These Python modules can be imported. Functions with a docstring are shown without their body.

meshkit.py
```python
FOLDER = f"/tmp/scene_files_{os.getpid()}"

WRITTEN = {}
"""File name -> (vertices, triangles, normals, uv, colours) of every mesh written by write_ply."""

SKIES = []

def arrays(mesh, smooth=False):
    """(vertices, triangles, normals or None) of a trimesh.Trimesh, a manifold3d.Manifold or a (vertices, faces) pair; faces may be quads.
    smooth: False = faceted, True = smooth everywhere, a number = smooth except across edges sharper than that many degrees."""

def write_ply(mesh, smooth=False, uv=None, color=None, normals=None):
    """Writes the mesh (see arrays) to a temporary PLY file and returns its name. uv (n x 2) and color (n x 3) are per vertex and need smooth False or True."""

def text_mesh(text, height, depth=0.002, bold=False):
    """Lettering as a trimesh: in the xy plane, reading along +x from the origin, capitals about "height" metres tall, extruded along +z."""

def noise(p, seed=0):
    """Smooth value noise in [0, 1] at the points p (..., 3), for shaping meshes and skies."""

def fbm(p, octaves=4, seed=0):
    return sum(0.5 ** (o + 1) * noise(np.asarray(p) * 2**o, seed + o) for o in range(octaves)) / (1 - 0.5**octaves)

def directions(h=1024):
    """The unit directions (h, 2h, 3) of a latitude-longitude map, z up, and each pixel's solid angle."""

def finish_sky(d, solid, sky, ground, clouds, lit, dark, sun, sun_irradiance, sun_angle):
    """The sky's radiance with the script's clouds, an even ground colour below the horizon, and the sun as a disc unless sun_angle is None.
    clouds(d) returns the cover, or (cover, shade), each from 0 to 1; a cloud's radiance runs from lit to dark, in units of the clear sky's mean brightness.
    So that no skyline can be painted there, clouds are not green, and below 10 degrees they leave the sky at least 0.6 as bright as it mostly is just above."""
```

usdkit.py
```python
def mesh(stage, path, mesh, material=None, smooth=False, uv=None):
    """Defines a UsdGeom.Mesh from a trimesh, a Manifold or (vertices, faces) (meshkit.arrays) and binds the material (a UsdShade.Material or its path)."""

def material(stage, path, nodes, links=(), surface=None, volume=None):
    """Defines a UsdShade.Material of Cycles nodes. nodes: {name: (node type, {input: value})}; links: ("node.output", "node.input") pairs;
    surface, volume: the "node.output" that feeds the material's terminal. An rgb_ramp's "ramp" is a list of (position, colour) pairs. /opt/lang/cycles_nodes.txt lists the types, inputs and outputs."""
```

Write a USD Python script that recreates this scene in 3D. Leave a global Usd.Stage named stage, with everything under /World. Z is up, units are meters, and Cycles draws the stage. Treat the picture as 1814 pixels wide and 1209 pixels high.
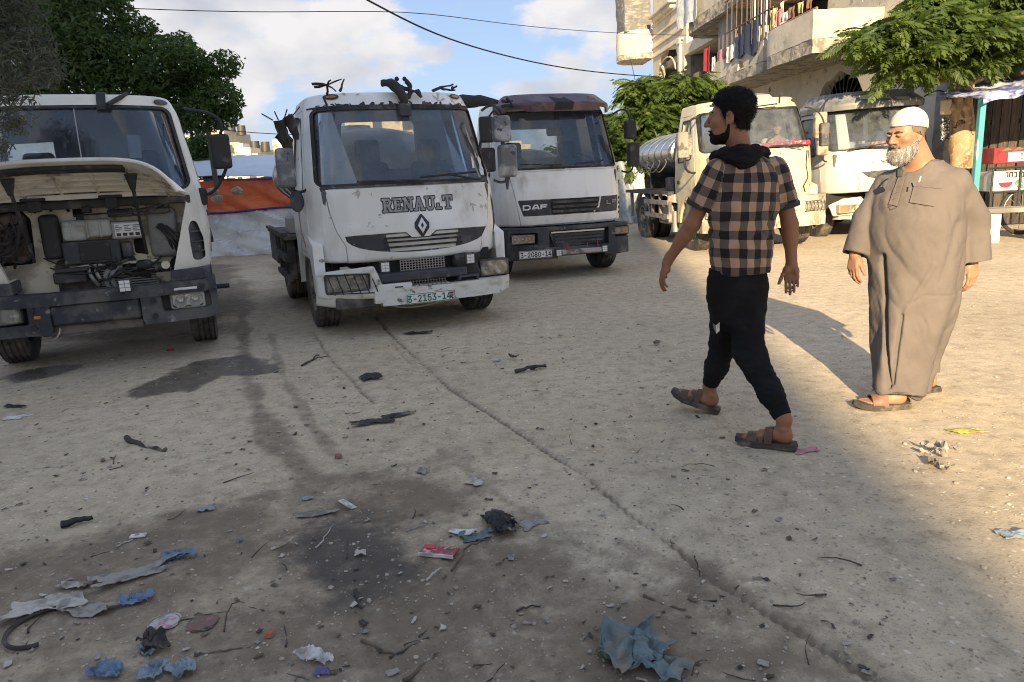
import math, random, numpy as np, trimesh, shapely, manifold3d, usdkit, meshkit
from shapely.geometry import Polygon, LineString, box as sbox
from shapely.ops import unary_union
from pxr import Usd, UsdGeom, UsdLux, UsdShade, Gf, Sdf, Vt

# ------------------------------------------------------------------ camera, sky, sun, exposure
stage = Usd.Stage.CreateInMemory()
UsdGeom.SetStageUpAxis(stage, 'Z')
UsdGeom.SetStageMetersPerUnit(stage, 1.0)
UsdGeom.Xform.Define(stage, '/World')
UsdGeom.Scope.Define(stage, '/World/Looks')
IMW, IMH, FPX = 1814, 1209, 1300.0
PITCH, ROLL, HC = math.radians(12.5), math.radians(2.8), 1.45
_r0 = np.array([1.0, 0, 0]); _d = np.array([0, math.cos(PITCH), -math.sin(PITCH)]); _u0 = np.array([0, math.sin(PITCH), math.cos(PITCH)])
_r = _r0 * math.cos(ROLL) - _u0 * math.sin(ROLL); _u = _r0 * math.sin(ROLL) + _u0 * math.cos(ROLL)
CAM = np.array([0, 0, HC])
cam = UsdGeom.Camera.Define(stage, '/World/camera')
cam.CreateHorizontalApertureAttr(36.0); cam.CreateVerticalApertureAttr(36.0 * 682 / 1024)
cam.CreateFocalLengthAttr(36.0 * FPX / IMW); cam.CreateClippingRangeAttr(Gf.Vec2f(0.05, 2000))
cam.AddTransformOp().Set(Gf.Matrix4d(*[float(x) for row in (np.r_[_r, 0], np.r_[_u, 0], np.r_[-_d, 0], np.r_[CAM, 1]) for x in row]))
cam.CreateExposureAttr(2.6)
SUN_AZ = math.atan2(-0.11, -0.994); SUN_EL = math.radians(20.5)
SUN = np.array([math.sin(SUN_AZ) * math.cos(SUN_EL), math.cos(SUN_AZ) * math.cos(SUN_EL), math.sin(SUN_EL)])
sun = UsdLux.DistantLight.Define(stage, '/World/sun')
sun.CreateIntensityAttr(0.5); sun.CreateAngleAttr(0.5); sun.CreateNormalizeAttr(True); sun.CreateColorAttr(Gf.Vec3f(1.0, 0.77, 0.47))
_z = SUN; _x = np.cross([0, 0, 1.0], _z); _x /= np.linalg.norm(_x); _y = np.cross(_z, _x)
sun.AddTransformOp().Set(Gf.Matrix4d(*[float(v) for row in (np.r_[_x, 0], np.r_[_y, 0], np.r_[_z, 0], (0, 0, 0, 1)) for v in row]))
dome = UsdLux.DomeLight.Define(stage, '/World/sky')
dome.GetPrim().SetCustomDataByKey('label', 'blue afternoon sky with soft white clouds'); dome.GetPrim().SetCustomDataByKey('kind', 'structure')
sky_mat = usdkit.material(stage, '/World/Looks/sky', {
    'tc': ('texture_coordinate', {}),
    'sky': ('sky_texture', {'sky_type': 'single_scattering', 'sun_disc': False, 'sun_elevation': SUN_EL, 'sun_rotation': SUN_AZ, 'air_density': 1.0, 'aerosol_density': 1.0}),
    'mp': ('mapping', {'mapping_type': 'point', 'scale': (1.0, 1.0, 1.9), 'location': (0.62, 0.0, 0.31)}),
    'no': ('noise_texture', {'scale': 4.6, 'detail': 9.0, 'roughness': 0.54, 'distortion': 0.1}),
    'cov': ('map_range', {'range_type': 'smoothstep', 'from_min': 0.49, 'from_max': 0.575, 'to_min': 0.0, 'to_max': 0.95}),
    'n2': ('noise_texture', {'scale': 7.0, 'detail': 4.0, 'roughness': 0.5}),
    'shade': ('rgb_ramp', {'ramp': [(0.32, (1.95, 2.0, 2.25)), (0.60, (3.1, 3.0, 2.95))]}),
    'sep': ('separate_xyz', {}),
    'hz': ('map_range', {'range_type': 'smoothstep', 'from_min': -0.02, 'from_max': 0.16, 'to_min': 0.7, 'to_max': 0.0}),
    'veil': ('mix', {'fac': .82, 'color2': (1.10, 1.50, 2.40)}), 'mh': ('mix', {'color2': (1.9, 2.2, 2.65)}),
    'mx': ('mix', {}),
    'bg': ('background_shader', {'strength': 0.05})},
    [('tc.generated', 'mp.vector'), ('mp.vector', 'no.vector'), ('mp.vector', 'n2.vector'), ('no.fac', 'cov.value'), ('n2.fac', 'shade.fac'),
     ('tc.generated', 'sep.vector'), ('sep.z', 'hz.value'), ('hz.result', 'mh.fac'), ('sky.color', 'veil.color1'), ('veil.color', 'mh.color1'),
     ('cov.result', 'mx.fac'), ('mh.color', 'mx.color1'), ('shade.color', 'mx.color2'), ('mx.color', 'bg.color')], surface='bg.background')
UsdShade.MaterialBindingAPI.Apply(dome.GetPrim()).Bind(sky_mat)

# ------------------------------------------------------------------ helpers
MF = manifold3d.Manifold; CS = manifold3d.CrossSection
def ray(px, py): return _d + _r * ((px - IMW / 2) / FPX) - _u * ((py - IMH / 2) / FPX)
def gnd(px, py, z=0.0):
    v = ray(px, py); return CAM + v * ((z - HC) / v[2])
def aty(px, py, Y):
    v = ray(px, py); return CAM + v * (Y / v[1])
A = lambda *a: np.array(a, float)
_taken = {}
def numbered(parent, name):
    k = (parent, name); n = _taken.get(k, 0); _taken[k] = n + 1
    return name if n == 0 else f'{name}_{n:03d}'
def _pp(parent): return '/World' if parent is None else str(parent.GetPath())
def tag(p, label=None, cat=None, group=None, kind=None):
    for k, v in (('label', label), ('category', cat), ('group', group), ('kind', kind)):
        if v: p.SetCustomDataByKey(k, v)
    return p
def thing(name, label, cat, loc=(0, 0, 0), rotz=0.0, group=None, tilt=0.0, wide=1.0):
    x = UsdGeom.Xform.Define(stage, '/World/' + numbered('/World', name))
    x.AddTranslateOp().Set(Gf.Vec3d(*[float(v) for v in loc])); x.AddRotateZOp().Set(float(rotz))
    if tilt: x.AddRotateYOp().Set(float(tilt))
    if wide != 1.0: x.AddScaleOp().Set(Gf.Vec3f(wide, 1, 1))
    return tag(x.GetPrim(), label, cat, group)
def T(m):
    """anything -> trimesh"""
    if hasattr(m, 'to_mesh'):
        q = m.to_mesh(); return trimesh.Trimesh(np.array(q.vert_properties[:, :3]), np.array(q.tri_verts), process=False)
    return m
def cat(*ms):
    out = []
    for m in ms:
        out += [T(x) for x in m] if isinstance(m, (list, tuple)) else [T(m)]
    return trimesh.util.concatenate(out)
def obj(name, mesh, mat, parent=None, smooth=35, label=None, uv=None, **kw):
    if isinstance(mesh, (list, tuple)) and len(mesh) and not isinstance(mesh[0], np.ndarray): mesh = cat(*mesh)
    pp = _pp(parent)
    p = usdkit.mesh(stage, pp + '/' + numbered(pp, name), mesh, mat, smooth=smooth, uv=uv).GetPrim()
    return tag(p, label, **kw)
def ref(root, loc, rotz, label=None, group=None, scale=None):
    was = root.GetCustomData()
    x = UsdGeom.Xform.Define(stage, '/World/' + numbered('/World', root.GetName()))
    x.GetPrim().GetReferences().AddInternalReference(root.GetPath())
    x.ClearXformOpOrder()
    x.GetPrim().SetInstanceable(True)
    m = Gf.Matrix4d().SetRotate(Gf.Rotation(Gf.Vec3d(0, 0, 1), rotz)); m.SetTranslateOnly(Gf.Vec3d(*[float(v) for v in loc]))
    x.AddTransformOp(opSuffix='place').Set(m)
    return tag(x.GetPrim(), label or was.get('label'), was.get('category'), group or was.get('group'))
def mfold(tm):
    return MF(manifold3d.Mesh(np.ascontiguousarray(tm.vertices, np.float32), np.ascontiguousarray(tm.faces, np.uint32)))
def box(x0, x1, y0, y1, z0, z1, bev=0.0):
    if bev <= 0: return MF.cube((x1 - x0, y1 - y0, z1 - z0)).translate((x0, y0, z0))
    pts = []
    for i in (0, 1):
        for j in (0, 1):
            for k in (0, 1):
                c = A(x0 if i == 0 else x1, y0 if j == 0 else y1, z0 if k == 0 else z1); s = A(1 if i == 0 else -1, 1 if j == 0 else -1, 1 if k == 0 else -1) * bev
                for a in range(3):
                    q = c + s; q[a] = c[a]; pts.append(q)
    return MF.hull_points(np.array(pts))
def rbox(x0, x1, y0, y1, z0, z1, r, n=12):
    """box with round edges"""
    return MF.batch_hull([MF.sphere(r, n).translate((a, b, c)) for a in (x0 + r, x1 - r) for b in (y0 + r, y1 - r) for c in (z0 + r, z1 - r)])
def polyset(poly):
    if poly.is_empty: return CS()
    ps = []
    for g in getattr(poly, 'geoms', [poly]):
        if g.geom_type != 'Polygon': continue
        g = shapely.geometry.polygon.orient(g)
        ps.append(np.array(g.exterior.coords)[:-1]); ps += [np.array(i.coords)[:-1] for i in g.interiors]
    return CS(ps, manifold3d.FillRule.NonZero)
def prism(poly, a0, a1, axis='y'):
    if not isinstance(poly, shapely.geometry.base.BaseGeometry): poly = Polygon(poly)
    m = polyset(poly.buffer(0)).extrude(a1 - a0)
    if axis == 'z': return m.translate((0, 0, a0))
    if axis == 'y': return m.transform(np.array([[1, 0, 0, 0], [0, 0, -1, a1], [0, 1, 0, 0]], float))
    return m.transform(np.array([[0, 0, 1, a0], [1, 0, 0, 0], [0, 1, 0, 0]], float))
def rounded(pts, r, seg=6):
    p = Polygon(pts).buffer(0)
    return p.buffer(-r, quad_segs=seg).buffer(r, quad_segs=seg)
def tube(pts, r, n=8, caps=True):
    P = np.array(pts, float); m = len(P); rr = np.broadcast_to(np.asarray(r, float), (m,))
    t = np.gradient(P, axis=0); t /= np.linalg.norm(t, axis=1, keepdims=True) + 1e-12
    a = A(0, 0, 1) if abs(t[0][2]) < .9 else A(1, 0, 0)
    V = []
    u = np.cross(t[0], a); u /= np.linalg.norm(u)
    th = np.arange(n) / n * 2 * np.pi
    for i in range(m):
        u = u - t[i] * (u @ t[i]); u /= np.linalg.norm(u) + 1e-12; w = np.cross(t[i], u)
        V.append(P[i] + rr[i] * (np.cos(th)[:, None] * u + np.sin(th)[:, None] * w))
    V = np.vstack(V); F = []
    i0 = np.arange(m - 1)[:, None] * n; k = np.arange(n)[None]; k1 = (k + 1) % n
    a_, b_, c_, d_ = (i0 + k).ravel(), (i0 + k1).ravel(), (i0 + n + k1).ravel(), (i0 + n + k).ravel()
    F = [np.stack([a_, b_, c_], 1), np.stack([a_, c_, d_], 1)]
    if caps:
        V = np.vstack([V, P[0], P[-1]]); q = len(V) - 2; kk = np.arange(n); kk1 = (kk + 1) % n; e = (m - 1) * n
        F += [np.stack([np.full(n, q), kk1, kk], 1), np.stack([np.full(n, q + 1), e + kk, e + kk1], 1)]
    return trimesh.Trimesh(V, np.vstack(F), process=False)
def spline(pts, n=24):
    from scipy.interpolate import CubicSpline
    P = np.array(pts, float); s = np.r_[0, np.cumsum(np.linalg.norm(np.diff(P, axis=0), axis=1))]
    return CubicSpline(s, P)(np.linspace(0, s[-1], n))
def cyl(p0, p1, r, r1=None, n=20): return tube([p0, p1], [r, r if r1 is None else r1], n)
def lathe(profile, n=32, axis='y'):
    """profile [(radius, along)] closed by the caller -> revolve about axis"""
    m = polyset(Polygon(profile).buffer(0)).revolve(n)
    if axis == 'z': return m
    if axis == 'y': return m.transform(np.array([[1, 0, 0, 0], [0, 0, 1, 0], [0, -1, 0, 0]], float))
    return m.transform(np.array([[0, 0, 1, 0], [0, 1, 0, 0], [-1, 0, 0, 0]], float))
def textprism(text, h, x, z, a0, a1, axis='y', bold=False, align=0.5, squeeze=1.0):
    """lettering as a prism along y (reads along +x, seen from -y), lower edge z"""
    t = meshkit.text_mesh(text, h, depth=a1 - a0, bold=bold)
    v = np.array(t.vertices); w = v[:, 0].max()
    v = np.stack([(v[:, 0] - w * align) * squeeze + x, a1 - v[:, 2], v[:, 1] + z], 1)
    return trimesh.Trimesh(v, t.faces, process=False)
def jitter(tm, amp, scale, seed=0, along=None):
    """moves vertices by smooth noise"""
    v = np.array(tm.vertices)
    d = np.stack([meshkit.fbm(v / scale + 17.3 * k, 3, seed + k) - .5 for k in range(3)], 1) * 2 * amp
    if along is not None: d = d * np.asarray(along)
    return trimesh.Trimesh(v + d, tm.faces, process=False)
def sheet(nx, ny, fn):
    """grid surface fn(u,v)->points, one-sided"""
    u, v = np.meshgrid(np.linspace(0, 1, nx), np.linspace(0, 1, ny), indexing='ij')
    P = fn(u, v).reshape(-1, 3); i = np.arange(nx * ny).reshape(nx, ny)
    a, b, c, d = i[:-1, :-1].ravel(), i[1:, :-1].ravel(), i[1:, 1:].ravel(), i[:-1, 1:].ravel()
    return trimesh.Trimesh(P, np.vstack([np.stack([a, b, c], 1), np.stack([a, c, d], 1)]), process=False)
def thick(tm, t):
    """two-sided thin solid from an open sheet"""
    n = np.array(trimesh.Trimesh(tm.vertices, tm.faces, process=False).vertex_normals); v = np.array(tm.vertices); k = len(v); f = np.array(tm.faces)
    e = np.sort(np.vstack([f[:, [0, 1]], f[:, [1, 2]], f[:, [2, 0]]]), axis=1); d = np.vstack([f[:, [0, 1]], f[:, [1, 2]], f[:, [2, 0]]])
    _, idx, cnt = np.unique(e, axis=0, return_index=True, return_counts=True); be = d[idx[cnt == 1]]
    F = np.vstack([f, f[:, ::-1] + k, np.stack([be[:, 1], be[:, 0], be[:, 0] + k], 1), np.stack([be[:, 1], be[:, 0] + k, be[:, 1] + k], 1)])
    return trimesh.Trimesh(np.vstack([v + n * t / 2, v - n * t / 2]), F, process=False)

# ------------------------------------------------------------------ materials
_mats = {}
def M(name, base, rough=0.6, layers=(), metallic=0.0, bump=0.0, bscale=60.0, spec=0.5, coat=0.0, transl=None, extra=None):
    """principled with noise layers: (colour, scale, low, high[, stretch xyz[, detail]])"""
    if name in _mats: return _mats[name]
    N = {'g': ('geometry', {}), 'p': ('principled_bsdf', {'base_color': base, 'roughness': rough, 'metallic': metallic, 'specular_ior_level': spec, 'coat_weight': coat})}
    L = []; prev = None
    for i, l in enumerate(layers):
        col, sc, lo, hi = l[:4]; st = l[4] if len(l) > 4 else (1, 1, 1); de = l[5] if len(l) > 5 else 5.0
        N[f'm{i}'] = ('mapping', {'mapping_type': 'point', 'scale': st, 'location': (3.1 * i + len(name), 1.7 * i, 0.9 * i)})
        N[f'n{i}'] = ('noise_texture', {'scale': sc, 'detail': de, 'roughness': 0.62})
        N[f'r{i}'] = ('map_range', {'range_type': 'smoothstep', 'from_min': lo, 'from_max': hi, 'to_min': 0.0, 'to_max': l[6] if len(l) > 6 else 1.0})
        N[f'x{i}'] = ('mix', {'color2': col} if prev else {'color1': base, 'color2': col})
        L += [('g.position', f'm{i}.vector'), (f'm{i}.vector', f'n{i}.vector'), (f'n{i}.fac', f'r{i}.value'), (f'r{i}.result', f'x{i}.fac')]
        if prev: L.append((prev, f'x{i}.color1'))
        prev = f'x{i}.color'
    if prev: L.append((prev, 'p.base_color'))
    if bump:
        N['bn'] = ('noise_texture', {'scale': bscale, 'detail': 4.0, 'roughness': 0.6}); N['bb'] = ('bump', {'strength': min(1.0, bump), 'distance': 0.01})
        L += [('g.position', 'bn.vector'), ('bn.fac', 'bb.height'), ('bb.normal', 'p.normal')]
    out = 'p.BSDF'
    if transl is not None:
        N['t'] = ('translucent_bsdf', {'color': transl}); N['mc'] = ('mix_closure', {'fac': 0.35}); L += [('p.BSDF', 'mc.closure1'), ('t.BSDF', 'mc.closure2')]; out = 'mc.closure'
    if extra: N.update(extra[0]); L += extra[1]
    _mats[name] = usdkit.material(stage, '/World/Looks/' + name, N, L, surface=out)
    return _mats[name]
def glass(name, tint=(0.8, 0.84, 0.85), dust=0.12, dustcol=(0.5, 0.5, 0.47), refl=1.0):
    N = {'g': ('geometry', {}), 'fr': ('fresnel', {'IOR': 1.5}), 'tr': ('transparent_bsdf', {'color': tint}), 'gl': ('glossy_bsdf', {'color': (refl,) * 3, 'roughness': 0.02}),
         'm': ('mix_closure', {}), 'df': ('diffuse_bsdf', {'color': dustcol}), 'no': ('noise_texture', {'scale': 5.0, 'detail': 6.0, 'roughness': .65}),
         'mr': ('map_range', {'from_min': 0.3, 'from_max': 0.75, 'to_min': dust * .35, 'to_max': dust * 1.9, 'clamp': True}), 'm2': ('mix_closure', {})}
    L = [('fr.fac', 'm.fac'), ('tr.BSDF', 'm.closure1'), ('gl.BSDF', 'm.closure2'), ('g.position', 'no.vector'), ('no.fac', 'mr.value'), ('mr.result', 'm2.fac'), ('m.closure', 'm2.closure1'), ('df.BSDF', 'm2.closure2')]
    return usdkit.material(stage, '/World/Looks/' + name, N, L, surface='m2.closure')
# ------------------------------------------------------------------ ground
def polydist(P, line):
    L = np.array([gnd(*q)[:2] for q in line]); d = np.full(len(P), 1e9)
    for a, b in zip(L[:-1], L[1:]):
        ab = b - a; t = np.clip(((P - a) @ ab) / (ab @ ab), 0, 1); d = np.minimum(d, np.linalg.norm(P - a - t[:, None] * ab, axis=1))
    return d
def polyin(P, line, soft, n):
    """soft inside mask of a patch outlined on the ground"""
    L = Polygon([gnd(*q)[:2] for q in line]); pts = shapely.points(P); b = L.boundary
    d = shapely.distance(pts, b); ins = shapely.contains(L, pts)
    return np.clip((np.where(ins, d, -d) + n) / soft + .5, 0, 1)
def grade(segs):
    out = [segs[0][0]]
    for a, b, s in segs: out += list(np.linspace(a, b, max(2, int(abs(b - a) / s)))[1:])
    return np.array(out)
gx = grade([(-400, -60, 85), (-60, -14, 5), (-14, -7, .5), (-7, -3.2, .06), (-3.2, 3.6, .022), (3.6, 9, .07), (9, 16, .5), (16, 60, 5), (60, 400, 85)])
gy = grade([(-60, -4, 8), (-4, 1.2, .5), (1.2, 5, .018), (5, 9, .04), (9, 18, .12), (18, 40, .8), (40, 120, 8), (120, 800, 90)])
GX, GY = np.meshgrid(gx, gy, indexing='ij'); gp = np.stack([GX.ravel(), GY.ravel()], 1)
g3 = np.c_[gp, np.zeros(len(gp))]
near = np.clip(1.3 - np.hypot(gp[:, 0], gp[:, 1]) / 26, 0, 1)
n_lo = meshkit.fbm(g3 / .9, 4, 3) - .5; n_mid = meshkit.fbm(g3 / .22, 4, 9) - .5; n_hi = meshkit.fbm(g3 / .045, 3, 12) - .5
sub = np.where((gp[:, 1] > 1) & (gp[:, 1] < 24) & (np.abs(gp[:, 0]) < 12))[0]; Q = gp[sub]
wob = (meshkit.fbm(g3[sub] / .35, 4, 31) - .5)
stain = np.zeros(len(gp)); wet = np.zeros(len(gp)); groove = np.zeros(len(gp))
def ss(x): return x * x * (3 - 2 * x)
damp = polyin(Q, [(-700, 1010), (0, 985), (300, 905), (430, 880), (560, 862), (640, 820), (790, 830), (900, 890), (1010, 935), (1120, 990), (1210, 1030), (1320, 1090), (1500, 1209), (1650, 1420), (-700, 1500)], .62, wob * .75)
stain[sub] = np.maximum(stain[sub], .74 * damp * (.85 + 1.2 * wob))
blk = polyin(Q, [(500, 960), (560, 905), (660, 915), (740, 950), (730, 1010), (660, 1050), (590, 1060), (520, 1010)], .34, wob * .5)
wet[sub] = np.maximum(wet[sub], .75 * blk)
pud = polyin(Q, [(225, 692), (290, 660), (350, 640), (430, 628), (478, 645), (470, 660), (400, 668), (340, 688), (260, 698)], .1, wob * .45)
wet[sub] = np.maximum(wet[sub], .7 * pud)
oil = polyin(Q, [(0, 672), (50, 655), (160, 640), (160, 650), (90, 668), (20, 682)], .1, wob * .3); wet[sub] = np.maximum(wet[sub], .75 * oil)
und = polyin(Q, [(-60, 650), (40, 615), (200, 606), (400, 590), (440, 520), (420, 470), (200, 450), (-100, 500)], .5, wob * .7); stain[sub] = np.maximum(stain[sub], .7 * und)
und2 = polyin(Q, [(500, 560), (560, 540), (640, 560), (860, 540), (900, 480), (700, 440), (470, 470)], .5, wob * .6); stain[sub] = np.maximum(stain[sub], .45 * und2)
for line, w, amt in (([(425, 490), (430, 600), (445, 690), (485, 780), (560, 865)], .11, .62), ([(478, 590), (500, 665), (545, 740), (590, 805)], .05, .5),
                     ([(600, 860), (560, 1000), (560, 1209)], .12, .35), ([(1100, 960), (1250, 1040), (1420, 1120), (1600, 1215)], .09, .5), ([(780, 800), (870, 870), (1000, 950), (1240, 1040)], .035, .5)):
    d = polydist(Q, line); stain[sub] = np.maximum(stain[sub], amt * ss(np.clip(1.25 - d / w + wob * 1.8, 0, 1)))
for line, w, amt in (([(665, 560), (700, 600), (760, 655), (800, 690), (890, 748), (960, 795), (1040, 845), (1110, 905), (1200, 970), (1300, 1045), (1420, 1120), (1560, 1209)], .017, .8),
                     ([(552, 585), (590, 640), (625, 675), (662, 715)], .016, .75), ([(690, 600), (720, 640), (765, 665)], .012, .6), ([(1020, 960), (1130, 1010), (1260, 1060)], .016, .5)):
    d = polydist(Q + np.stack([wob, -wob], 1) * .09, line); m = ss(np.clip(1.4 - d / w, 0, 1)); stain[sub] = np.maximum(stain[sub], amt * m * np.clip(.9 + wob * 2, 0, 1)); groove[sub] = np.maximum(groove[sub], m)
for k in range(9):       # tyre tread ruts pressed in the damp earth
    d = polydist(Q, [(560 + 38 * k, 905 + 3 * k), (585 + 50 * k, 1060), (600 + 66 * k, 1209)]); groove[sub] = np.maximum(groove[sub], .55 * damp * np.clip(1.3 - d / .012, 0, 1) * (wob > -.05))
gz = near * (.014 * n_lo + .007 * n_mid + .005 * n_hi) - .012 * groove
dampf = np.zeros(len(gp)); dampf[sub] = damp; gz = gz + dampf * (.016 * n_mid + .008 * n_hi) - .008 * groove
flat = np.clip(1 - wet * 1.1, .25, 1); gz = np.where(wet > .2, gz * flat - .006, gz)
ii = np.arange(len(gp)).reshape(GX.shape)
a_, b_, c_, d_ = ii[:-1, :-1].ravel(), ii[1:, :-1].ravel(), ii[1:, 1:].ravel(), ii[:-1, 1:].ravel()
ground_tm = trimesh.Trimesh(np.c_[gp, gz], np.vstack([np.stack([a_, b_, c_], 1), np.stack([a_, c_, d_], 1)]), process=False)
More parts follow.
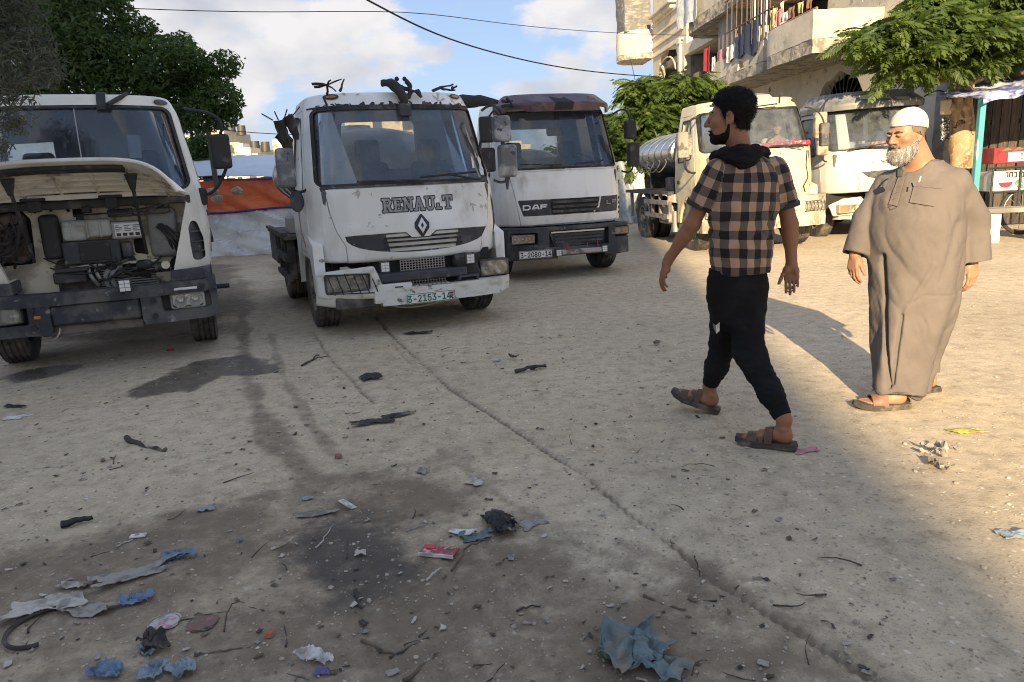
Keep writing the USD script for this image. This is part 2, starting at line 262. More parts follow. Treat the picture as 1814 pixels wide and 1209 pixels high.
m_ground = usdkit.material(stage, '/World/Looks/dusty_earth', {
    'g': ('geometry', {}), 'st': ('attribute', {'attribute': 'stain'}), 'we': ('attribute', {'attribute': 'wet'}),
    'n1': ('noise_texture', {'scale': .55, 'detail': 6.0, 'roughness': .6}), 'n2': ('noise_texture', {'scale': 9.0, 'detail': 8.0, 'roughness': .7}),
    'n3': ('noise_texture', {'scale': 85.0, 'detail': 4.0, 'roughness': .7}),
    'v': ('voronoi_texture', {'scale': 55.0, 'randomness': 1.0}), 'v2': ('voronoi_texture', {'scale': 140.0, 'randomness': 1.0}),
    'r1': ('rgb_ramp', {'ramp': [(.3, (.45, .375, .265)), (.55, (.54, .455, .325)), (.75, (.60, .51, .375))]}),
    'r2': ('rgb_ramp', {'ramp': [(.3, (.62, .61, .60)), (.48, (.94, .94, .94)), (.70, (1.16, 1.16, 1.16))]}),
    'mm': ('mix', {'mix_type': 'multiply', 'fac': 1.0}),
    'sp': ('map_range', {'range_type': 'smoothstep', 'from_min': .16, 'from_max': .05, 'to_min': 0.0, 'to_max': .9, 'clamp': True}),
    'v3': ('voronoi_texture', {'scale': 26.0, 'randomness': 1.0}), 'sp3': ('map_range', {'range_type': 'smoothstep', 'from_min': .30, 'from_max': .12, 'to_min': 0.0, 'to_max': .8, 'clamp': True}), 'sep3': ('separate_color', {}),
    'lt3': ('math', {'math_type': 'greater_than', 'value2': .72}), 'dk3': ('math', {'math_type': 'less_than', 'value2': .22}), 'ml3': ('math', {'math_type': 'multiply'}), 'md3': ('math', {'math_type': 'multiply'}),
    'ms3': ('mix', {'color2': (.70, .635, .52)}), 'mk3': ('mix', {'color2': (.24, .20, .15)}),
    'sta': ('math', {'math_type': 'multiply_add', 'value2': 1.1, 'value3': -.55}), 'stb': ('math', {'math_type': 'add'}), 'stc': ('map_range', {'range_type': 'smoothstep', 'from_min': .08, 'from_max': .85, 'to_min': 0.0, 'to_max': .88}),
    'wea': ('math', {'math_type': 'multiply_add', 'value2': 1.1, 'value3': -.55}), 'web': ('math', {'math_type': 'add'}), 'wec': ('map_range', {'range_type': 'smoothstep', 'from_min': .2, 'from_max': .75, 'to_min': 0.0, 'to_max': .8}),
    'n5': ('noise_texture', {'scale': 11.0, 'detail': 7.0, 'roughness': .72}), 'stg': ('math', {'math_type': 'greater_than', 'value2': .03}), 'stm': ('math', {'math_type': 'multiply'}), 'weg': ('math', {'math_type': 'greater_than', 'value2': .05}), 'wem': ('math', {'math_type': 'multiply'}),
    'sepv': ('separate_color', {}), 'cut': ('math', {'math_type': 'greater_than', 'value2': .55}), 'mulv': ('math', {'math_type': 'multiply'}),
    'ms': ('mix', {'color2': (.66, .62, .54)}),
    'dk': ('map_range', {'range_type': 'smoothstep', 'from_min': .54, 'from_max': .70, 'to_min': 0.0, 'to_max': .6}),
    'md': ('mix', {'color2': (.13, .11, .085)}),
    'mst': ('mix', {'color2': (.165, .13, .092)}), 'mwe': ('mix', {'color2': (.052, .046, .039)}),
    'ro': ('map_range', {'from_min': 0.0, 'from_max': .8, 'to_min': .93, 'to_max': .42}),
    'ha': ('math', {'math_type': 'multiply_add', 'value2': .8}), 'hb': ('math', {'math_type': 'multiply_add', 'value2': .5}),
    'b': ('bump', {'strength': .6, 'distance': .010}), 'p': ('principled_bsdf', {'specular_ior_level': .25})},
    [('g.position', f'{k}.vector') for k in ('n1', 'n2', 'n3', 'n5', 'v', 'v2', 'v3')] +
    [('n1.fac', 'r1.fac'), ('n2.fac', 'r2.fac'), ('r1.color', 'mm.color1'), ('r2.color', 'mm.color2'), ('v.distance', 'sp.value'), ('v.color', 'sepv.color'), ('sepv.r', 'cut.value1'),
     ('cut.value', 'mulv.value1'), ('sp.result', 'mulv.value2'), ('mulv.value', 'ms.fac'), ('mm.color', 'ms.color1'), ('n3.fac', 'dk.value'), ('dk.result', 'md.fac'), ('v3.distance', 'sp3.value'), ('v3.color', 'sep3.color'), ('sep3.r', 'lt3.value1'), ('sep3.r', 'dk3.value1'), ('lt3.value', 'ml3.value1'), ('sp3.result', 'ml3.value2'), ('dk3.value', 'md3.value1'), ('sp3.result', 'md3.value2'), ('ml3.value', 'ms3.fac'), ('ms.color', 'ms3.color1'), ('md3.value', 'mk3.fac'), ('ms3.color', 'mk3.color1'), ('mk3.color', 'md.color1'),
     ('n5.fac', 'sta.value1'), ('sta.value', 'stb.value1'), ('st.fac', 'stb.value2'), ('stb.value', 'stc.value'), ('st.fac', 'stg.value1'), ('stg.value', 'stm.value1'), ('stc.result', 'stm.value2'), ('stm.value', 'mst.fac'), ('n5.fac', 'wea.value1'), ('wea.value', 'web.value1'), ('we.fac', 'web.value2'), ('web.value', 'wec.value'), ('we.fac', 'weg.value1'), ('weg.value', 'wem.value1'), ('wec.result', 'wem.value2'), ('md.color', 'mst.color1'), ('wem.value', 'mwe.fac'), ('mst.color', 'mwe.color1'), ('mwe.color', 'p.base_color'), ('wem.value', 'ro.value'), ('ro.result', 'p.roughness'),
     ('n3.fac', 'ha.value1'), ('n2.fac', 'ha.value3'), ('sp.result', 'hb.value1'), ('ha.value', 'hb.value3'), ('hb.value', 'b.height'), ('b.normal', 'p.normal')], surface='p.BSDF')
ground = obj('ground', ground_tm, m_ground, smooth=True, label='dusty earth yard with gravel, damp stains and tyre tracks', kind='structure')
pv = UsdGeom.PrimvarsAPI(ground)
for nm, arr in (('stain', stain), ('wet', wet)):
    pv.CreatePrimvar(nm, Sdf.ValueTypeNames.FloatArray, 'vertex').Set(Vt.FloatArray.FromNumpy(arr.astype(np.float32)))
from scipy.interpolate import RegularGridInterpolator
_gi = RegularGridInterpolator((gx, gy), gz.reshape(GX.shape), bounds_error=False, fill_value=0.0)
def gh(x, y): return float(_gi((x, y)))

# loose gravel: nobody could count it
rg = np.random.default_rng(5)
m_gravel = M('gravel_stone', (.43, .38, .30), .95, [((.27, .24, .19), 9, .4, .6), ((.56, .51, .43), 14, .55, .66)])
ico = trimesh.creation.icosphere(subdivisions=0); gv, gf = [], []
N = 17000; yy = 1.6 + 10 * rg.random(N) ** 1.5; xx = (rg.random(N) - .5) * 2 * (0.78 * yy + .5); keep = 0; base = np.array(ico.vertices)
sz = np.clip(rg.lognormal(-5.75, .5, N), .0016, .013); zz = _gi(np.c_[xx, yy])
for i in range(N):
    s = sz[i] * A(1, .6 + .5 * rg.random(), .45 + .3 * rg.random()); a = rg.random() * 6.28; ca, sa = math.cos(a), math.sin(a)
    v = base * s * (1 + .35 * (rg.random((12, 1)) - .5)); v = np.c_[v[:, 0] * ca - v[:, 1] * sa, v[:, 0] * sa + v[:, 1] * ca, v[:, 2]]
    gv.append(v + A(xx[i], yy[i], zz[i] + s[2] * .35)); gf.append(np.array(ico.faces) + 12 * i)
obj('gravel', trimesh.Trimesh(np.vstack(gv), np.vstack(gf), process=False), m_gravel, smooth=False, label='small loose stones scattered over the dusty yard', cat='gravel', kind='stuff')

# ------------------------------------------------------------------ building behind the photographer: it throws the yard's shade
m_plaster = M('sandy_plaster', (.66, .61, .52), .9, [((.56, .51, .43), .6, .45, .65), ((.40, .36, .30), 3, .6, .74)], bump=.3, bscale=30)
m_dark = M('window_dark', (.03, .03, .035), .3)
m_concrete = M('raw_concrete', (.30, .285, .25), .92, [((.18, .165, .14), 1.5, .45, .62), ((.40, .37, .31), 6, .55, .7)], bump=.4, bscale=25)
apt = thing('apartment_building', 'tall plastered apartment block facing the yard from behind the photographer', 'building', (0, 0, 0))
ex = 1.95 - .1107 * 53.3
obj('wall', box(ex - 26, ex, -49, -35, 0, 25.5), m_plaster, apt)
obj('roof', box(ex - 26.2, ex + .2, -49.2, -34.8, 25.5, 25.9), m_concrete, apt)
for fl in range(7):
    for c in range(6):
        x0 = ex - 24.2 + c * 4.1; z0 = 1.6 + fl * 3.5
        w = obj('window', cat(box(x0 - .1, x0, -35, -34.9, z0, z0 + 1.6), box(x0 + 1.6, x0 + 1.7, -35, -34.9, z0, z0 + 1.6), box(x0 - .1, x0 + 1.7, -35, -34.85, z0 - .12, z0)), m_concrete, apt)
        obj('pane', box(x0, x0 + 1.6, -34.998, -34.97, z0, z0 + 1.6), m_dark, w)
# ------------------------------------------------------------------ damaged building with balconies on the right
BX, BK = 10.0, .05
bn = math.hypot(1, BK); BD = A(-BK, 1, 0) / bn; BO = A(-1, -BK, 0) / bn; B0 = A(BX - BK * 16.5, 16.5, 0)
def fs(px, py, o=0.0):
    """a point of the facade (or of a plane o metres in front of it): distance along the front and height"""
    v = ray(px, py); p0 = B0 + BO * o; t = ((p0 - CAM) @ BO) / (v @ BO); q = CAM + v * t - B0
    return np.array([q @ BD, q[2]])
m_bwall = M('battered_plaster', (.58, .54, .44), .92, [((.46, .42, .34), .8, .45, .65), ((.34, .31, .25), 2.2, .58, .66), ((.20, .17, .14), 11, .66, .72), ((.70, .65, .52), 4, .6, .7)], bump=.45, bscale=14)
m_bedge = M('crumbling_concrete', (.40, .36, .29), .95, [((.20, .18, .15), 3, .45, .6), ((.55, .50, .40), 7, .52, .66)], bump=.8, bscale=18)
m_soffit = M('soffit_plaster', (.42, .38, .31), .95, [((.30, .27, .22), 1.5, .45, .65)])
m_room = M('room_grey', (.30, .285, .26), .95, [((.18, .165, .15), 2.5, .5, .65)])
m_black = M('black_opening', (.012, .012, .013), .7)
m_iron = M('rusty_iron', (.10, .085, .075), .6, [((.20, .10, .05), 14, .5, .65)], metallic=.3)
m_polemetal = M('grey_pipe', (.40, .39, .37), .5, metallic=.6)
m_yellow = M('yellow_wall', (.62, .47, .20), .9, [((.5, .36, .16), 4, .5, .7)])
bld = thing('damaged_building', 'war-damaged cream apartment building with curved broken balconies beyond the parked trucks', 'building', B0, math.degrees(math.atan2(BD[1], BD[0])))
S_END = fs(1157, 60)[0]; S0 = fs(1668, 150)[0]
ws0, ws1 = fs(1212, 60)[0], fs(1362, 60)[0]                      # recessed balcony bay: from ws1 (near) to ws0 (far)
z_s1 = fs(1300, 146, 1.45)[1]; z_p1 = fs(1300, 96, 1.45)[1]; z_s2 = 6.45
arch_c = fs(1487, 150)[0]; arch_r = abs(fs(1445, 150)[0] - fs(1532, 150)[0]) / 2
th = np.linspace(0, np.pi, 25)
arch = Polygon([(arch_c - arch_r, 0.2)] + [(arch_c - arch_r * math.cos(t), 2.75 + arch_r * .75 * math.sin(t) * (1 + .05 * math.sin(9 * t))) for t in th] + [(arch_c + arch_r, .2)])
win_s0, win_s1 = sorted((fs(1203, 100)[0], fs(1166, 100)[0]))
hole = Polygon([(win_s0, 5.05), (win_s1 - .2, 4.95), (win_s1, 5.9), (win_s1 - .5, 6.5), (win_s1 - .2, 6.7), (win_s1 - 1.0, 7.2), (win_s0 + .5, 6.9), (win_s0 + .1, 6.2)])
P_side = sbox(S0, 0, S_END, 13.0)
rec1 = sbox(ws1, z_s1 + .25, ws0, z_s2 - .05)
upwin = sbox(fs(1466, 20)[0], 5.0, fs(1372, 20)[0], 7.6)
up_rec = sbox(fs(1300, 10)[0] - .2, z_s2 + .4, fs(1216, 10)[0], 9.6)
holes = unary_union([arch, hole, rec1, upwin, up_rec])
rng = np.random.default_rng(11)
chips = []
for k in range(46):                                             # shell scars
    c = A(S0 + rng.random() * (S_END - S0), 3.4 + rng.random() * 5); r = .05 + .13 * rng.random() ** 2
    chips.append(Polygon([c + r * (0.6 + .8 * rng.random()) * A(math.cos(t), math.sin(t)) for t in np.linspace(0, 6.28, 8)[:-1]]).buffer(0))
chips = unary_union(chips)
def front(poly, o0, o1):     # local frame: x along, y outward, z up
    return prism(poly, o0, o1, 'y')
wall = front(P_side.difference(holes), -.3, 0) - front(chips, -.09, .02)
obj('wall', cat(wall, box(S_END - .3, S_END, -9, -.301, 0, 13), box(S0, S0 + .3, -9, -.301, 0, 13), box(S0, S_END, -9.3, -9, 0, 13)), m_bwall, bld, smooth=False)
obj('floor_slab', cat(box(S0 + .31, S_END - .31, -8.9, -.31, z_s1, z_s1 + .24), box(S0 + .31, S_END - .31, -8.9, -.31, z_s2, z_s2 + .3), box(S0 + .31, S_END - .31, -8.9, -.31, 9.7, 10)), m_soffit, bld, smooth=False)
obj('inner_wall', cat(box(ws1, ws0, -1.75, -1.6, z_s1 + .25, z_s2 - .01), box(ws0 + .01, ws0 + .15, -1.6, -.31, z_s1 + .25, z_s2 - .01), box(ws1 - .15, ws1 - .01, -1.6, -.31, z_s1 + .25, z_s2 - .01)), m_room, bld, smooth=False)
obj('inner_wall', box(S0 + .4, S_END - .4, -2.6, -2.45, z_s2 + .31, 9.69), m_room, bld, smooth=False)
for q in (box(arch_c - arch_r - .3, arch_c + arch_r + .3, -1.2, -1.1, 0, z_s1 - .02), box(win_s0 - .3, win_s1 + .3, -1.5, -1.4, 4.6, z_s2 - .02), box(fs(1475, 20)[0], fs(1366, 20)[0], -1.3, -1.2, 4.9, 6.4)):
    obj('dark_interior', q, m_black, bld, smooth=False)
# door openings in the recess
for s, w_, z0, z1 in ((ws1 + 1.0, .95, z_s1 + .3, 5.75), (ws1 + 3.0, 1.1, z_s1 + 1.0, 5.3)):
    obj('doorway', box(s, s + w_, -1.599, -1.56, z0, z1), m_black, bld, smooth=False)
obj('doorway_panel', box(ws0 - .9, ws0 - .05, -.5, -.4, z_s1 + .5, 5.6), m_yellow, bld, smooth=False)
# fan grille of the arch
grille = [tube([A(arch_c, -.12, 2.7), A(arch_c - arch_r * 1.0 * math.cos(t), -.12, 2.72 + arch_r * .76 * math.sin(t))], .012, 5) for t in np.linspace(.05, 3.09, 15)]
obj('arch_grille', grille, m_iron, bld)
# balconies -------------------------------------------------------------
def balcony_plan(s0, s1, depth, r0, r1):
    """rounded outline in the along / outward plane (s0 near end, s1 far end)"""
    p = [(s0, -.02)]
    p += [(s0 + r0 - r0 * math.cos(t), depth - r0 + r0 * math.sin(t)) for t in np.linspace(0, np.pi / 2, 10)] if r0 else [(s0, depth)]
    p += [(s1 - r1 + r1 * math.sin(t), depth - r1 + r1 * math.cos(t)) for t in np.linspace(0, np.pi / 2, 10)] if r1 else [(s1, depth)]
    return Polygon(p + [(s1, -.02)])
def balcony(name, s0, s1, depth, r0, r1, z0, zs, z1, cut=None, parapet=True):
    pl = balcony_plan(s0, s1, depth, r0, r1)
    slab = jitter(T(prism(pl, z0, zs, 'z').refine_to_length(.22)), .035, .3, 4)
    b = obj(name, slab, m_bedge, bld, smooth=False)
    if parapet:
        ring = pl.difference(pl.buffer(-.16)).difference(sbox(s0 + (.17 if r0 == 0 else 0), -1, s1 - .0, .02))
        w = prism(ring, zs + .002, z1, 'z')
        if cut is not None: w = w - cut
        obj('parapet', jitter(T(w.refine_to_length(.25)), .022, .35, 6), m_bwall, b, smooth=25)
    return b
s1n, s1f = fs(1352, 100, 1.45)[0], fs(1241, 140, 1.45)[0]
brk = front(Polygon([(s1f - 1.9, z_p1 + .2), (s1f - 1.2, z_p1 - .25), (s1f - .75, z_p1 - .18), (s1f - .3, z_p1 - .55), (s1f + .3, z_p1 - .5), (s1f + .3, z_p1 + .3)]), -1, 3)
scar = front(Polygon([(s1n + 1.5, z_s1 + .33), (s1n + 2.0, z_s1 + .30), (s1n + 1.9, z_s1 + .58), (s1n + 1.6, z_s1 + .52)]), -1, 3)
b1 = balcony('balcony', s1n + .02, s1f, 1.45, 0, .5, z_s1, z_s1 + .28, z_p1, brk + scar)
s2n, s2f = fs(1469, 60, 1.3)[0], fs(1363, 100, 1.6)[0]
b2 = balcony('balcony', s2n, s1n, 1.7, 0, 1.1, z_s1 - .06, z_s1 + .26, z_p1 + .05)
b3 = balcony('balcony', fs(1318, 8, 1.45)[0], fs(1206, 50, 1.45)[0], 1.45, .1, 1.2, z_s2 - .12, z_s2 + .28, 7.5)
b4 = balcony('balcony', S_END - .02, S_END + 2.4, 1.65, .9, 1.2, 7.15, 7.42, 8.55)
m_greytarp = M('grey_tarp', (.12, .12, .115), .6, [((.24, .24, .23), 3, .45, .65, (1, 1, 3))], bump=.4, bscale=6)
m_bluegrey = M('silver_tarp', (.45, .50, .54), .5, [((.62, .66, .69), 5, .45, .65), ((.28, .32, .36), 9, .55, .7)])
def drape(fn, nx=26, ny=18, amp=.05, sc=.25, seed=0, t=.01):
    return thick(jitter(sheet(nx, ny, fn), amp, sc, seed), t)
o = obj('balcony_tarp', drape(lambda u, v: np.stack([S_END + .05 + u * 2.0, 1.45 + .25 * np.sin(u * 3) * v, 8.5 + v * 2.2], -1), seed=2), m_greytarp, b4)
obj('balcony_tarp', drape(lambda u, v: np.stack([S_END + .1 - 0 * u, .1 + u * 1.35, 8.5 + v * 2.2], -1), seed=8), m_greytarp, b4)
zz0 = z_s2 + .25
obj('balcony_tarp', drape(lambda u, v: np.stack([fs(1206, 50, 1.45)[0] + .05 - u * 2.6, 1.58 + .06 * np.sin(u * 14) - 0 * v, zz0 - .12 * u + v * 1.9], -1), seed=5), m_bluegrey, b3)
# string courses and window trim
for z0 in (z_s1 + .05, z_s1 + .48, 5.55, 6.15, 6.75):
    obj('string_course', box(S0, s2n - .05, .002, .075, z0, z0 + .09, .01), m_bwall, bld)
for z0 in (7.1, 7.55, 8.05, 8.6):
    obj('string_course', box(ws0 + .1, S_END, .002, .09, z0, z0 + .1, .01), m_bwall, bld)
obj('window_hood', cat(box(ws0 + 1.2, S_END - .5, .002, .4, 8.9, 9.02, .02), box(ws0 + 1.4, S_END - .7, .002, .26, 8.7, 8.899, .02)), m_bwall, bld)
obj('pilaster', cat(rbox(win_s0 - .5, win_s0 - .15, .002, .12, 5.0, 7.1, .03), rbox(win_s0 - .56, win_s0 - .09, .002, .17, 6.95, 7.2, .03)), m_bwall, bld)
obj('broken_window', [tube(spline([(win_s1 - .15, .02, 5.0), (win_s1 - .1, .05, 6.0), (win_s1 - .7, .06, 6.5), (win_s0 + .4, .03, 6.0)], 12), .045, 6)], m_bedge, bld)
# roof-to-balcony pipes and window bars
pipes = []
for px in (1327, 1333, 1345, 1353):
    s, _ = fs(px, 60, 1.42); pipes.append(tube([(s, 1.36, z_p1 - .3), (s, 1.36, 9)], .035, 7))
for i, p in enumerate(pipes): obj('pipe', p, m_polemetal, bld)
obj('pipe', tube(spline([(fs(1327, 60, 1.42)[0], 1.4, z_p1 + .1), (fs(1340, 60, 1.42)[0], 1.42, z_p1 - .02), (fs(1354, 60, 1.42)[0], 1.4, z_p1 + .06)], 8), .03, 6), m_polemetal, bld)
wa, wb = fs(1466, 20)[0], fs(1366, 20)[0]
obj('column', rbox(wb - .1, wb + 1.5, -.28, 1.2, z_s1 + .27, 9.4, .04), m_concrete, bld)
for i in range(9):
    s = wa + (wb - wa) * (i + .5) / 9
    obj('window_bar', tube([(s, 1.5, z_p1 + .02), (s, 1.5, 6.6)], .02, 6), m_iron, bld)
obj('window_bar', cat(tube([(wa, 1.5, 5.6), (wb, 1.5, 5.6)], .02, 6), tube([(wa, 1.5, 6.55), (wb, 1.5, 6.55)], .02, 6)), m_iron, bld)
obj('parapet_cap', tube([(s2n, 1.62, z_p1 + .08), (s1n - .9, 1.62, z_p1 + .08)], .035, 6), M('brown_rail', (.22, .12, .08), .6), bld)
# laundry on the balconies
lcol = {'red': (.40, .04, .05), 'pink': (.50, .22, .24), 'dark blue': (.03, .045, .09), 'white': (.68, .68, .66), 'yellow': (.48, .43, .20), 'brown': (.25, .13, .08), 'green': (.10, .26, .10)}
def cloth(col, s, o, z, w, h, seed, what):
    p = B0 + BD * s + BO * o
    m = M('cloth_' + col.replace(' ', '_'), lcol[col], .9, bump=.2)
    rz = math.degrees(math.atan2(BD[1], BD[0]))
    x = thing('hanging_laundry', what, 'laundry', (p[0], p[1], z), rz)
    obj('fabric', drape(lambda u, v: np.stack([(u - .5) * w, .03 * np.sin(u * 9 + seed), -v * h * (1 + .1 * np.sin(5 * u + seed))], -1), 10, 10, .03, .1, seed), m, x)
sL = s1f
cloth('red', sL - .55, 1.42, z_p1 + .62, .75, .8, 1, 'red cloth hanging on the broken left end of the middle balcony')
cloth('white', sL - 1.3, 1.42, z_p1 + .22, .4, .5, 2, 'small white cloth on the balcony edge beside the red cloth')
cloth('pink', sL - 2.0, 1.42, z_p1 + .33, .7, .42, 3, 'pink bundle of cloth lying over the middle balcony parapet')
cloth('white', sL - 3.2, 1.50, z_p1 + .28, .7, .45, 4, 'white towel over the middle balcony parapet beside the pink bundle')
cloth('dark blue', sL - 4.0, 1.50, z_p1 + .42, .75, .6, 5, 'shorter dark blue garment on the middle balcony parapet')
cloth('dark blue', sL - 4.9, 1.50, z_p1 + .62, 1.0, .85, 6, 'large navy garment hanging at the doorway of the middle balcony')
for k, (c, s_, h) in enumerate((('yellow', .12, .46), ('pink', .26, .36), ('white', .42, .22), ('brown', .55, .26), ('yellow', .74, .26), ('brown', .9, .22))):
    cloth(c, s1n - .6 - (s1n - s2n - .9) * s_ , 1.56, z_p1 + .16 + h, .34, h, 10 + k, ('%s garment on the washing line of the right balcony, %s of the line' % (c, ['first and longest', 'second', 'third', 'fourth', 'fifth', 'last'][k])))
# ------------------------------------------------------------------ far town
m_town = [M('town_wall_%s' % 'abcd'[i], c, .9, [((c[0] * .78, c[1] * .76, c[2] * .72), .35, .45, .6), ((c[0] * .55, c[1] * .53, c[2] * .5), 1.1, .56, .66)]) for i, c in enumerate([(.66, .58, .42), (.58, .50, .36), (.72, .65, .50), (.52, .46, .35)])]
m_tank = M('roof_tank_dark', (.05, .05, .05), .5)
rt = np.random.default_rng(3)
TOWN = [(312, 352, 248, 74, 'farthest left cream block, seen between the leafy tree and the open-hood truck'), (348, 418, 232, 70, 'tall cream block with balconies above the orange shelter, behind the truck mirror'),
        (410, 445, 262, 68, 'pale narrow block with a dark roof tank right of the tall balcony block'), (432, 482, 280, 66, 'low broad cream block with broken upper walls above the shelter roof'),
        (478, 512, 248, 72, 'pale block half hidden by the left mirror of the front white truck'), (505, 560, 262, 76, 'sandy block behind the cab side of the front white truck'), (600, 668, 214, 70, 'cream block seen through the left of the front truck rear window'), (664, 740, 208, 64, 'sandy block seen through the right of the front truck rear window'),
        (738, 815, 246, 70, 'cream block behind the right half of the front truck cab'), (880, 990, 258, 75, 'low cream block behind the dark-visored truck'), (215, 318, 262, 72, 'broad cream block behind the leafy tree')]
for i, (xa, xb, yt, Y, what) in enumerate(TOWN):
    pa, pb = aty(xa, yt, Y), aty(xb, yt, Y); w = pb[0] - pa[0]; h = max(pa[2], pb[2]); dep = 7 + 4 * rt.random()
    t = thing('town_building', what, 'building', ((pa[0] + pb[0]) / 2, Y, 0), -8 + 14 * rt.random()); mm = m_town[i % 4]
    steps = [(-.5, .5, h * .86)] + [(-.5 + .5 * rt.random() * .4, rt.random() * .5, h)]
    wl = box(-w / 2, w / 2, 0, dep, 0, h * .84) + box(steps[1][0] * w, steps[1][1] * w, .4, dep, 0, h) + box(-w * .3, -w * .1, 1, 3, 0, h + .4)
    bite = MF.sphere(.9, 7).translate((w * .35 * (1 if i % 2 else -1), 0, h * .8))
    obj('wall', wl - bite, mm, t, smooth=False)
    nfl = max(1, int(h / 1.5)); nw = max(2, int(w / 1.5))
    for f in range(nfl):
        for k in range(nw):
            if rt.random() < .22: continue
            x0 = -w / 2 + (k + .25) * w / nw; z0 = h * .84 * (f + .35) / nfl; ww = min(.8, .5 * w / nw)
            obj('window', box(x0, x0 + ww, -.02, .2, z0, z0 + .72), m_dark, t, smooth=False)
    for f in range(1, nfl):
        if rt.random() < .7:
            x0 = -w / 2 + rt.random() * w * .4; x1 = x0 + w * .45; z0 = h * .84 * f / nfl
            obj('balcony', box(x0, x1, -.9, 0, z0 - .05, z0 + .45) - box(x0 + .12, x1 - .12, -.78, .1, z0 + .06, z0 + .6), mm, t, smooth=False)
    if i in (1, 2, 6): obj('roof_tank', cat(cyl((0, dep * .5, h - .1), (0, dep * .5, h + .7), .45, n=12), cyl((1, dep * .5, h - .3), (1, dep * .5, h + .6), .4, n=12)), m_tank, t)

# ------------------------------------------------------------------ tarpaulin shelters
m_orange = M('orange_tarp', (.82, .20, .075), .55, [((.66, .13, .045), 1.4, .45, .62), ((.74, .26, .14), 1.2, .56, .75)], bump=.3, bscale=5)
m_white = M('white_tarp', (.74, .77, .79), .55, [((.47, .49, .51), 1.6, .45, .65), ((.70, .72, .74), 5, .5, .7)], bump=.25, bscale=6)
m_bluetarp = M('pale_blue_tarp', (.55, .65, .74), .5, [((.60, .68, .75), 1.2, .45, .65)], bump=.2, bscale=5)
m_hem = M('blue_hem', (.03, .035, .22), .6)
ZT = 17.0
def wl(v, k): return .10 * np.sin(v * 9 + k) * .3
def tarpwall(xa, xb, z0, z1, Y, seed, sag=.06, n=(70, 26), amp=.16):
    def fn(u, v):
        x = xa + (xb - xa) * u; z = z0 + (z1 - z0) * v - sag * np.sin(np.pi * u * 2 + seed) * (v if seed % 2 else 1 - v) * .6
        p = np.stack([x, np.full_like(u, Y), z], -1).reshape(-1, 3)
        q = p.copy(); q[:, 2] += q[:, 0] * .45; fold = meshkit.fbm(q * A(.9, 1, 2.2) / .62, 4, seed) - .5
        rid = np.abs(meshkit.fbm(q * A(.7, 1, 2.6) / .8 + 9, 3, seed + 3) - .5)
        return (p + A(0, 1, 0) * (amp * fold - amp * 1.8 * rid)[:, None] * 1.15).reshape(u.shape + (3,))
    return thick(sheet(n[0], n[1], fn), .008)
sh = thing('tarp_shelter', 'makeshift shelter of orange and white tarpaulin under a pale blue roof sheet', 'shelter')
xa, xb = -9.6, -3.2
zt, zm = aty(420, 318, ZT)[2], aty(420, 374, ZT)[2]
obj('roof_tarp', thick(jitter(sheet(30, 14, lambda u, v: np.stack([xa - .1 + (xb - xa + .2) * u, ZT - .12 + 3.2 * v, zt + .04 + .55 * v ** .7 + .07 * np.sin(5 * u)], -1)), .06, .6, 3), .01), m_bluetarp, sh)
obj('upper_tarp', tarpwall(xa, xb, zm - .03, zt + .03, ZT, 5), m_orange, sh)
obj('lower_tarp', tarpwall(xa, xb, -.02, zm, ZT + .02, 8, amp=.22), m_white, sh)
xs = np.linspace(xa, xb, 30)
obj('hem', tube(np.stack([xs, np.full(30, ZT - .10), zm + .03 * np.sin(xs * 2.2)], 1), .028, 6), m_hem, sh)
obj('hem', tube(np.stack([xs, np.full(30, ZT - .14), zt + .03 * np.sin(xs * 1.7 + 1)], 1), .022, 6), m_hem, sh)
p = aty(382, 330, ZT - .35); obj('tent_pole', tube([(p[0], ZT - .30, zm + .55), (p[0] - .02, ZT - .30, zt + 1.1)], .06, 8), M('old_pole', (.10, .09, .08), .8), sh)
for k, (px, py) in enumerate(((377, 340), (385, 352), (420, 338))):
    p = aty(px, py, ZT - .42); s_ = .11
    w = T(MF.sphere(s_, 14).scale((1.25, .9, .8))); st = thing('weight_stone', ['upper pale stone resting on the orange tarpaulin by the pole', 'larger pale stone just under the upper one on the orange tarpaulin', 'flat grey stone on the orange tarpaulin to the right'][k], 'stone', p)
    obj('stone', jitter(w, .03, .08, k), m_gravel, st)
ws = thing('white_tent', 'white fabric tent wall with vertical folds behind the small tank truck', 'tent')
p0, p1 = aty(1105, 300, 23.5), aty(1300, 300, 23.5)
def tw(u, v):
    x = p0[0] - .8 + (p1[0] - p0[0] + 2.0) * u; return np.stack([x, 23.5 + .10 * np.sin(x * 13 + 2 * np.sin(x * 3)) * (1.1 - .5 * v) + .05 * np.sin(x * 31), 2.1 * v + .12 * np.sin(x * 1.8) * v], -1)
obj('side_wall', thick(jitter(sheet(150, 16, tw), .04, .5, 2), .008), M('tent_canvas', (.46, .44, .40), .8, [((.34, .32, .29), 1.3, .45, .65, (3, 1, .4))]), ws)
obj('roof', thick(jitter(sheet(20, 8, lambda u, v: np.stack([p0[0] - .9 + (p1[0] - p0[0] + 2.2) * u, 23.4 + 3 * v, 2.1 + .6 * v], -1)), .08, .6, 2), .01), M('tent_canvas', (.66, .63, .57)), ws)
gs = thing('grey_sheet', 'crumpled silver-grey sheet hanging beside the white tent wall', 'tarpaulin')
q0, q1 = aty(1090, 300, 21.5), aty(1143, 300, 21.5)
obj('sheet', thick(jitter(sheet(46, 30, lambda u, v: np.stack([q0[0] - .5 + (q1[0] - q0[0] + .5) * u, 21.5 + .09 * np.sin(u * 26 + 4 * v) + .1 * v, 1.75 * v], -1)), .09, .3, 4), .008), M('silver_tarp', (.5, .5, .5)), gs)

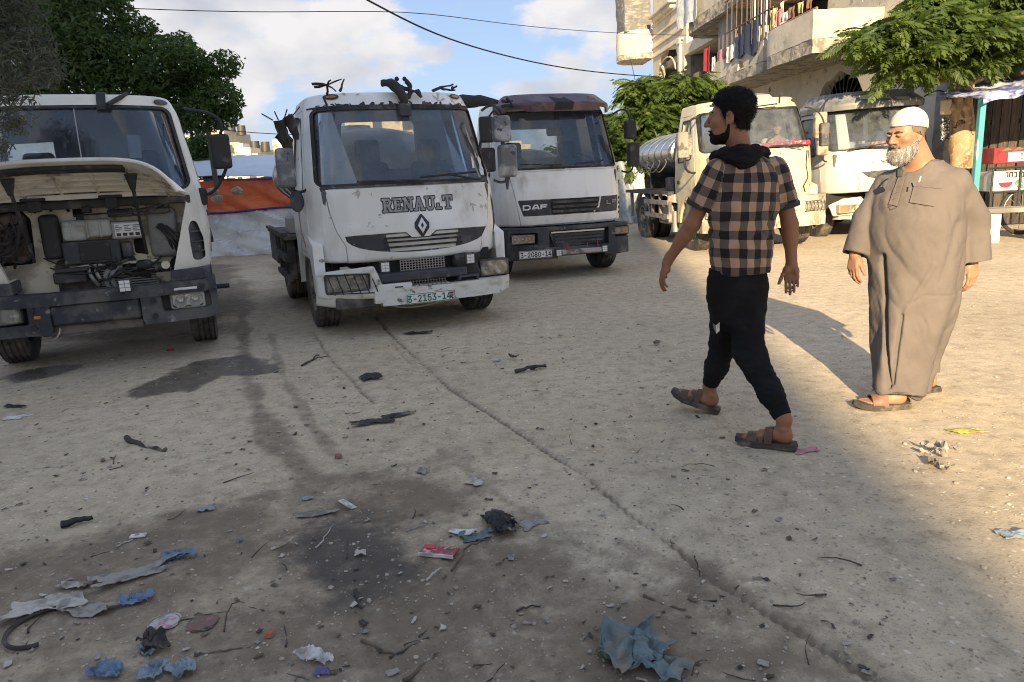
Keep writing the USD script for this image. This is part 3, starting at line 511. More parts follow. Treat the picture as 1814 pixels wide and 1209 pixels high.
# ------------------------------------------------------------------ trees
def leafcloud(clumps, n, size, seed, flat=.75, lean=.35, up=.5, hollow=.45):
    """leaf-sized folded faces spread through the volume of ellipsoid clumps [(centre, radii)]"""
    r = np.random.default_rng(seed); vol = np.array([np.prod(c[1]) ** .67 for c in clumps]); pick = r.choice(len(clumps), n, p=vol / vol.sum())
    d = r.normal(size=(n, 3)); d /= np.linalg.norm(d, axis=1, keepdims=True); rad = hollow + (1 - hollow) * r.random(n) ** .6
    C_ = np.array([c[0] for c in clumps]); R_ = np.array([c[1] for c in clumps])
    wobble = .72 + .56 * meshkit.fbm(d * 2.3 + C_[pick] * 3, 3, seed)
    P = C_[pick] + d * R_[pick] * (rad * wobble)[:, None]
    nrm = d * lean + r.normal(size=(n, 3)) * .55 + A(0, 0, up); nrm /= np.linalg.norm(nrm, axis=1, keepdims=True)
    t = np.cross(nrm, r.normal(size=(n, 3))); t /= np.linalg.norm(t, axis=1, keepdims=True); b = np.cross(nrm, t)
    L = size * (.65 + .7 * r.random(n))[:, None]; W = L * flat * .5
    tip = P + t * L - nrm * L * .18; base = P - t * L * .35; l = P + b * W + nrm * L * .1; q = P - b * W + nrm * L * .1
    V = np.stack([base, l, tip, q], 1).reshape(-1, 3); i = np.arange(n)[:, None] * 4
    return trimesh.Trimesh(V, np.vstack([i + A(0, 3, 2).astype(int), i + A(0, 2, 1).astype(int)]), process=False)
def limb(p0, p1, r0, r1, seed, n=9, wob=.12):
    r = np.random.default_rng(seed); t = np.linspace(0, 1, n)[:, None]; P = A(*p0) * (1 - t) + A(*p1) * t
    P = P + np.sin(t * np.pi) * (r.normal(size=3) * wob * np.linalg.norm(A(*p1) - A(*p0))) * .6 + r.normal(size=(n, 3)) * min(.012, .018 * np.linalg.norm(A(*p1) - A(*p0))) * (t > 0) * (t < 1)
    return tube(P, np.linspace(r0, r1, n), 9)
m_bark = M('grey_bark', (.13, .105, .08), .95, [((.22, .18, .13), 8, .45, .65, (1, 1, .3)), ((.05, .04, .03), 14, .55, .7)], bump=.8, bscale=22)
def leafmat(name, dark, mid, light, trans):
    return M(name, mid, .5, [(dark, 1.7, .45, .62), (light, 2.6, .55, .72), (light, 34, .62, .72)], spec=.35, transl=trans)
m_ficus = leafmat('ficus_leaf', (.030, .055, .018), (.058, .102, .032), (.16, .22, .055), (.13, .21, .035))
m_olive = leafmat('olive_leaf', (.080, .090, .066), (.135, .147, .112), (.25, .26, .21), (.09, .10, .06))
m_poin = leafmat('feather_leaf', (.042, .076, .020), (.082, .13, .030), (.20, .25, .05), (.18, .25, .04))
tr = thing('leafy_tree', 'dense dark green leafy tree behind the truck with the open hood', 'tree')
YF = 14.0; cl = []
rf = np.random.default_rng(21)
for px, py, r, dy in ((70, 30, .9, 1), (150, 20, .8, 0), (60, 110, .95, .6), (150, 95, .85, -.5), (225, 100, .75, .3), (285, 120, .72, 0), (330, 110, .42, -.3), (355, 150, .58, .2), (385, 175, .42, 0), (395, 115, .34, .3), (300, 170, .7, .3), (350, 205, .45, -.2), (395, 205, .3, .1),
                     (230, 165, .7, -.3), (120, 160, .8, 0), (30, 180, .8, .5), (-60, 60, 1.1, .5), (-60, 180, 1, .3), (180, 210, .6, .4), (300, 215, .5, .5), (110, 60, .7, -.6), (245, 55, .35, .1), (320, 78, .3, .2), (180, -10, .5, 0), (100, -20, .7, 0), (20, -10, .9, .3)):
    c = aty(px, py, YF + dy); cl.append((c, A(r, r * 1.1, r * .72) * (.85 + .3 * rf.random())))
obj('crown', leafcloud(cl, 46000, .085, 1, .55), m_ficus, tr, smooth=False)
tb = A(-7.4, 14.4, 0); obj('trunk', limb(tb, tb + A(.2, 0, 2.3), .26, .19, 1), m_bark, tr)
for k, (c, r) in enumerate(cl[::2]): obj('limb', limb(tb + A(.2, 0, 2.2), c, .09, .015, k + 5), m_bark, tr)
ol = thing('olive_tree', 'grey-green olive branches hanging in front of the open-hood truck roof at the left edge', 'tree')
co = []
for px, py, r, Y in ((-40, 30, .32, 5.6), (10, 50, .24, 5.5), (35, 110, .20, 5.4), (85, 118, .14, 5.4), (60, 75, .16, 5.5), (15, 165, .20, 5.4), (70, 140, .11, 5.3), (15, 215, .15, 5.4), (-50, 150, .3, 5.6), (-60, 260, .2, 5.5), (0, 260, .10, 5.4), (25, 10, .22, 5.6), (105, 132, .06, 5.3), (35, 225, .07, 5.35)):
    co.append((aty(px, py, Y), A(r, r, r * .9)))
obj('crown', leafcloud(co, 4600, .046, 4, .28, hollow=.1), m_olive, ol, smooth=False)
ob = A(-5.6, 5.9, 0); obj('trunk', limb(ob, ob + A(.2, -.1, 2.0), .16, .10, 3), m_bark, ol)
for k, (c, r) in enumerate(co): obj('twig', limb(ob + A(.2, -.1, 2.0), c, .022, .004, 40 + k), m_bark, ol)
sm = thing('small_tree', 'small dark bushy tree rising behind the shelter roof near the truck mirror', 'tree')
cs = [(aty(px, py, 19.5), A(r, r, r * .9)) for px, py, r in ((362, 262, .42), (372, 290, .5), (350, 285, .4), (385, 300, .3), (345, 255, .25))]
obj('crown', leafcloud(cs, 4200, .085, 8, .6), m_ficus, sm, smooth=False); c0 = cs[1][0]; obj('trunk', limb((c0[0], 19.5, 0), c0, .09, .05, 8), m_bark, sm)

def frond(r, L):
    """feathery bipinnate leaf: midrib along +x drooping, paired pinnae"""
    V, F = [], []
    def strip(p, dirv, l, w):
        side = np.cross(dirv, A(0, 0, 1)); side /= np.linalg.norm(side) + 1e-9; i = len(V)
        V.extend([p, p + dirv * l * .35 + side * w - A(0, 0, .12 * l), p + dirv * l - A(0, 0, .48 * l), p + dirv * l * .35 - side * w - A(0, 0, .12 * l)]); F.extend([(i, i + 3, i + 2), (i, i + 2, i + 1)])
    n = 9
    for k in range(n):
        t = (k + .6) / n; p = A(L * t, 0, .18 * L * t - .62 * L * t * t); l = .40 * L * math.sin(math.pi * (t * .78 + .16))
        for s in (-1, 1):
            d = A(.62, s * .78, -.06 + .1 * r.normal()); strip(p, d / np.linalg.norm(d), l, .080 * L)
    strip(A(L * .96, 0, -.2 * L), A(1., 0, -.2), .28 * L, .08 * L)
    return np.array(V), np.array(F)
def feathercrown(clumps, n, L, seed):
    r = np.random.default_rng(seed); protos = [frond(r, 1.0) for _ in range(4)]; Vs, Fs, off = [], [], 0
    vol = np.array([np.prod(c[1]) ** .67 for c in clumps]); pick = r.choice(len(clumps), n, p=vol / vol.sum())
    for k in range(n):
        c, R = clumps[pick[k]]; d = r.normal(size=3); d[2] = abs(d[2]) * .8 - .25; d /= np.linalg.norm(d); p = c + d * R * (.4 + .6 * r.random() ** .5)
        v, f = protos[k % 4]; a = math.atan2(d[1], d[0]) + r.normal() * .6; s = L * (.7 + .6 * r.random()); ti = .30 * r.normal() + .12; ro = .5 * r.normal()
        v = v * s; v = np.c_[v[:, 0], v[:, 1] * math.cos(ro) - v[:, 2] * math.sin(ro), v[:, 1] * math.sin(ro) + v[:, 2] * math.cos(ro)]; ca, sa = math.cos(ti), math.sin(ti); v = np.c_[v[:, 0] * ca + v[:, 2] * sa, v[:, 1], -v[:, 0] * sa + v[:, 2] * ca]
        ca, sa = math.cos(a), math.sin(a); v = np.c_[v[:, 0] * ca - v[:, 1] * sa, v[:, 0] * sa + v[:, 1] * ca, v[:, 2]] + p
        Vs.append(v); Fs.append(f + off); off += len(v)
    return trimesh.Trimesh(np.vstack(Vs), np.vstack(Fs), process=False)
# tree beside the fence, its crown over the parked trucks
m_trunk = M('pale_rough_bark', (.36, .26, .15), .95, [((.19, .12, .065), 6, .44, .60, (1, 1, .3)), ((.46, .36, .23), 11, .5, .66), ((.05, .035, .025), 8, .57, .66)], bump=1.0, bscale=26)
YT = 14.6
ft = thing('feathery_tree', 'feathery-leaved tree with a pale gnarled trunk beside the plank fence', 'tree')
tp = [aty(1712, 420, YT), aty(1706, 330, YT), aty(1703, 260, YT), aty(1700, 200, YT), aty(1703, 160, YT), aty(1712, 130, YT)]; tp[0][2] = -.05
tk = tube(spline(tp, 26), np.interp(np.linspace(0, 1, 26), [0, .4, .7, .85, 1], [.27, .235, .23, .23, .17]), 18)
obj('trunk', jitter(jitter(tk, .05, .25, 3), .022, .07, 4), m_trunk, ft)
kn = aty(1684, 192, YT - .1); obj('knot', jitter(T(MF.sphere(.10, 20).translate(kn)), .03, .06, 4), m_trunk, ft)
top = tp[-1]
obj('limb', jitter(limb(top - A(0, 0, .12), aty(1765, 118, YT - .2), .15, .11, 3, wob=.05), .03, .1, 2), m_trunk, ft)
cf = []
for px, py, r, dy in ((1580, 75, .5, -.8), (1530, 88, .28, -.9), (1620, 105, .5, -.9), (1640, 55, .6, -.4), (1690, 85, .62, -.6), (1745, 70, .6, -.5), (1800, 60, .6, -.4), (1690, 20, .5, 0), (1760, 10, .6, 0), (1840, 20, .7, 0), (1600, 138, .3, -.8), (1660, 135, .35, -.5), (1780, 112, .4, -.2), (1850, 100, .5, 0), (1720, 125, .3, -.6), (1555, 110, .2, -.9), (1650, 5, .3, -.2), (1820, -40, .8, 0), (1575, 150, .16, -.7)):
    cf.append((aty(px, py - 14, YT + dy), A(r, r, r * .5)))
obj('crown', feathercrown(cf, 2500, .36, 7), m_poin, ft, smooth=False)
for k, (c, r) in enumerate(cf): obj('limb', limb(top - A(0, 0, .05), c - A(0, 0, .05), .05, .012, 70 + k, wob=.08), m_bark, ft)
bt = thing('feathery_tree', 'bright feathery-leaved tree between the dark-visored truck and the balcony building', 'tree')
YB = 22.6; cb = []
for px, py, r, dy in ((1140, 165, .7, 0), (1130, 150, .35, 0), (1180, 175, .9, .2), (1215, 160, .8, -.2), (1205, 205, 1.0, 0), (1150, 215, .9, -.3), (1110, 250, .9, 0), (1090, 285, .8, .2), (1180, 255, .9, -.4), (1130, 290, .7, -.4), (1225, 225, .8, .2), (1060, 260, .7, .4), (1240, 190, .5, 0), (1100, 220, .6, .2), (1000, 290, .8, .3), (1040, 240, .6, .3)):
    r *= .84; cb.append((aty(px, py, YB + dy), A(r, r, r * .8)))
obj('crown', feathercrown(cb, 3300, .46, 9), m_poin, bt, smooth=False)
q = aty(1165, 300, YB); obj('trunk', limb((q[0], YB, 0), (q[0], YB, 3.0), .17, .11, 5), m_bark, bt)
for k, (c, r) in enumerate(cb): obj('limb', limb((q[0], YB, 2.4), c, .05, .012, 110 + k), m_bark, bt)

# ------------------------------------------------------------------ fence, pillar, awning and fruit cart at the right
YN = float((B0 + BD * S0)[1]) - .5; zf = aty(1750, 90, YN)[2]
pf = thing('plank_fence', 'tall fence of dark weathered upright planks behind the feathery tree and the fruit cart', 'fence')
m_plank = [M('dark_plank_%s' % 'abc'[k], c, .85, [((c[0] * .45, c[1] * .45, c[2] * .45), 5, .45, .62, (6, 6, .5)), ((.16, .13, .10), 7, .58, .72, (5, 5, .4))], bump=.4, bscale=30) for k, c in enumerate([(.065, .05, .04), (.085, .066, .05), (.05, .04, .034)])]
rp = np.random.default_rng(8); x = 9.42
while x < 13.6:
    w = .16 + .05 * rp.random(); dz = .12 * rp.random(); dy = .03 * rp.random()
    obj('plank', box(x, x + w - .012, YN + dy - .4 * (x - 9.55) * .25, YN + dy + .03 - .4 * (x - 9.55) * .25, .02, zf + dz, .006), m_plank[rp.integers(3)], pf, smooth=False); x += w
obj('rail', tube([(9.5, YN + .1, .6), (13.6, YN - .3, .6)], .05, 6), m_plank[0], pf); obj('rail', tube([(9.5, YN + .1, 2.1), (13.6, YN - .3, 2.1)], .05, 6), m_plank[0], pf)
pl = thing('concrete_pillar', 'grey plastered pillar left of the pale tree trunk, behind the grey-visored truck', 'pillar', (9.06, YN - .1, 0))
obj('shaft', jitter(T(box(-.2, .2, -.2, .2, 0, 3.0, .02).refine_to_length(.15)), .02, .2, 3), M('grey_plaster', (.34, .34, .34), .9, [((.22, .22, .22), 4, .45, .65)], bump=.5), pl)
obj('cap', box(-.24, .24, -.24, .24, 3.0, 3.1, .02), m_concrete, pl)
# awning
YA = 13.3
aw = thing('awning', 'blue and white tarpaulin awning on a turquoise post at the right edge', 'awning')
m_turq = M('turquoise_paint', (.07, .31, .35), .5, [((.50, .56, .55), 5, .53, .62, (1, 1, .25)), ((.06, .28, .32), 3, .5, .65, (1, 1, .3))])
a0, a1 = aty(1741, 172, YA), aty(1728, 330, YA); a1[2] = 0
obj('post', box(a0[0] - .05, a0[0] + .05, YA - .05, YA + .05, 0, a0[2], .008), m_turq, aw)
obj('post', box(a0[0] + 2.3, a0[0] + 2.4, YA - .05, YA + .05, 0, a0[2] + .2, .008), m_turq, aw)
def awf(u, v):
    x = a0[0] - .08 + 2.6 * u; return np.stack([x, YA - .15 + 1.7 * v, a0[2] - .03 + .30 * np.sin(u * 1.5) + .22 * v + .025 * np.sin(u * 21) * (1 - v) - .10 * (v < .04)], -1)
obj('canopy', thick(jitter(sheet(50, 26, awf), .06, .22, 5), .02), M('blue_white_tarp', (.09, .12, .34), .5, [((.55, .58, .68), 2.2, .47, .6), ((.05, .06, .2), 6, .5, .68)], bump=.5, bscale=9), aw)
obj('rail', tube([(a0[0], YA, a0[2]), (a0[0] + 2.4, YA, a0[2] + .22)], .025, 6), m_iron, aw)
# fruit cart
YC = 13.0
m_red = M('cart_red', (.27, .018, .024), .6, [((.14, .012, .015), 6, .48, .64)]); m_leaf = M('cart_green', (.05, .18, .06), .6); m_sign = M('sign_white', (.52, .51, .49), .6, [((.40, .38, .35), 6, .5, .7)])  # cart red and sign white darkened: shade over the stall put into the colour
m_ink = M('sign_ink', (.03, .025, .03), .6); m_redink = M('sign_red', (.45, .02, .03), .6); m_steel = M('dark_steel', (.04, .04, .042), .5, metallic=.4)
c0 = aty(1757, 340, YC); c1 = aty(1757, 290, YC); cx0 = c0[0]
cart = thing('fruit_cart', 'watermelon seller cart with a red-topped box, white picture sign and spoked wheel by the fence', 'cart', (cx0, YC, 0))
zb, zt_ = c0[2], c1[2]
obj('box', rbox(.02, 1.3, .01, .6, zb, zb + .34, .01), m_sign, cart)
obj('frame', cat(*[tube([(x, -.03, .42), (x, -.03, zb + .42)], .018, 6) for x in (-.03, .46, 1.32)], tube([(-.1, -.03, zb + .40), (1.34, -.03, zb + .40)], .02, 6), tube([(-.03, -.03, zb - .02), (1.32, -.03, zb - .02)], .016, 6), tube([(-.03, .6, .42), (-.03, .6, zb + .4)], .018, 6)), m_steel, cart)
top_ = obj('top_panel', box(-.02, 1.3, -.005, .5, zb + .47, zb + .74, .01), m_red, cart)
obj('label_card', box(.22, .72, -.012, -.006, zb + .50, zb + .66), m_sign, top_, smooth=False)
obj('painted_leaf', prism(unary_union([Polygon([(.1 + .2 * k, zb + .68), (.2 + .2 * k, zb + .74), (.28 + .2 * k, zb + .70)]) for k in range(6)]), -.012, -.007), m_leaf, top_, smooth=False)
for k in range(2): obj('painted_melon', prism(shapely.Point(.11 + .72 * k, zb + .585).buffer(.07), -.011, -.006), m_redink, top_, smooth=False)
# Hebrew lettering by strokes
HB = {'aleph': [[(0, 1), (.8, 0)], [(.75, 1), (.68, .6), (.45, .5)], [(.08, 0), (.12, .4), (.3, .62)]], 'bet': [[(.05, 1), (.7, 1), (.7, 0)], [(0, 0), (.85, 0)]], 'tet': [[(0, 1), (0, 0), (.75, 0), (.8, 1), (.45, 1), (.42, .75)]],
      'yod': [[(.1, 1), (.3, 1), (.28, .6)]], 'het': [[(.05, 0), (.05, 1), (.75, 1), (.75, 0)]], 'mem': [[(0, 0), (.12, 1)], [(.12, .8), (.4, 1), (.7, .9), (.78, 0), (.4, 0)]], 'vav': [[(.08, 1), (.3, 1), (.3, 0)]], 'resh': [[(.05, 1), (.7, 1), (.72, 0)]]}
HW = {'yod': .5, 'vav': .5}
def hebrew(words, h, xr, z, a0, a1, wt=.13):
    """words read right to left from the right edge xr"""
    x = xr; out = []
    for w in words:
        for ch in w:
            wd = HW.get(ch, .9) * h * .9; x -= wd + .16 * h
            out += [LineString([(x + p[0] * h * .85, z + p[1] * h) for p in st]).buffer(wt * h, cap_style='flat') for st in HB[ch]]
        x -= .42 * h
    return prism(unary_union(out), a0, a1)
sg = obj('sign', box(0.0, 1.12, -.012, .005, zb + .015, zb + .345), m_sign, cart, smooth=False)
W1, W2 = ['aleph', 'bet', 'tet', 'yod', 'het'], ['mem', 'vav', 'bet', 'het', 'resh']
obj('lettering', hebrew([W1, W2], .078, .93, zb + .235, -.017, -.012), m_ink, sg, smooth=False)
obj('lettering', hebrew([W1], .035, .60, zb + .60, -.016, -.012, .12), m_redink, top_, smooth=False); obj('lettering', hebrew([W1, W2], .028, .70, zb + .525, -.016, -.012, .12), m_ink, top_, smooth=False)
th = np.linspace(0, np.pi, 14)
obj('painted_slice', prism(Polygon([(.22 + .12 * math.cos(t), zb + .15 - .09 * math.sin(t)) for t in th]), -.016, -.012), m_redink, sg, smooth=False)
obj('painted_melons', prism(unary_union([shapely.affinity.scale(shapely.Point(.52, zb + .13).buffer(.09), 1.5, 1), shapely.affinity.scale(shapely.Point(.72, zb + .12).buffer(.08), 1.5, 1)]), -.016, -.012), M('cart_melon', (.20, .32, .24), .6, [((.07, .16, .10), 16, .45, .55, (3, 1, 1))]), sg, smooth=False)
wc = A(.62, .05, .47); R_ = .40; th = np.linspace(0, 2 * np.pi, 29)
wh = obj('wheel', tube([wc + A(R_ * math.cos(t), 0, R_ * math.sin(t)) for t in th], .035, 8, False), M('tyre_plain', (.03, .03, .03), .8), cart)
obj('rim', tube([wc + A((R_ - .04) * math.cos(t), 0, (R_ - .04) * math.sin(t)) for t in th], .014, 6, False), m_polemetal, wh)
obj('spokes', [tube([wc, wc + A((R_ - .04) * math.cos(t), 0, (R_ - .04) * math.sin(t))], .004, 4) for t in np.linspace(0, 2 * np.pi, 19)[:-1]] + [cyl(wc - A(0, .06, 0), wc + A(0, .06, 0), .03)], m_polemetal, wh, kind='stuff')
bl = thing('leafy_bush', 'dark leafy shoots at the right edge of the fruit cart', 'bush', (cx0 + 1.25, YC - .1, 0))
obj('leaves', leafcloud([(A(0, 0, zb + .2), A(.2, .15, .3))], 500, .06, 3), m_ficus, bl, smooth=False); obj('stem', limb((0, 0, 0), (0, 0, zb + .2), .02, .01, 4), m_bark, bl)
# bench slab in front of the cart
YB2 = 12.5; b0 = aty(1738, 372, YB2)
bench = thing('stone_bench', 'low concrete slab bench standing in front of the fruit cart', 'bench', (b0[0], YB2, 0))
obj('slab', jitter(T(box(0, 2.4, -.2, .25, b0[2] - .06, b0[2] + .02, .01).refine_to_length(.1)), .012, .1, 2), m_concrete, bench)
obj('leg', jitter(T(box(.06, .26, -.16, .2, 0, b0[2] - .062, .01).refine_to_length(.1)), .012, .1, 3), m_sign, bench); obj('leg', jitter(T(box(.92, 1.15, -.16, .2, 0, b0[2] - .062, .01).refine_to_length(.1)), .012, .1, 4), m_concrete, bench)

# ------------------------------------------------------------------ overhead cables
m_cable = M('black_cable', (.02, .02, .022), .6)
def cable(label, pts, r, sag=0):
    P = [aty(*q) for q in pts]; o = obj('overhead_cable', tube(spline(P, 40), r, 5), m_cable, None, label=label, cat='cable'); return o
cable('thicker black cable sloping down from the top of the sky to the balcony building', [(560, -45, 15), (650, 0, 17), (760, 55, 20), (900, 100, 24), (1010, 122, 28), (1140, 135, 34), (1175, 137, 37)], .022)
cable('thin wire crossing the whole sky from the leafy tree to the right balcony', [(60, 8, 14), (200, 14, 15), (420, 21, 16), (560, 21, 17), (710, 22, 18), (860, 38, 20), (1080, 58, 24), (1250, 63, 27), (1480, 62, 26), (1600, 58, 22)], .009)
cable('thin low wire behind the left mirror of the front white truck', [(330, 220, 20), (420, 233, 21), (495, 238, 22), (560, 242, 24)], .011)
cable('thin drop wire hanging below the far corner balcony', [(1116, 104, 36), (1122, 128, 36), (1128, 160, 36)], .015)
# ------------------------------------------------------------------ truck kit
def wpaint(name, base, grime=(.30, .27, .22), scuff=.66, rust=.70):
    return M(name, base, .42, [((base[0] * .84, base[1] * .83, base[2] * .79), 1.3, .42, .62), (grime, 3.2, .54, .76, (1, 1, .6), 6.0, .65), ((.17, .155, .14), 7.5, scuff, scuff + .05, (1, 1, 1.5), 8.0), ((.20, .095, .05), 5.5, rust, rust + .05)], bump=.06, bscale=18, coat=.15)
m_tyre = M('worn_tyre', (.035, .034, .033), .9, [((.17, .15, .125), 4, .42, .68), ((.09, .08, .07), 20, .5, .65)], bump=.3, bscale=40)
m_rim = M('dusty_rim', (.24, .22, .19), .7, [((.10, .09, .08), 6, .45, .6), ((.34, .30, .25), 9, .5, .7)], bump=.3)
m_chassis = M('chassis_dark', (.045, .043, .042), .75, [((.16, .14, .12), 4, .46, .66), ((.12, .065, .04), 7, .58, .7)], bump=.3)
m_plastic = M('dark_plastic', (.035, .038, .045), .62, [((.12, .115, .11), 4, .46, .68), ((.20, .19, .175), 12, .6, .74)], bump=.2)
m_navy = M('navy_bumper', (.028, .031, .040), .7, [((.105, .10, .092), 3.2, .41, .64), ((.26, .25, .23), 9, .60, .72), ((.02, .022, .027), 5, .55, .7)], bump=.3, bscale=35)
m_rubber = M('black_rubber', (.02, .02, .02), .7, [((.10, .095, .085), 6, .52, .7)])
m_seat = M('seat_cloth', (.045, .052, .062), .95)
m_dash = M('dash_grey', (.10, .105, .11), .8)
m_lining = M('cab_lining', (.17, .175, .18), .9)
m_chrome = M('lamp_reflector', (.72, .72, .70), .18, metallic=.9)
m_steel2 = M('bare_steel', (.50, .50, .49), .26, [((.36, .35, .33), 3, .45, .65, (1, .3, 3)), ((.22, .20, .17), 7, .60, .74)], metallic=.92, bump=.08, bscale=8)
m_plate = M('plate_white', (.70, .70, .68), .5, [((.55, .53, .49), 12, .5, .68)])
m_green = M('plate_green', (.015, .13, .07), .5); m_letter = M('letter_black', (.02, .02, .022), .5); m_silver = M('letter_silver', (.62, .63, .64), .35, metallic=.4)
m_letgrey = M('letter_grey', (.24, .25, .25), .5, [((.38, .39, .38), 16, .5, .65)])
m_amber = M('lamp_amber', (.42, .15, .02), .25)
m_led = M('led_face', (.70, .70, .66), .3); m_redcloth = M('red_dash_cloth', (.50, .03, .06), .85, [((.62, .30, .30), 18, .55, .62)])
g_ws = glass('windscreen_glass', (.80, .84, .86), .07, (.40, .43, .46)); g_dark = glass('dusty_dark_glass', (.70, .75, .79), .06, (.26, .30, .35)); g_lens = glass('lamp_lens', (.92, .92, .90), .10, (.5, .49, .45))

class Cab:
    def __init__(s, levels, yb, r=.04, n=3.0, ysplit=.95):
        s.pts = []
        for z, hw, yf, yc in levels:
            for t in np.linspace(0, np.pi / 2, 9):
                x = hw * math.cos(t) ** (2 / n); y = yc - (yc - yf) * math.sin(t) ** (2 / n)
                s.pts += [(x - r if x > r else x, y + r, z), (-(x - r if x > r else x), y + r, z)]
            s.pts += [(hw - r, yb, z), (-hw + r, yb, z)]
        s.r, s.c, s.ys = r, {}, ysplit
    def outer(s, dr=0.0):
        k = round(dr, 4)
        if k not in s.c:
            b = MF.sphere(max(.004, s.r + dr), 12); e = min(0, s.r + dr - .004)
            pts = np.array(s.pts)
            if e < 0:
                c = pts.mean(0); d = np.sign(pts - c); pts = pts + d * e * A(1, 0, 1); pts[:, 1] += np.where(pts[:, 1] > 1.2, e, -e)
            s.c[k] = MF.batch_hull([b.translate(tuple(p)) for p in pts])
        return s.c[k]
    def layer(s, d0, d1): return s.outer(d1) - s.outer(d0)
    def front(s, poly, d0, d1): return s.layer(d0, d1) ^ prism(poly, -2, s.ys, 'y')
    def side(s, poly, d0, d1, sgn): return s.layer(d0, d1) ^ prism(poly, *((.3, 2.0) if sgn > 0 else (-2.0, -.3)), axis='x')
    def back(s, poly, d0, d1): return s.layer(d0, d1) ^ prism(poly, s.ys + .2, 4, 'y')
def dent(m, amp=.004, sc=.22, L=.09, seed=0):
    return jitter(T(m.refine_to_length(L)), amp, sc, seed)
def ringpoly(p, w): return p.difference(p.buffer(-w))

def make_cab(t, c, paint, ws, panel=None, doors=None, rearwin=None, cuts=(), holes=(), shellcut=None, gl=None, amp=.004, seed=0, panel_paint=None, gask=.028, sidewin=True):
    """shell, front panel, doors with windows, gaskets, glass, lining"""
    shell = c.layer(-.05, 0) - prism(ws, -2, c.ys, 'y')
    if panel is not None:
        shell = shell - c.front(panel, -.02, .05)
        pm = c.front(panel.buffer(-.007), -.02, .004)
        for h in holes: pm = pm - prism(h, -2, c.ys)
        obj('front_panel', dent(pm, amp, seed=seed), panel_paint or paint, t)
    if rearwin is not None:
        shell = shell - prism(rearwin, c.ys + .2, 4)
        obj('rear_window', c.back(rearwin, -.03, -.022), g_lens, t, smooth=False)
    if doors is not None:
        door, win = doors
        for sg in (-1, 1):
            shell = shell - c.side(door, -.03, .06, sg)
            d = c.side(door.buffer(-.008), -.03, .003, sg) - prism(win, *((.2, 2) if sg > 0 else (-2, -.2)), axis='x')
            dd = obj('door', dent(d, amp, seed=seed + 1), paint, t)
            if sidewin: obj('window_pane', c.side(win, -.02, -.014, sg), gl or g_ws, dd, smooth=False)
            obj('window_seal', c.side(ringpoly(win.buffer(.012), .02), -.012, .006, sg), m_rubber, dd, smooth=False)
            hx = c.side(rounded([(door.bounds[2] - .25, 1.22), (door.bounds[2] - .08, 1.22), (door.bounds[2] - .08, 1.28), (door.bounds[2] - .25, 1.28)], .015), 0, .02, sg)
            obj('handle', hx, m_plastic, dd, smooth=False)
    for q in cuts: shell = shell - q
    if shellcut is not None: shell = shell - shellcut
    obj('cab_shell', dent(shell, amp, seed=seed), paint, t)
    w = obj('windscreen', c.front(ws.buffer(-.012), -.016, -.010), gl or g_ws, t, smooth=40)
    obj('windscreen_seal', c.front(ringpoly(ws.buffer(.006), gask), -.02, .005), m_rubber, w, smooth=False)
    return w
def lining(t, z0, z1, hw, yb, dash_z, seats=((-.5, .95), (.5, .95)), floor_y=.35, wheel=None, head=1.92, dash=None):
    obj('cab_lining', cat(box(-hw, hw, floor_y, yb - .06, z0 + .06, z0 + .1), box(-hw + .05, hw - .05, yb - .075, yb - .055, z0 + .1, 1.62)), m_lining, t, smooth=False)
    obj('dashboard', rbox(-hw + .04, hw - .04, floor_y - .16, floor_y + .24, dash_z - .45, dash_z, .05), dash or m_dash, t)
    for x, y in seats:
        s = obj('seat', cat(rbox(x - .23, x + .23, y - .1, y + .36, z0 + .3, z0 + .48, .06), rbox(x - .22, x + .22, y + .30, y + .42, z0 + .45, head - .24, .055)), m_seat, t)
        obj('headrest', rbox(x - .135, x + .135, y + .31, y + .40, head - .26, head, .045), m_seat, s)
    if wheel is not None:
        x, y, z = wheel; th = np.linspace(0, 2 * np.pi, 25)
        obj('steering_wheel', cat(tube([A(x + .22 * math.cos(a), y + .12 * math.sin(a), z + .17 * math.sin(a)) for a in th], .017, 8, False), tube([(x - .2, y, z), (x + .2, y, z)], .018, 6), tube([(x, y, z), (x, y - .12, z - .35)], .03, 6)), m_rubber, t)
def wheel(t, x, y, r, w=.24, side=-1, steer=0.0):
    """tyre with ribs, rim dish, hub and nuts; side = the direction the dish faces"""
    h = w / 2
    prof = [(r * .58, -h * .8), (r * .90, -h), (r * .985, -h * .88)]
    for k in range(4):
        a = -h * .8 + k * h * .4; prof += [(r, a + .01), (r, a + h * .3), (r - .012, a + h * .32), (r - .012, a + h * .38)]
    prof += [(r, h * .82), (r * .985, h * .88), (r * .90, h), (r * .58, h * .8)]
    R = trimesh.transformations.rotation_matrix(math.radians(steer), [0, 0, 1]); O = trimesh.transformations.translation_matrix((x, y, r - .012))
    def put(m): q = T(m).copy(); q.apply_transform(O @ R); return q
    ty = obj('wheel', put(lathe(prof, 40, 'x')), m_tyre, t)
    s = side
    dish = [(.02, s * h * .1), (r * .30, s * h * .1), (r * .34, s * h * .55), (r * .40, s * h * .55), (r * .50, s * h * .3), (r * .56, s * h * .86), (r * .60, s * h * .86), (r * .60, s * h * .7), (r * .52, s * h * .1), (r * .42, -s * h * .1), (.02, -s * h * .1)]
    obj('rim', put(lathe(dish, 28, 'x')), m_rim, ty)
    hub = [cyl((s * h * .05, 0, 0), (s * h * 1.05, 0, 0), r * .20, r * .16, 14)]
    obj('hub', put(cat(*hub)), m_rim, ty)
    for k in range(8):
        a = k * math.pi / 4
        obj('wheel_nut', put(cyl((s * h * .5, r * .37 * math.cos(a), r * .37 * math.sin(a)), (s * h * .85, r * .37 * math.cos(a), r * .37 * math.sin(a)), .016, n=6)), m_rim, ty, smooth=False)
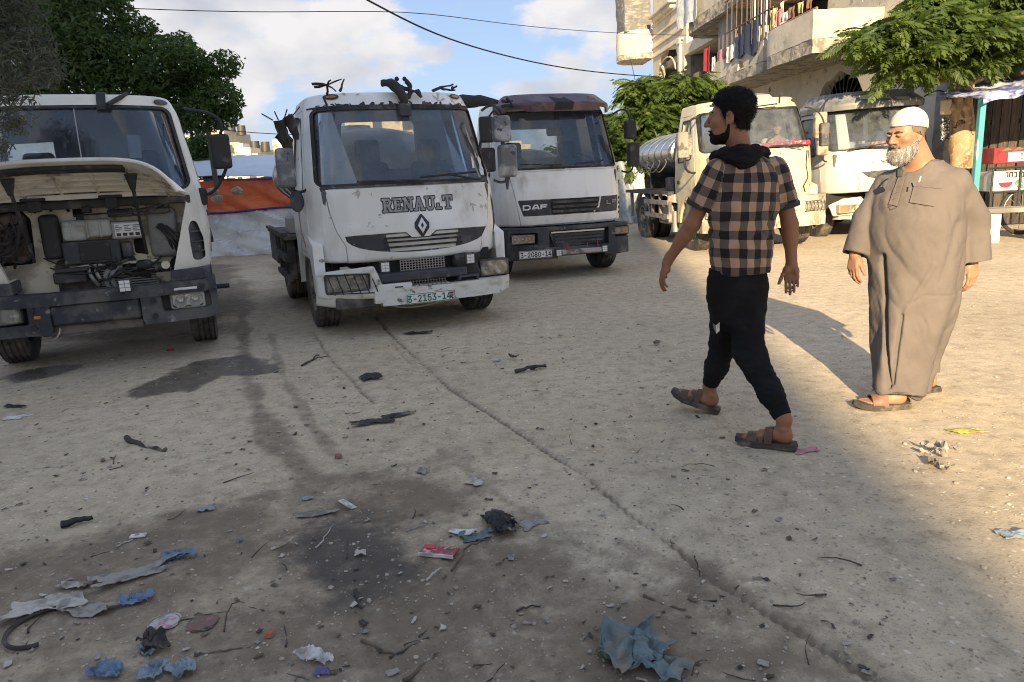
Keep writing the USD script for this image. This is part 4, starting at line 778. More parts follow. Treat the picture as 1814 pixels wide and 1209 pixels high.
def mirror(t, boxes, arm, r=.014, mat=None):
    """boxes: (x0,x1,y0,y1,z0,z1)"""
    m = None
    for b in boxes:
        m = obj('mirror', jitter(T(rbox(*b, .035, 14)), .003, .08, 3), mat or m_plastic, t)
    for a in arm: obj('mirror_arm', tube(spline(a, 14), r, 7), m_rubber, t)
def wiper(t, a, b, piv):
    obj('wiper', cat(tube([piv, A(*a) * .5 + A(*b) * .5 - A(0, .02, 0)], .011, 6), tube([a, b], .012, 6)), m_rubber, t)
def plate(t, x, y, z, w, h, text, colr, tilt=0, crest=False):
    p = obj('number_plate', rbox(x - w / 2, x + w / 2, y - .012, y, z, z + h, .006), m_plate, t)
    obj('plate_rim', prism(ringpoly(sbox(x - w / 2 + .004, z + .004, x + w / 2 - .004, z + h - .004), .006), y - .0145, y - .011), colr, p, smooth=False)
    if not text: return
    tx = T(textprism(text, h * .62, x - (.02 if crest else 0), z + h * .19, y - .0155, y - .011, bold=True, squeeze=.86)); obj('plate_number', tx, colr, p, smooth=False)
    if crest:
        cx = x + w / 2 - .045
        obj('plate_crest', cat(prism(unary_union([sbox(cx - .015, z + h * .62, cx + .025, z + h * .82), sbox(cx - .015, z + h * .42, cx + .025, z + h * .55)]), y - .0155, y - .011), prism(unary_union([LineString([(cx - .016, z + h * .2), (cx + .0, z + h * .35), (cx + .022, z + h * .2)]).buffer(.005), LineString([(cx + .01, z + h * .15), (cx + .01, z + h * .38)]).buffer(.004)]), y - .0155, y - .011)), M('plate_maroon', (.16, .03, .04), .5), p, smooth=False)
        obj('plate_dot', prism(shapely.Point(x - w / 2 + .022, z + h * .5).buffer(.009), y - .0155, y - .011), colr, p, smooth=False)
def headlamp(t, x0, x1, y, z0, z1, bowls=2, amber=0, tilt=0, lens=True, housing=None):
    h = obj('headlamp', rbox(x0, x1, y, y + .14, z0, z1, .02) - rbox(x0 + .016, x1 - .016, y - .05, y + .09, z0 + .016, z1 - .016, .02), housing or m_plastic, t)
    n = bowls; w = (x1 - x0 - .04) / n; r = min(w * .48, (z1 - z0) * .42)
    obj('reflector_panel', box(x0 + .014, x1 - .014, y + .08, y + .086, z0 + .014, z1 - .014), m_chrome, h, smooth=False)
    for k in range(n):
        cx = x0 + .02 + w * (k + .5); cz = (z0 + z1) / 2; pr = [(.012, .0), (r * .5, -.012), (r * .85, -.035), (r, -.06), (r * 1.04, -.06), (r * .9, -.03), (r * .5, .004), (.012, .008)]
        b = T(lathe(pr, 24, 'y')).copy(); b.apply_translation((cx, y + .075, cz)); obj('reflector', b, m_amber if (amber and k == 0 and amber < 0) else m_chrome, h)
        obj('bulb', T(MF.sphere(.016, 10).translate((cx, y + .05, cz))), m_led, h)
    if amber: obj('indicator_lens', rbox(*((x0 + .012, x0 + .012 + .3 * (x1 - x0)) if amber < 0 else (x1 - .012 - .3 * (x1 - x0), x1 - .012)), y + .008, y + .03, z0 + .016, z1 - .016, .01), m_amber, h)
    if lens: obj('lens', rbox(x0 + .01, x1 - .01, y - .006, y + .006, z0 + .01, z1 - .01, .0055), g_lens, h)
def ledlamp(t, x, y, z, s=.08, rot=0):
    p = obj('work_lamp', rbox(x - s / 2, x + s / 2, y, y + .045, z, z + s * 1.1, .008), m_plastic, t)
    f = cat(*[box(x - s / 2 + .008 + (s - .016) / 2 * i + .002, x - s / 2 + .008 + (s - .016) / 2 * (i + 1) - .002, y - .004, y + .002, z + .008 + (s * 1.1 - .016) / 3 * j + .002, z + .008 + (s * 1.1 - .016) / 3 * (j + 1) - .002) for i in range(2) for j in range(3)])
    obj('lamp_face', f, m_led, p, smooth=False, kind='stuff'); return p
def chassis(t, y0, y1, track, r, yr, deck=None, tw=.24, front_y=.85, duals=True, x=0):
    obj('chassis_rail', box(-.45, -.36, y0, y1, .52, .76, .01), m_chassis, t); obj('chassis_rail', box(.36, .45, y0, y1, .52, .76, .01), m_chassis, t)
    obj('axle', cyl((-track, front_y, r), (track, front_y, r), .06), m_chassis, t); obj('axle', cyl((-track, yr, r), (track, yr, r), .08), m_chassis, t)
    obj('engine', rbox(-.33, .33, .3, 1.5, .45, .95, .06), m_chassis, t)
    for sg in (-1, 1):
        wheel(t, sg * track, front_y, r, tw, sg, steer=0)
        wheel(t, sg * (track + .02), yr, r, tw, sg)
        if duals: wheel(t, sg * (track - .26), yr, r, tw * .96, sg)
def lettershapes(h):
    """slab-serif capitals"""
    S = .20
    def R_(a, b, c, d): return sbox(a, b, c, d)
    def L_(pts, w=S): return LineString(pts).buffer(w / 2, cap_style='flat', join_style='mitre')
    g = {}
    g['R'] = unary_union([R_(.12, 0, .12 + S, 1), R_(0, 0, .46, .12), R_(0, .88, .5, 1), L_([(.3, .92), (.62, .92), (.76, .72), (.62, .5), (.3, .5)], .15), L_([(.48, .5), (.72, .06)], .2), R_(.6, 0, .92, .12)]); 
    g['E'] = unary_union([R_(.12, 0, .12 + S, 1), R_(0, 0, .8, .13), R_(0, .87, .8, 1), R_(.68, .0, .8, .3), R_(.68, .7, .8, 1), R_(.3, .45, .58, .57), R_(.5, .36, .6, .66)])
    g['N'] = unary_union([R_(.12, 0, .26, 1), R_(.68, 0, .82, 1), L_([(.16, .98), (.78, .02)], .22), R_(0, 0, .4, .12), R_(0, .88, .34, 1), R_(.56, .88, .95, 1)])
    g['A'] = unary_union([L_([(.16, .02), (.46, .98)], .16), L_([(.46, .98), (.8, .02)], .22), R_(.28, .28, .68, .4), R_(0, 0, .34, .12), R_(.6, 0, 1.0, .12), R_(.34, .88, .58, 1)])
    g['U'] = unary_union([L_([(.2, 1), (.2, .25), (.34, .08), (.6, .08), (.74, .25), (.74, 1)], .17), R_(0, .88, .42, 1), R_(.56, .88, .95, 1)])
    g['L'] = unary_union([R_(0, 0, .55, .12), R_(.12, 0, .3, .42)])                # upper part of this letter is torn away
    g['T'] = unary_union([R_(.36, 0, .56, 1), R_(.2, 0, .72, .12), R_(0, .86, .92, 1), R_(0, .66, .13, 1), R_(.79, .66, .92, 1)])
    W = {'R': .98, 'E': .9, 'N': 1.02, 'A': 1.05, 'U': 1.02, 'L': .72, 'T': .95}
    return g, W
def word(txt, x0, z0, w, h):
    g, W = lettershapes(h); tot = sum(W[c] for c in txt); k = w / tot; x = x0; out = []
    for c in txt:
        out.append(shapely.affinity.affine_transform(g[c], [k, 0, 0, h, x, z0])); x += W[c] * k
    return out
P_white = wpaint('white_paint', (.79, .80, .78)); P_white2 = wpaint('white_paint_clean', (.80, .80, .775), scuff=.72); P_cream = wpaint('cream_paint', (.57, .525, .37), (.34, .27, .16), .64, .66); P_ivory = wpaint('ivory_paint', (.62, .60, .53)); P_white3 = wpaint('white_paint_dusty', (.53, .525, .49), (.30, .32, .26))
def frame(O, yaw, c): y = math.radians(yaw); return (O[0] + c * math.cos(y), O[1] + c * math.sin(y), 0.0)
# ================================================================== front white truck with RENAULT lettering
t = thing('tank_truck', 'battered white tank truck with green-numbered plate and torn black fittings on its roof', 'truck', frame((-.95, 7.31), 22, .07), 22, 'water tank trucks parked in the yard')
c = Cab([(.755, .98, -.01, .62), (1.0, 1.0, -.03, .62), (1.42, .985, .02, .66), (2.19, .885, .33, .95), (2.31, .85, .42, 1.05)], 1.5)
ws = rounded([(-.9, 1.45), (.9, 1.45), (.845, 2.20), (-.83, 2.20)], .07)
panel = rounded([(-.83, 1.43), (.86, 1.43), (.83, 1.2), (.79, 1.0), (.71, .88), (.69, .70), (-.69, .70), (-.70, .88), (-.77, 1.02), (-.81, 1.2)], .015)
th = np.linspace(0, np.pi, 17)
gr = Polygon([(-.70, .975), (-.3, .985), (-.12, .985), (-.06, .93), (.12, .93), (.19, .985), (.4, .985), (.78, .975)] + [(.04 + .74 * math.cos(a), .975 - .19 * math.sin(a) ** .8) for a in th][1:-1])
grin = rounded([(-.28, .80), (.40, .80), (.44, .97), (.2, .975), (.12, .92), (-.06, .92), (-.12, .975), (-.32, .97)], .01)
door = rounded([(.42, .98), (.62, .80), (1.46, .80), (1.46, 2.22), (.86, 2.22), (.50, 1.45)], .04); win = rounded([(.60, 1.42), (1.36, 1.36), (1.36, 2.14), (.90, 2.14)], .05)
make_cab(t, c, P_white, ws, panel, (door, win), rounded([(-.40, 1.78), (.46, 1.80), (.46, 2.16), (-.38, 2.16)], .06), holes=[gr], seed=1, sidewin=False)
g = obj('grille', c.front(gr.buffer(.004).difference(grin), -.03, -.006), m_plastic, t, smooth=False)
obj('grille_backing', c.front(gr, -.10, -.07), m_black, g, smooth=False)
for z in (.835, .885, .925):
    for q in c.front(sbox(-.34, z, .46, z + .018) & gr.buffer(-.01), -.03, .008).decompose(): obj('grille_slat', q, m_rubber, g, smooth=False)
for x in (-.16, -.10, .22, .27): obj('grille_slat', c.front(sbox(x, .79, x + .008, .975) & gr.buffer(-.01), -.05, -.03), m_chassis, g, smooth=False)
vent = Polygon([(.90, 1.30), (.945, 1.22), (.955, 1.08), (.93, .97), (.885, .87), (.90, .98), (.915, 1.1), (.905, 1.2)])
obj('side_vent', c.front(vent, -.004, .003), m_black, t, smooth=False)
for i, l in enumerate(word('RENAULT', -.325, 1.185, .715, .128)):
    o = obj('letter', c.front(l.buffer(.011), .0045, .0065), m_letter, t, smooth=False)
    obj('letter_face', c.front(l.buffer(.001), .0065, .0085), m_letgrey, o, smooth=False)
hexo = Polygon([(.045, 1.135), (.105, 1.06), (.105, 1.02), (.045, .94), (-.015, 1.02), (-.015, 1.06)])
e = obj('emblem', c.front(hexo.buffer(.014), .004, .014), m_letter, t, smooth=False)
rh = lambda a, b: Polygon([(.045, 1.04 + a), (.045 + b, 1.04), (.045, 1.04 - a), (.045 - b, 1.04)])
obj('emblem_diamond', c.front(rh(.078, .045).difference(rh(.030, .016)), .0145, .028), m_silver, e, smooth=False)
rs = np.random.default_rng(2)
def scrapes(c, zone, n, seed, size=.05, mat=None, t=t):
    r = np.random.default_rng(seed); ps = []
    for _ in range(n):
        p = A(zone[0] + (zone[2] - zone[0]) * r.random(), zone[1] + (zone[3] - zone[1]) * r.random()); a = r.random() * 3.1; L = size * (.3 + r.random()); k = r.integers(5, 9)
        ps.append(shapely.affinity.rotate(Polygon([p + A(math.cos(u) * L * (.4 + .6 * r.random()), math.sin(u) * L * .35 * (.4 + .6 * r.random())) for u in np.linspace(0, 6.28, k + 1)[:-1]]).buffer(0), math.degrees(a)))
    return unary_union(ps)
m_scuff = M('bare_scuff', (.40, .38, .34), .8, [((.58, .56, .52), 25, .45, .6), ((.2, .18, .15), 40, .58, .7)])
obj('paint_scrapes', c.front(unary_union([scrapes(c, (.62, 1.08, .84, 1.4), 15, 4, .045), scrapes(c, (-.66, 1.22, -.35, 1.4), 5, 5, .05), scrapes(c, (-.5, 1.0, -.35, 1.1), 7, 6, .03), scrapes(c, (-.6, .74, .7, .8), 4, 7, .03), scrapes(c, (-.75, .8, -.6, 1.4), 4, 17, .02), scrapes(c, (.0, 1.33, .5, 1.41), 3, 27, .03)]).buffer(0) & panel.buffer(-.01), .0041, .0052), m_scuff, t, smooth=False, kind='stuff')
obj('roof_scrapes', c.front(scrapes(c, (-.7, 2.24, .8, 2.37), 14, 9, .05), .0005, .003), m_scuff, t, smooth=False, kind='stuff')
obj('roof_seal', c.front(unary_union([scrapes(c, (-.85, 2.20, .86, 2.235), 60, 14, .05), sbox(-.85, 2.205, .87, 2.222)]), .0008, .005), m_rubber, t, smooth=False, kind='stuff')
for x in (-.63, .66):
    o = obj('roof_marker_lamp', c.front(shapely.affinity.scale(shapely.Point(x, 2.315).buffer(.05), 1.4, .55), -.005, .012), m_plastic, t); obj('lamp_lens', c.front(shapely.affinity.scale(shapely.Point(x, 2.315).buffer(.03), 1.5, .5), .012, .018), m_amber, o)
# torn fittings on the roof
def junk(name, pts, seed, par, r=.02):
    rr = np.random.default_rng(seed); ms = []
    for a, b in pts: ms.append(limb(a, b, r, r * .5, int(rr.integers(1e6)), n=6, wob=.15))
    return obj(name, jitter(cat(*ms), .012, .04, seed), m_rubber, par)
junk('torn_bracket', [((-.66, .55, 2.34), (-.63, .42, 2.46)), ((-.78, .5, 2.40), (-.52, .45, 2.47)), ((-.8, .5, 2.43), (-.58, .48, 2.36)), ((-.55, .45, 2.36), (-.5, .42, 2.47)), ((-.72, .4, 2.30), (-.68, .38, 2.18))], 3, t, .013)
junk('torn_bracket', [((.44, .6, 2.38), (.66, .55, 2.44)), ((.5, .55, 2.41), (.66, .5, 2.37)), ((.62, .5, 2.4), (.68, .5, 2.42))], 4, t, .016)
o = junk('broken_roof_lamp', [((.0, .4, 2.42), (.1, .32, 2.29)), ((.1, .36, 2.44), (.06, .3, 2.22)), ((.05, .38, 2.39), (.22, .36, 2.34)), ((.14, .4, 2.42), (.12, .33, 2.28)), ((.20, .36, 2.36), (.24, .34, 2.29))], 5, t, .026)
obj('horn', cat(*[MF.sphere(.024, 10).translate((x, .45, 2.475)) for x in (.03, .11)], jitter(tube(spline([(-.13, .44, 2.43), (-.05, .38, 2.42), (.02, .32, 2.34), (.05, .29, 2.24), (.07, .28, 2.15)], 16), np.interp(np.linspace(0, 1, 16), [0, .3, .7, 1], [.03, .052, .048, .02]), 10), .02, .05, 4)), m_rubber, o)
obj('bracket_plate', rbox(-.02, .10, .24, .29, 2.10, 2.22, .012), m_plastic, t)
# inside the cab
lining(t, .71, 2.2, .90, 1.5, 1.44, ((-.20, .72), (.52, .8)), wheel=(.5, .62, 1.48), head=1.93)
obj('dash_cloth', jitter(T(box(-.62, .62, .24, .50, 1.44, 1.462, .005).refine_to_length(.05)), .008, .06, 1), m_redcloth, t)
obj('inner_sheet', c.front(Polygon([(-.70, 2.17), (-.655, 2.17), (-.52, 1.47), (-.84, 1.47), (-.83, 1.72)]), -.035, -.03), M('white_card', (.66, .67, .66), .7, [((.48, .48, .46), 6, .5, .7)]), t, smooth=False)  # white triangular sheet set just inside the windscreen
obj('visor', c.front(rounded([(-.62, 2.06), (.8, 2.06), (.8, 2.16), (-.62, 2.16)], .02), -.075, -.06), m_lining, t, smooth=False)
st = [(.79, 1.50), (.84, 1.50), (.855, 1.56), (.83, 1.6), (.85, 1.66), (.81, 1.70), (.785, 1.66), (.80, 1.6), (.78, 1.55)]
obj('torn_sticker', c.front(Polygon(st), -.009, -.007), m_plate, t, smooth=False); obj('torn_sticker', c.front(Polygon([(.69, 1.57), (.715, 1.57), (.72, 1.65), (.70, 1.70), (.695, 1.64)]), -.009, -.007), m_plate, t, smooth=False)
wiper(t, (-.55, .0, 1.485), (.05, -.03, 1.475), (.1, -.01, 1.44)); wiper(t, (.05, -.04, 1.50), (.66, .0, 1.53), (.70, .02, 1.45))
obj('scuttle', c.front(rounded([(-.86, 1.405), (.88, 1.405), (.87, 1.45), (-.87, 1.45)], .01).difference(panel), -.01, .006), m_plastic, t, smooth=False)
# bumper, lamps
bpaint = M('bumper_offwhite', (.62, .62, .57), .6, [((.40, .36, .28), 3.5, .46, .68, (1, 1, 2.5)), ((.15, .14, .12), 8, .6, .68)], bump=.2)
Pb = lambda pts: [(x, y) for x, y in pts]
bump_plan = Polygon([(-.5, -.14), (0, -.17), (.5, -.15), (.83, -.08), (.98, .06), (1.0, .3), (.92, .3), (.9, .1), (.78, .01), (0, -.06), (-.5, -.05)])
bm = prism(bump_plan, .295, .46, 'z') - box(.0, .34, -.3, .1, .455, .5)
bm = bm - MF.batch_hull([MF.sphere(.05, 6).translate(p) for p in ((.85, -.1, .27), (1.1, 0, .30), (1.1, .3, .25))]) - box(-.51, -.43, -.3, .2, .29, .325)
obj('bumper', jitter(T(bm.refine_to_length(.07)), .006, .12, 2), bpaint, t)
obj('bumper_corner', jitter(T((MF.batch_hull([MF.sphere(.03, 8).translate(p) for p in ((-.98, .08, .62), (-.98, .05, .43), (-.50, -.11, .66), (-.42, -.11, .44), (-.48, -.10, .40), (-.93, .02, .42))]) - rbox(-.93, -.52, -.3, .015, .45, .625, .03)).refine_to_length(.06)), .004, .1, 4), bpaint, t)
obj('bumper_corner', jitter(T(MF.batch_hull([MF.sphere(.03, 8).translate(p) for p in ((-.99, .06, .46), (-1.0, .12, .36), (-.86, .0, .42), (-.86, .03, .33))]).refine_to_length(.04)), .015, .07, 5), bpaint, t, label='torn end of the white bumper')
headlamp(t, -.945, -.515, -.035, .445, .625, 3, amber=0)
for k in range(6):
    x = -.92 + .08 * k; obj('lamp_guard', tube([(x, -.06, .63), (x + .012, -.105 - .008 * k, .56), (x + .05, -.10 - .008 * k, .44)], .006, 5), m_rubber, t)
for z in (.63, .45): obj('lamp_guard', tube([(-.94, -.02, z), (-.75, -.085, z - .005), (-.5, -.13, z - .015)], .006, 5), m_rubber, t)
obj('lower_beam', jitter(T(box(-.86, -.46, -.05, .05, .285, .40, .01).refine_to_length(.08)), .006, .1, 2), m_chassis, t)
obj('bumper_backing', box(-.45, .78, .10, .16, .40, .76), m_black, t, smooth=False)
obj('cross_beam', jitter(T(box(-.50, .46, -.12, .05, .515, .60, .012).refine_to_length(.07)), .004, .1, 2), m_plastic, t)
for z0, z1 in ((.60, .715), (.43, .51)):
    o = obj('mesh_grille', cat(*[box(x, x + .006, -.012, -.004, z0, z1) for x in np.arange(-.20, .27, .03)], *[box(-.2, .26, -.018, -.0125, z, z + .005) for z in np.arange(z0 + .01, z1, .024)]), m_polemetal, t, smooth=False, kind='stuff')
obj('step_panel', rbox(-.45, -.12, -.14, .02, .40, .505, .02), bpaint, t); obj('step_slot', box(-.30, -.22, -.143, -.139, .45, .475), m_chassis, t)
obj('step_tread', cat(*[box(-.1 + .045 * k, -.065 + .045 * k, -.16, -.06, .461, .472) for k in range(8)]), m_polemetal, t, smooth=False, kind='stuff')
headlamp(t, .63, .96, -.01, .465, .64, 2)
jk = np.random.default_rng(9)
obj('torn_liner', jitter(T(box(.36, .62, -.06, .08, .44, .72, .02).refine_to_length(.04)), .035, .09, 7), m_rubber, t)
obj('fog_lamp_hole', rbox(.36, .58, -.13, -.02, .40, .52, .02) - rbox(.38, .56, -.2, -.05, .42, .50, .02), m_plastic, t)
ledlamp(t, -.37, -.10, .615, .095); ledlamp(t, .50, -.12, .625, .095)
plate(t, .045, -.172, .29, .50, .105, '3-2153-14', m_green, crest=True)
obj('hanging_wire', tube(spline([(-.3, -.05, .27), (-.1, -.08, .245), (.05, -.08, .255), (.3, -.06, .275)], 14), .008, 5), m_polemetal, t)
# sides
for sg in (-1, 1):
    arch = Polygon([(.18, .42), (.2, .9), (.55, 1.0), (1.2, 1.0), (1.4, .9), (1.45, .42)]).difference(shapely.Point(.85, .43).buffer(.50)).difference(sbox(.3, 0, 1.4, .43))
    obj('wheel_arch', jitter(T(prism(arch, *((.90, 1.0) if sg > 0 else (-1.0, -.90)), axis='x').refine_to_length(.08)), .003, .1, 2), P_white, t)
obj('door_stripe', c.side(Polygon([(.95, 1.38), (1.12, 1.36), (1.0, 1.1), (.78, .85), (.72, .85), (.86, 1.08)]), .004, .0055, -1), M('orange_stripe', (.50, .14, .03), .6, [((.55, .5, .44), 7, .5, .6)]), t, smooth=False)
mirror(t, [(-1.22, -1.05, .42, .56, 1.46, 1.84)], [[(-1.1, .5, 1.84), (-1.12, .52, 2.0), (-.95, .62, 2.12)], [(-1.1, .5, 1.46), (-1.05, .5, 1.42), (-.95, .48, 1.44)]], mat=M('scuffed_mirror', (.12, .13, .135), .6, [((.35, .36, .36), 5, .45, .62), ((.04, .04, .04), 12, .58, .66)]))
o = junk('smashed_mirror', [((-1.14, .55, 2.1), (-1.05, .55, 1.9)), ((-1.06, .55, 2.14), (-1.0, .56, 1.92)), ((-1.16, .52, 1.98), (-1.1, .5, 1.86)), ((-1.0, .6, 2.12), (-1.12, .55, 2.05)), ((-1.1, .5, 1.9), (-1.09, .5, 1.8))], 6, t, .06)
obj('wire_ends', [tube([(-1.2 + .05 * k, .5, 2.1), (-1.3 + .12 * k, .48, 2.16 + .02 * k)], .006, 4) for k in range(4)], m_rubber, o, kind='stuff')
mirror(t, [(1.0, 1.19, .30, .42, 1.83, 2.10), (1.04, 1.24, .28, .40, 1.46, 1.80)], [[(.92, .45, 2.16), (1.02, .36, 2.2), (1.1, .34, 2.12)], [(1.15, .34, 1.46), (1.1, .34, 1.42), (.98, .36, 1.44)]], mat=M('scuffed_mirror', (.12, .13, .135), .6))
obj('air_snorkel', jitter(cat(tube(spline([(.80, .9, 2.30), (.98, .85, 2.30), (1.25, .8, 2.28)], 8), [.06, .07, .07, .065, .06, .05, .04, .02], 10)), .02, .08, 2), m_rubber, t)
obj('round_mirror', T(MF.sphere(.1, 16).scale((.7, .5, 1.1)).translate((-1.06, .5, 1.33))), m_plastic, t)
# load
chassis(t, .3, 4.0, .85, .43, 3.25)
obj('deck', cat(box(-1.12, 1.12, 1.62, 3.9, .88, .93, .01), box(-1.14, -1.08, 1.62, 3.9, .931, .965)), m_chassis, t, smooth=False)
obj('side_panel', jitter(T(box(-1.10, -1.05, 3.0, 3.9, .50, .87, .01).refine_to_length(.15)), .01, .2, 2), m_chassis, t)
for y in (1.75, 2.1, 2.5, 2.9): obj('deck_support', box(-1.08, -1.0, y, y + .06, .42, .875), m_chassis, t, smooth=False)
obj('side_rail', box(-1.12, -1.06, 1.7, 2.95, .62, .70), m_chassis, t, smooth=False); obj('side_rail', box(-1.115, -1.06, 1.7, 2.95, .40, .46), m_chassis, t, smooth=False)
obj('tool_box', box(-1.02, -.5, 1.95, 2.35, .932, 1.12, .01), m_polemetal, t); obj('fuel_tank', rbox(-1.0, -.5, 1.75, 2.7, .42, .78, .06), m_chassis, t)
def tank(t, y0, y1, rx, rz, cz, bands=4, mat=None):
    n = 40; th = np.linspace(0, 2 * np.pi, n + 1)[:-1]; ys = np.concatenate([[y0 - .09], [y0 - .06], [y0], np.linspace(y0 + .05, y1 - .05, 9), [y1], [y1 + .06], [y1 + .09]]); sc = np.r_[.0, .7, .97, np.ones(9), .97, .7, .0]
    V = np.vstack([np.c_[rx * s * np.cos(th), np.full(n, y), cz + rz * s * np.sin(th)] for y, s in zip(ys, sc)]); F = []
    for i in range(len(ys) - 1):
        for k in range(n): a, b = i * n + k, i * n + (k + 1) % n; F += [(a, b, b + n), (a, b + n, a + n)]
    o = obj('tank', trimesh.Trimesh(V, np.array(F)[:, ::-1], process=False), mat or m_steel2, t, smooth=30)
    for k in range(bands):
        y = y0 + .1 + (y1 - y0 - .2) * k / (bands - 1); obj('tank_band', tube([(rx * 1.004 * math.cos(a), y, cz + rz * 1.004 * math.sin(a)) for a in np.r_[th, th[0]]], .014, 6, False), m_steel2, o)
    obj('tank_hatch', cyl((0, (y0 + y1) / 2, cz + rz - .03), (0, (y0 + y1) / 2, cz + rz + .1), .22, n=20), m_steel2, o)
    for y in (y0 + .3, y1 - .3): obj('tank_saddle', box(-rx * .7, rx * .7, y, y + .1, cz - rz - .3, cz - rz * .62), m_chassis, o, smooth=False)
tank(t, 1.75, 3.75, .98, .48, 1.62)
# ================================================================== dark-visored white truck (DAF / LF)
t = thing('tank_truck', 'white truck with dark maroon roof visor and black grille band beside the front truck', 'truck', frame((.55, 10.6), 16, .37), 16, 'water tank trucks parked in the yard')
c = Cab([(.80, .97, .0, .55), (1.1, .98, -.02, .6), (1.53, .97, .03, .62), (2.36, .86, .30, .9), (2.50, .83, .38, 1.0)], 1.6)
ws = rounded([(-.86, 1.555), (.87, 1.555), (.82, 2.37), (-.81, 2.37)], .07)
panel = rounded([(-.82, 1.53), (.86, 1.53), (.84, 1.15), (.82, .79), (-.70, .77), (-.76, 1.15)], .02)
gband = rounded([(-.75, 1.145), (.86, 1.145), (.83, .895), (-.67, .895)], .03)
door = rounded([(.42, .98), (.62, .80), (1.5, .80), (1.5, 2.38), (.86, 2.38), (.50, 1.5)], .04); win = rounded([(.62, 1.48), (1.4, 1.42), (1.4, 2.28), (.92, 2.28)], .05)
make_cab(t, c, P_white2, ws, panel, (door, win), rounded([(-.45, 1.75), (.45, 1.75), (.45, 2.2), (-.45, 2.2)], .06), holes=[gband.buffer(-.012)], seed=5, gl=g_dark)
g = obj('grille', c.front(gband, -.03, .002), m_plastic, t, smooth=False)
obj('grille', c.front(rounded([(-.26, .915), (.46, .915), (.50, 1.13), (-.28, 1.13)], .03), .002, .006), m_black, t, smooth=False)
for z in (.94, 1.005, 1.07): obj('grille_slat', c.front(rounded([(-.25, z), (.45, z), (.47, z + .035), (-.26, z + .035)], .012), .006, .03), m_navy, g, smooth=30)
obj('grille_bracket', c.front(LineString([(.50, 1.13), (.47, .99), (.40, .93)]).buffer(.012), .006, .012), m_silver, g, smooth=False)
def blockword(txt, x0, z0, h, w):
    S = {'D': [[(0, 0), (0, 1), (.7, 1), (1, .75), (1, .25), (.7, 0), (0, 0)]], 'A': [[(0, 0), (.35, 1), (.75, 1), (1.05, 0)], [(.2, .35), (.85, .35)]], 'F': [[(0, 0), (0, 1), (1, 1)], [(0, .52), (.85, .52)]], 'L': [[(0, 1), (0, 0), (.9, 0)]]}
    out = []
    for ch in txt:
        out.append(unary_union([LineString([(x0 + a * w, z0 + b * h) for a, b in s]).buffer(.15 * h, cap_style='flat', join_style='mitre') for s in S[ch]])); x0 += w * 1.38
    return out
for l in blockword('DAF', -.66, 1.0, .058, .088): obj('letter', c.front(l, .002, .014), M('letter_white', (.78, .78, .77), .4), t, smooth=False)
for l in blockword('LF', .62, 1.02, .05, .078): obj('letter', c.front(l, .002, .012), m_letgrey, t, smooth=False)
for k in range(4): obj('corner_vent', c.front(rounded([(.885, .86 + .07 * k), (.945, .87 + .07 * k), (.945, .905 + .07 * k), (.885, .895 + .07 * k)], .006), .001, .006), m_black, t, smooth=False)
m_visor = M('maroon_visor', (.075, .035, .048), .45, [((.13, .08, .09), 2.5, .48, .66), ((.03, .025, .03), 4, .52, .64)], coat=.2)
vz = Cab([(2.355, .90, .14, .8), (2.44, .90, .12, .8), (2.57, .80, .36, .9)], 1.0)
vs = (vz.outer(0) - vz.outer(-.03)) - box(-2, 2, .62, 3, 2, 3) - box(-2, 2, -1, 3, 2, 2.345) - box(-.76, .76, .2, 3, 2.2, 2.40)
obj('sun_visor', dent(vs, .004), m_visor, t)
obj('visor_patch', vz.front(Polygon([(-.12, 2.36), (.16, 2.36), (.18, 2.46), (.08, 2.55), (.02, 2.52), (-.14, 2.56), (-.1, 2.45)]), .001, .003), m_black, t, smooth=False)
o = junk('torn_bracket', [((-.86, .2, 2.50), (-.7, .2, 2.5)), ((-.8, .2, 2.54), (-.72, .18, 2.43)), ((-.86, .25, 2.43), (-.7, .2, 2.42))], 12, t, .022)
obj('broken_board', jitter(T(box(.46, .60, .3, .9, 2.53, 2.55).refine_to_length(.1)), .01, .1, 2).apply_transform(trimesh.transformations.rotation_matrix(.25, [0, 1, 0], [.5, .5, 2.54])), M('splintered_wood', (.40, .30, .18), .9, [((.16, .12, .08), 8, .45, .6)]), t)
lining(t, .78, 2.3, .9, 1.6, 1.53, ((-.45, .8), (.45, .8)), wheel=(.45, .62, 1.6), head=1.98)
obj('interior_mirror', rbox(-.16, .1, .36, .42, 2.02, 2.16, .03), m_rubber, t); obj('mirror_stem', box(-.03, .03, .37, .41, 2.15, 2.36), m_rubber, t); obj('dome_lamp', T(MF.sphere(.1, 16).scale((1.8, .6, .6)).translate((.18, .42, 2.27))), m_lining, t)
obj('dash_cloth', jitter(T(box(.2, .8, .24, .42, 1.53, 1.58, .01).refine_to_length(.04)), .02, .07, 3), M('yellow_rag', (.46, .36, .16), .9), t)
obj('sun_card', c.front(Polygon([(.28, 2.14), (.62, 2.10), (.64, 2.34), (.28, 2.34)]), -.07, -.06), m_lining, t, smooth=False)
wiper(t, (-.7, -.01, 1.63), (-.1, -.04, 1.60), (-.05, -.01, 1.55)); wiper(t, (.1, -.04, 1.60), (.55, -.01, 1.64), (.6, 0, 1.55))
bp = Polygon([(-.96, .25), (-.93, .0), (-.7, -.12), (0, -.16), (.7, -.12), (.93, .0), (.96, .25)])
obj('bumper', jitter(T((prism(bp, .30, .745, 'z') - box(-.36, .56, -.4, .0, .46, .70) - rbox(-.90, -.52, -.3, .0, .51, .685, .03) - rbox(.66, .99, -.3, .06, .54, .70, .03) - box(-.24, .50, -.4, .2, .2, .33)).refine_to_length(.07)), .005, .15, 3), m_navy, t)
for a, b in ((-1, .44), (-.92, .7)): pass
lp = Polygon([(-.34, .69), (.54, .70), (.46, .47), (-.26, .46)])
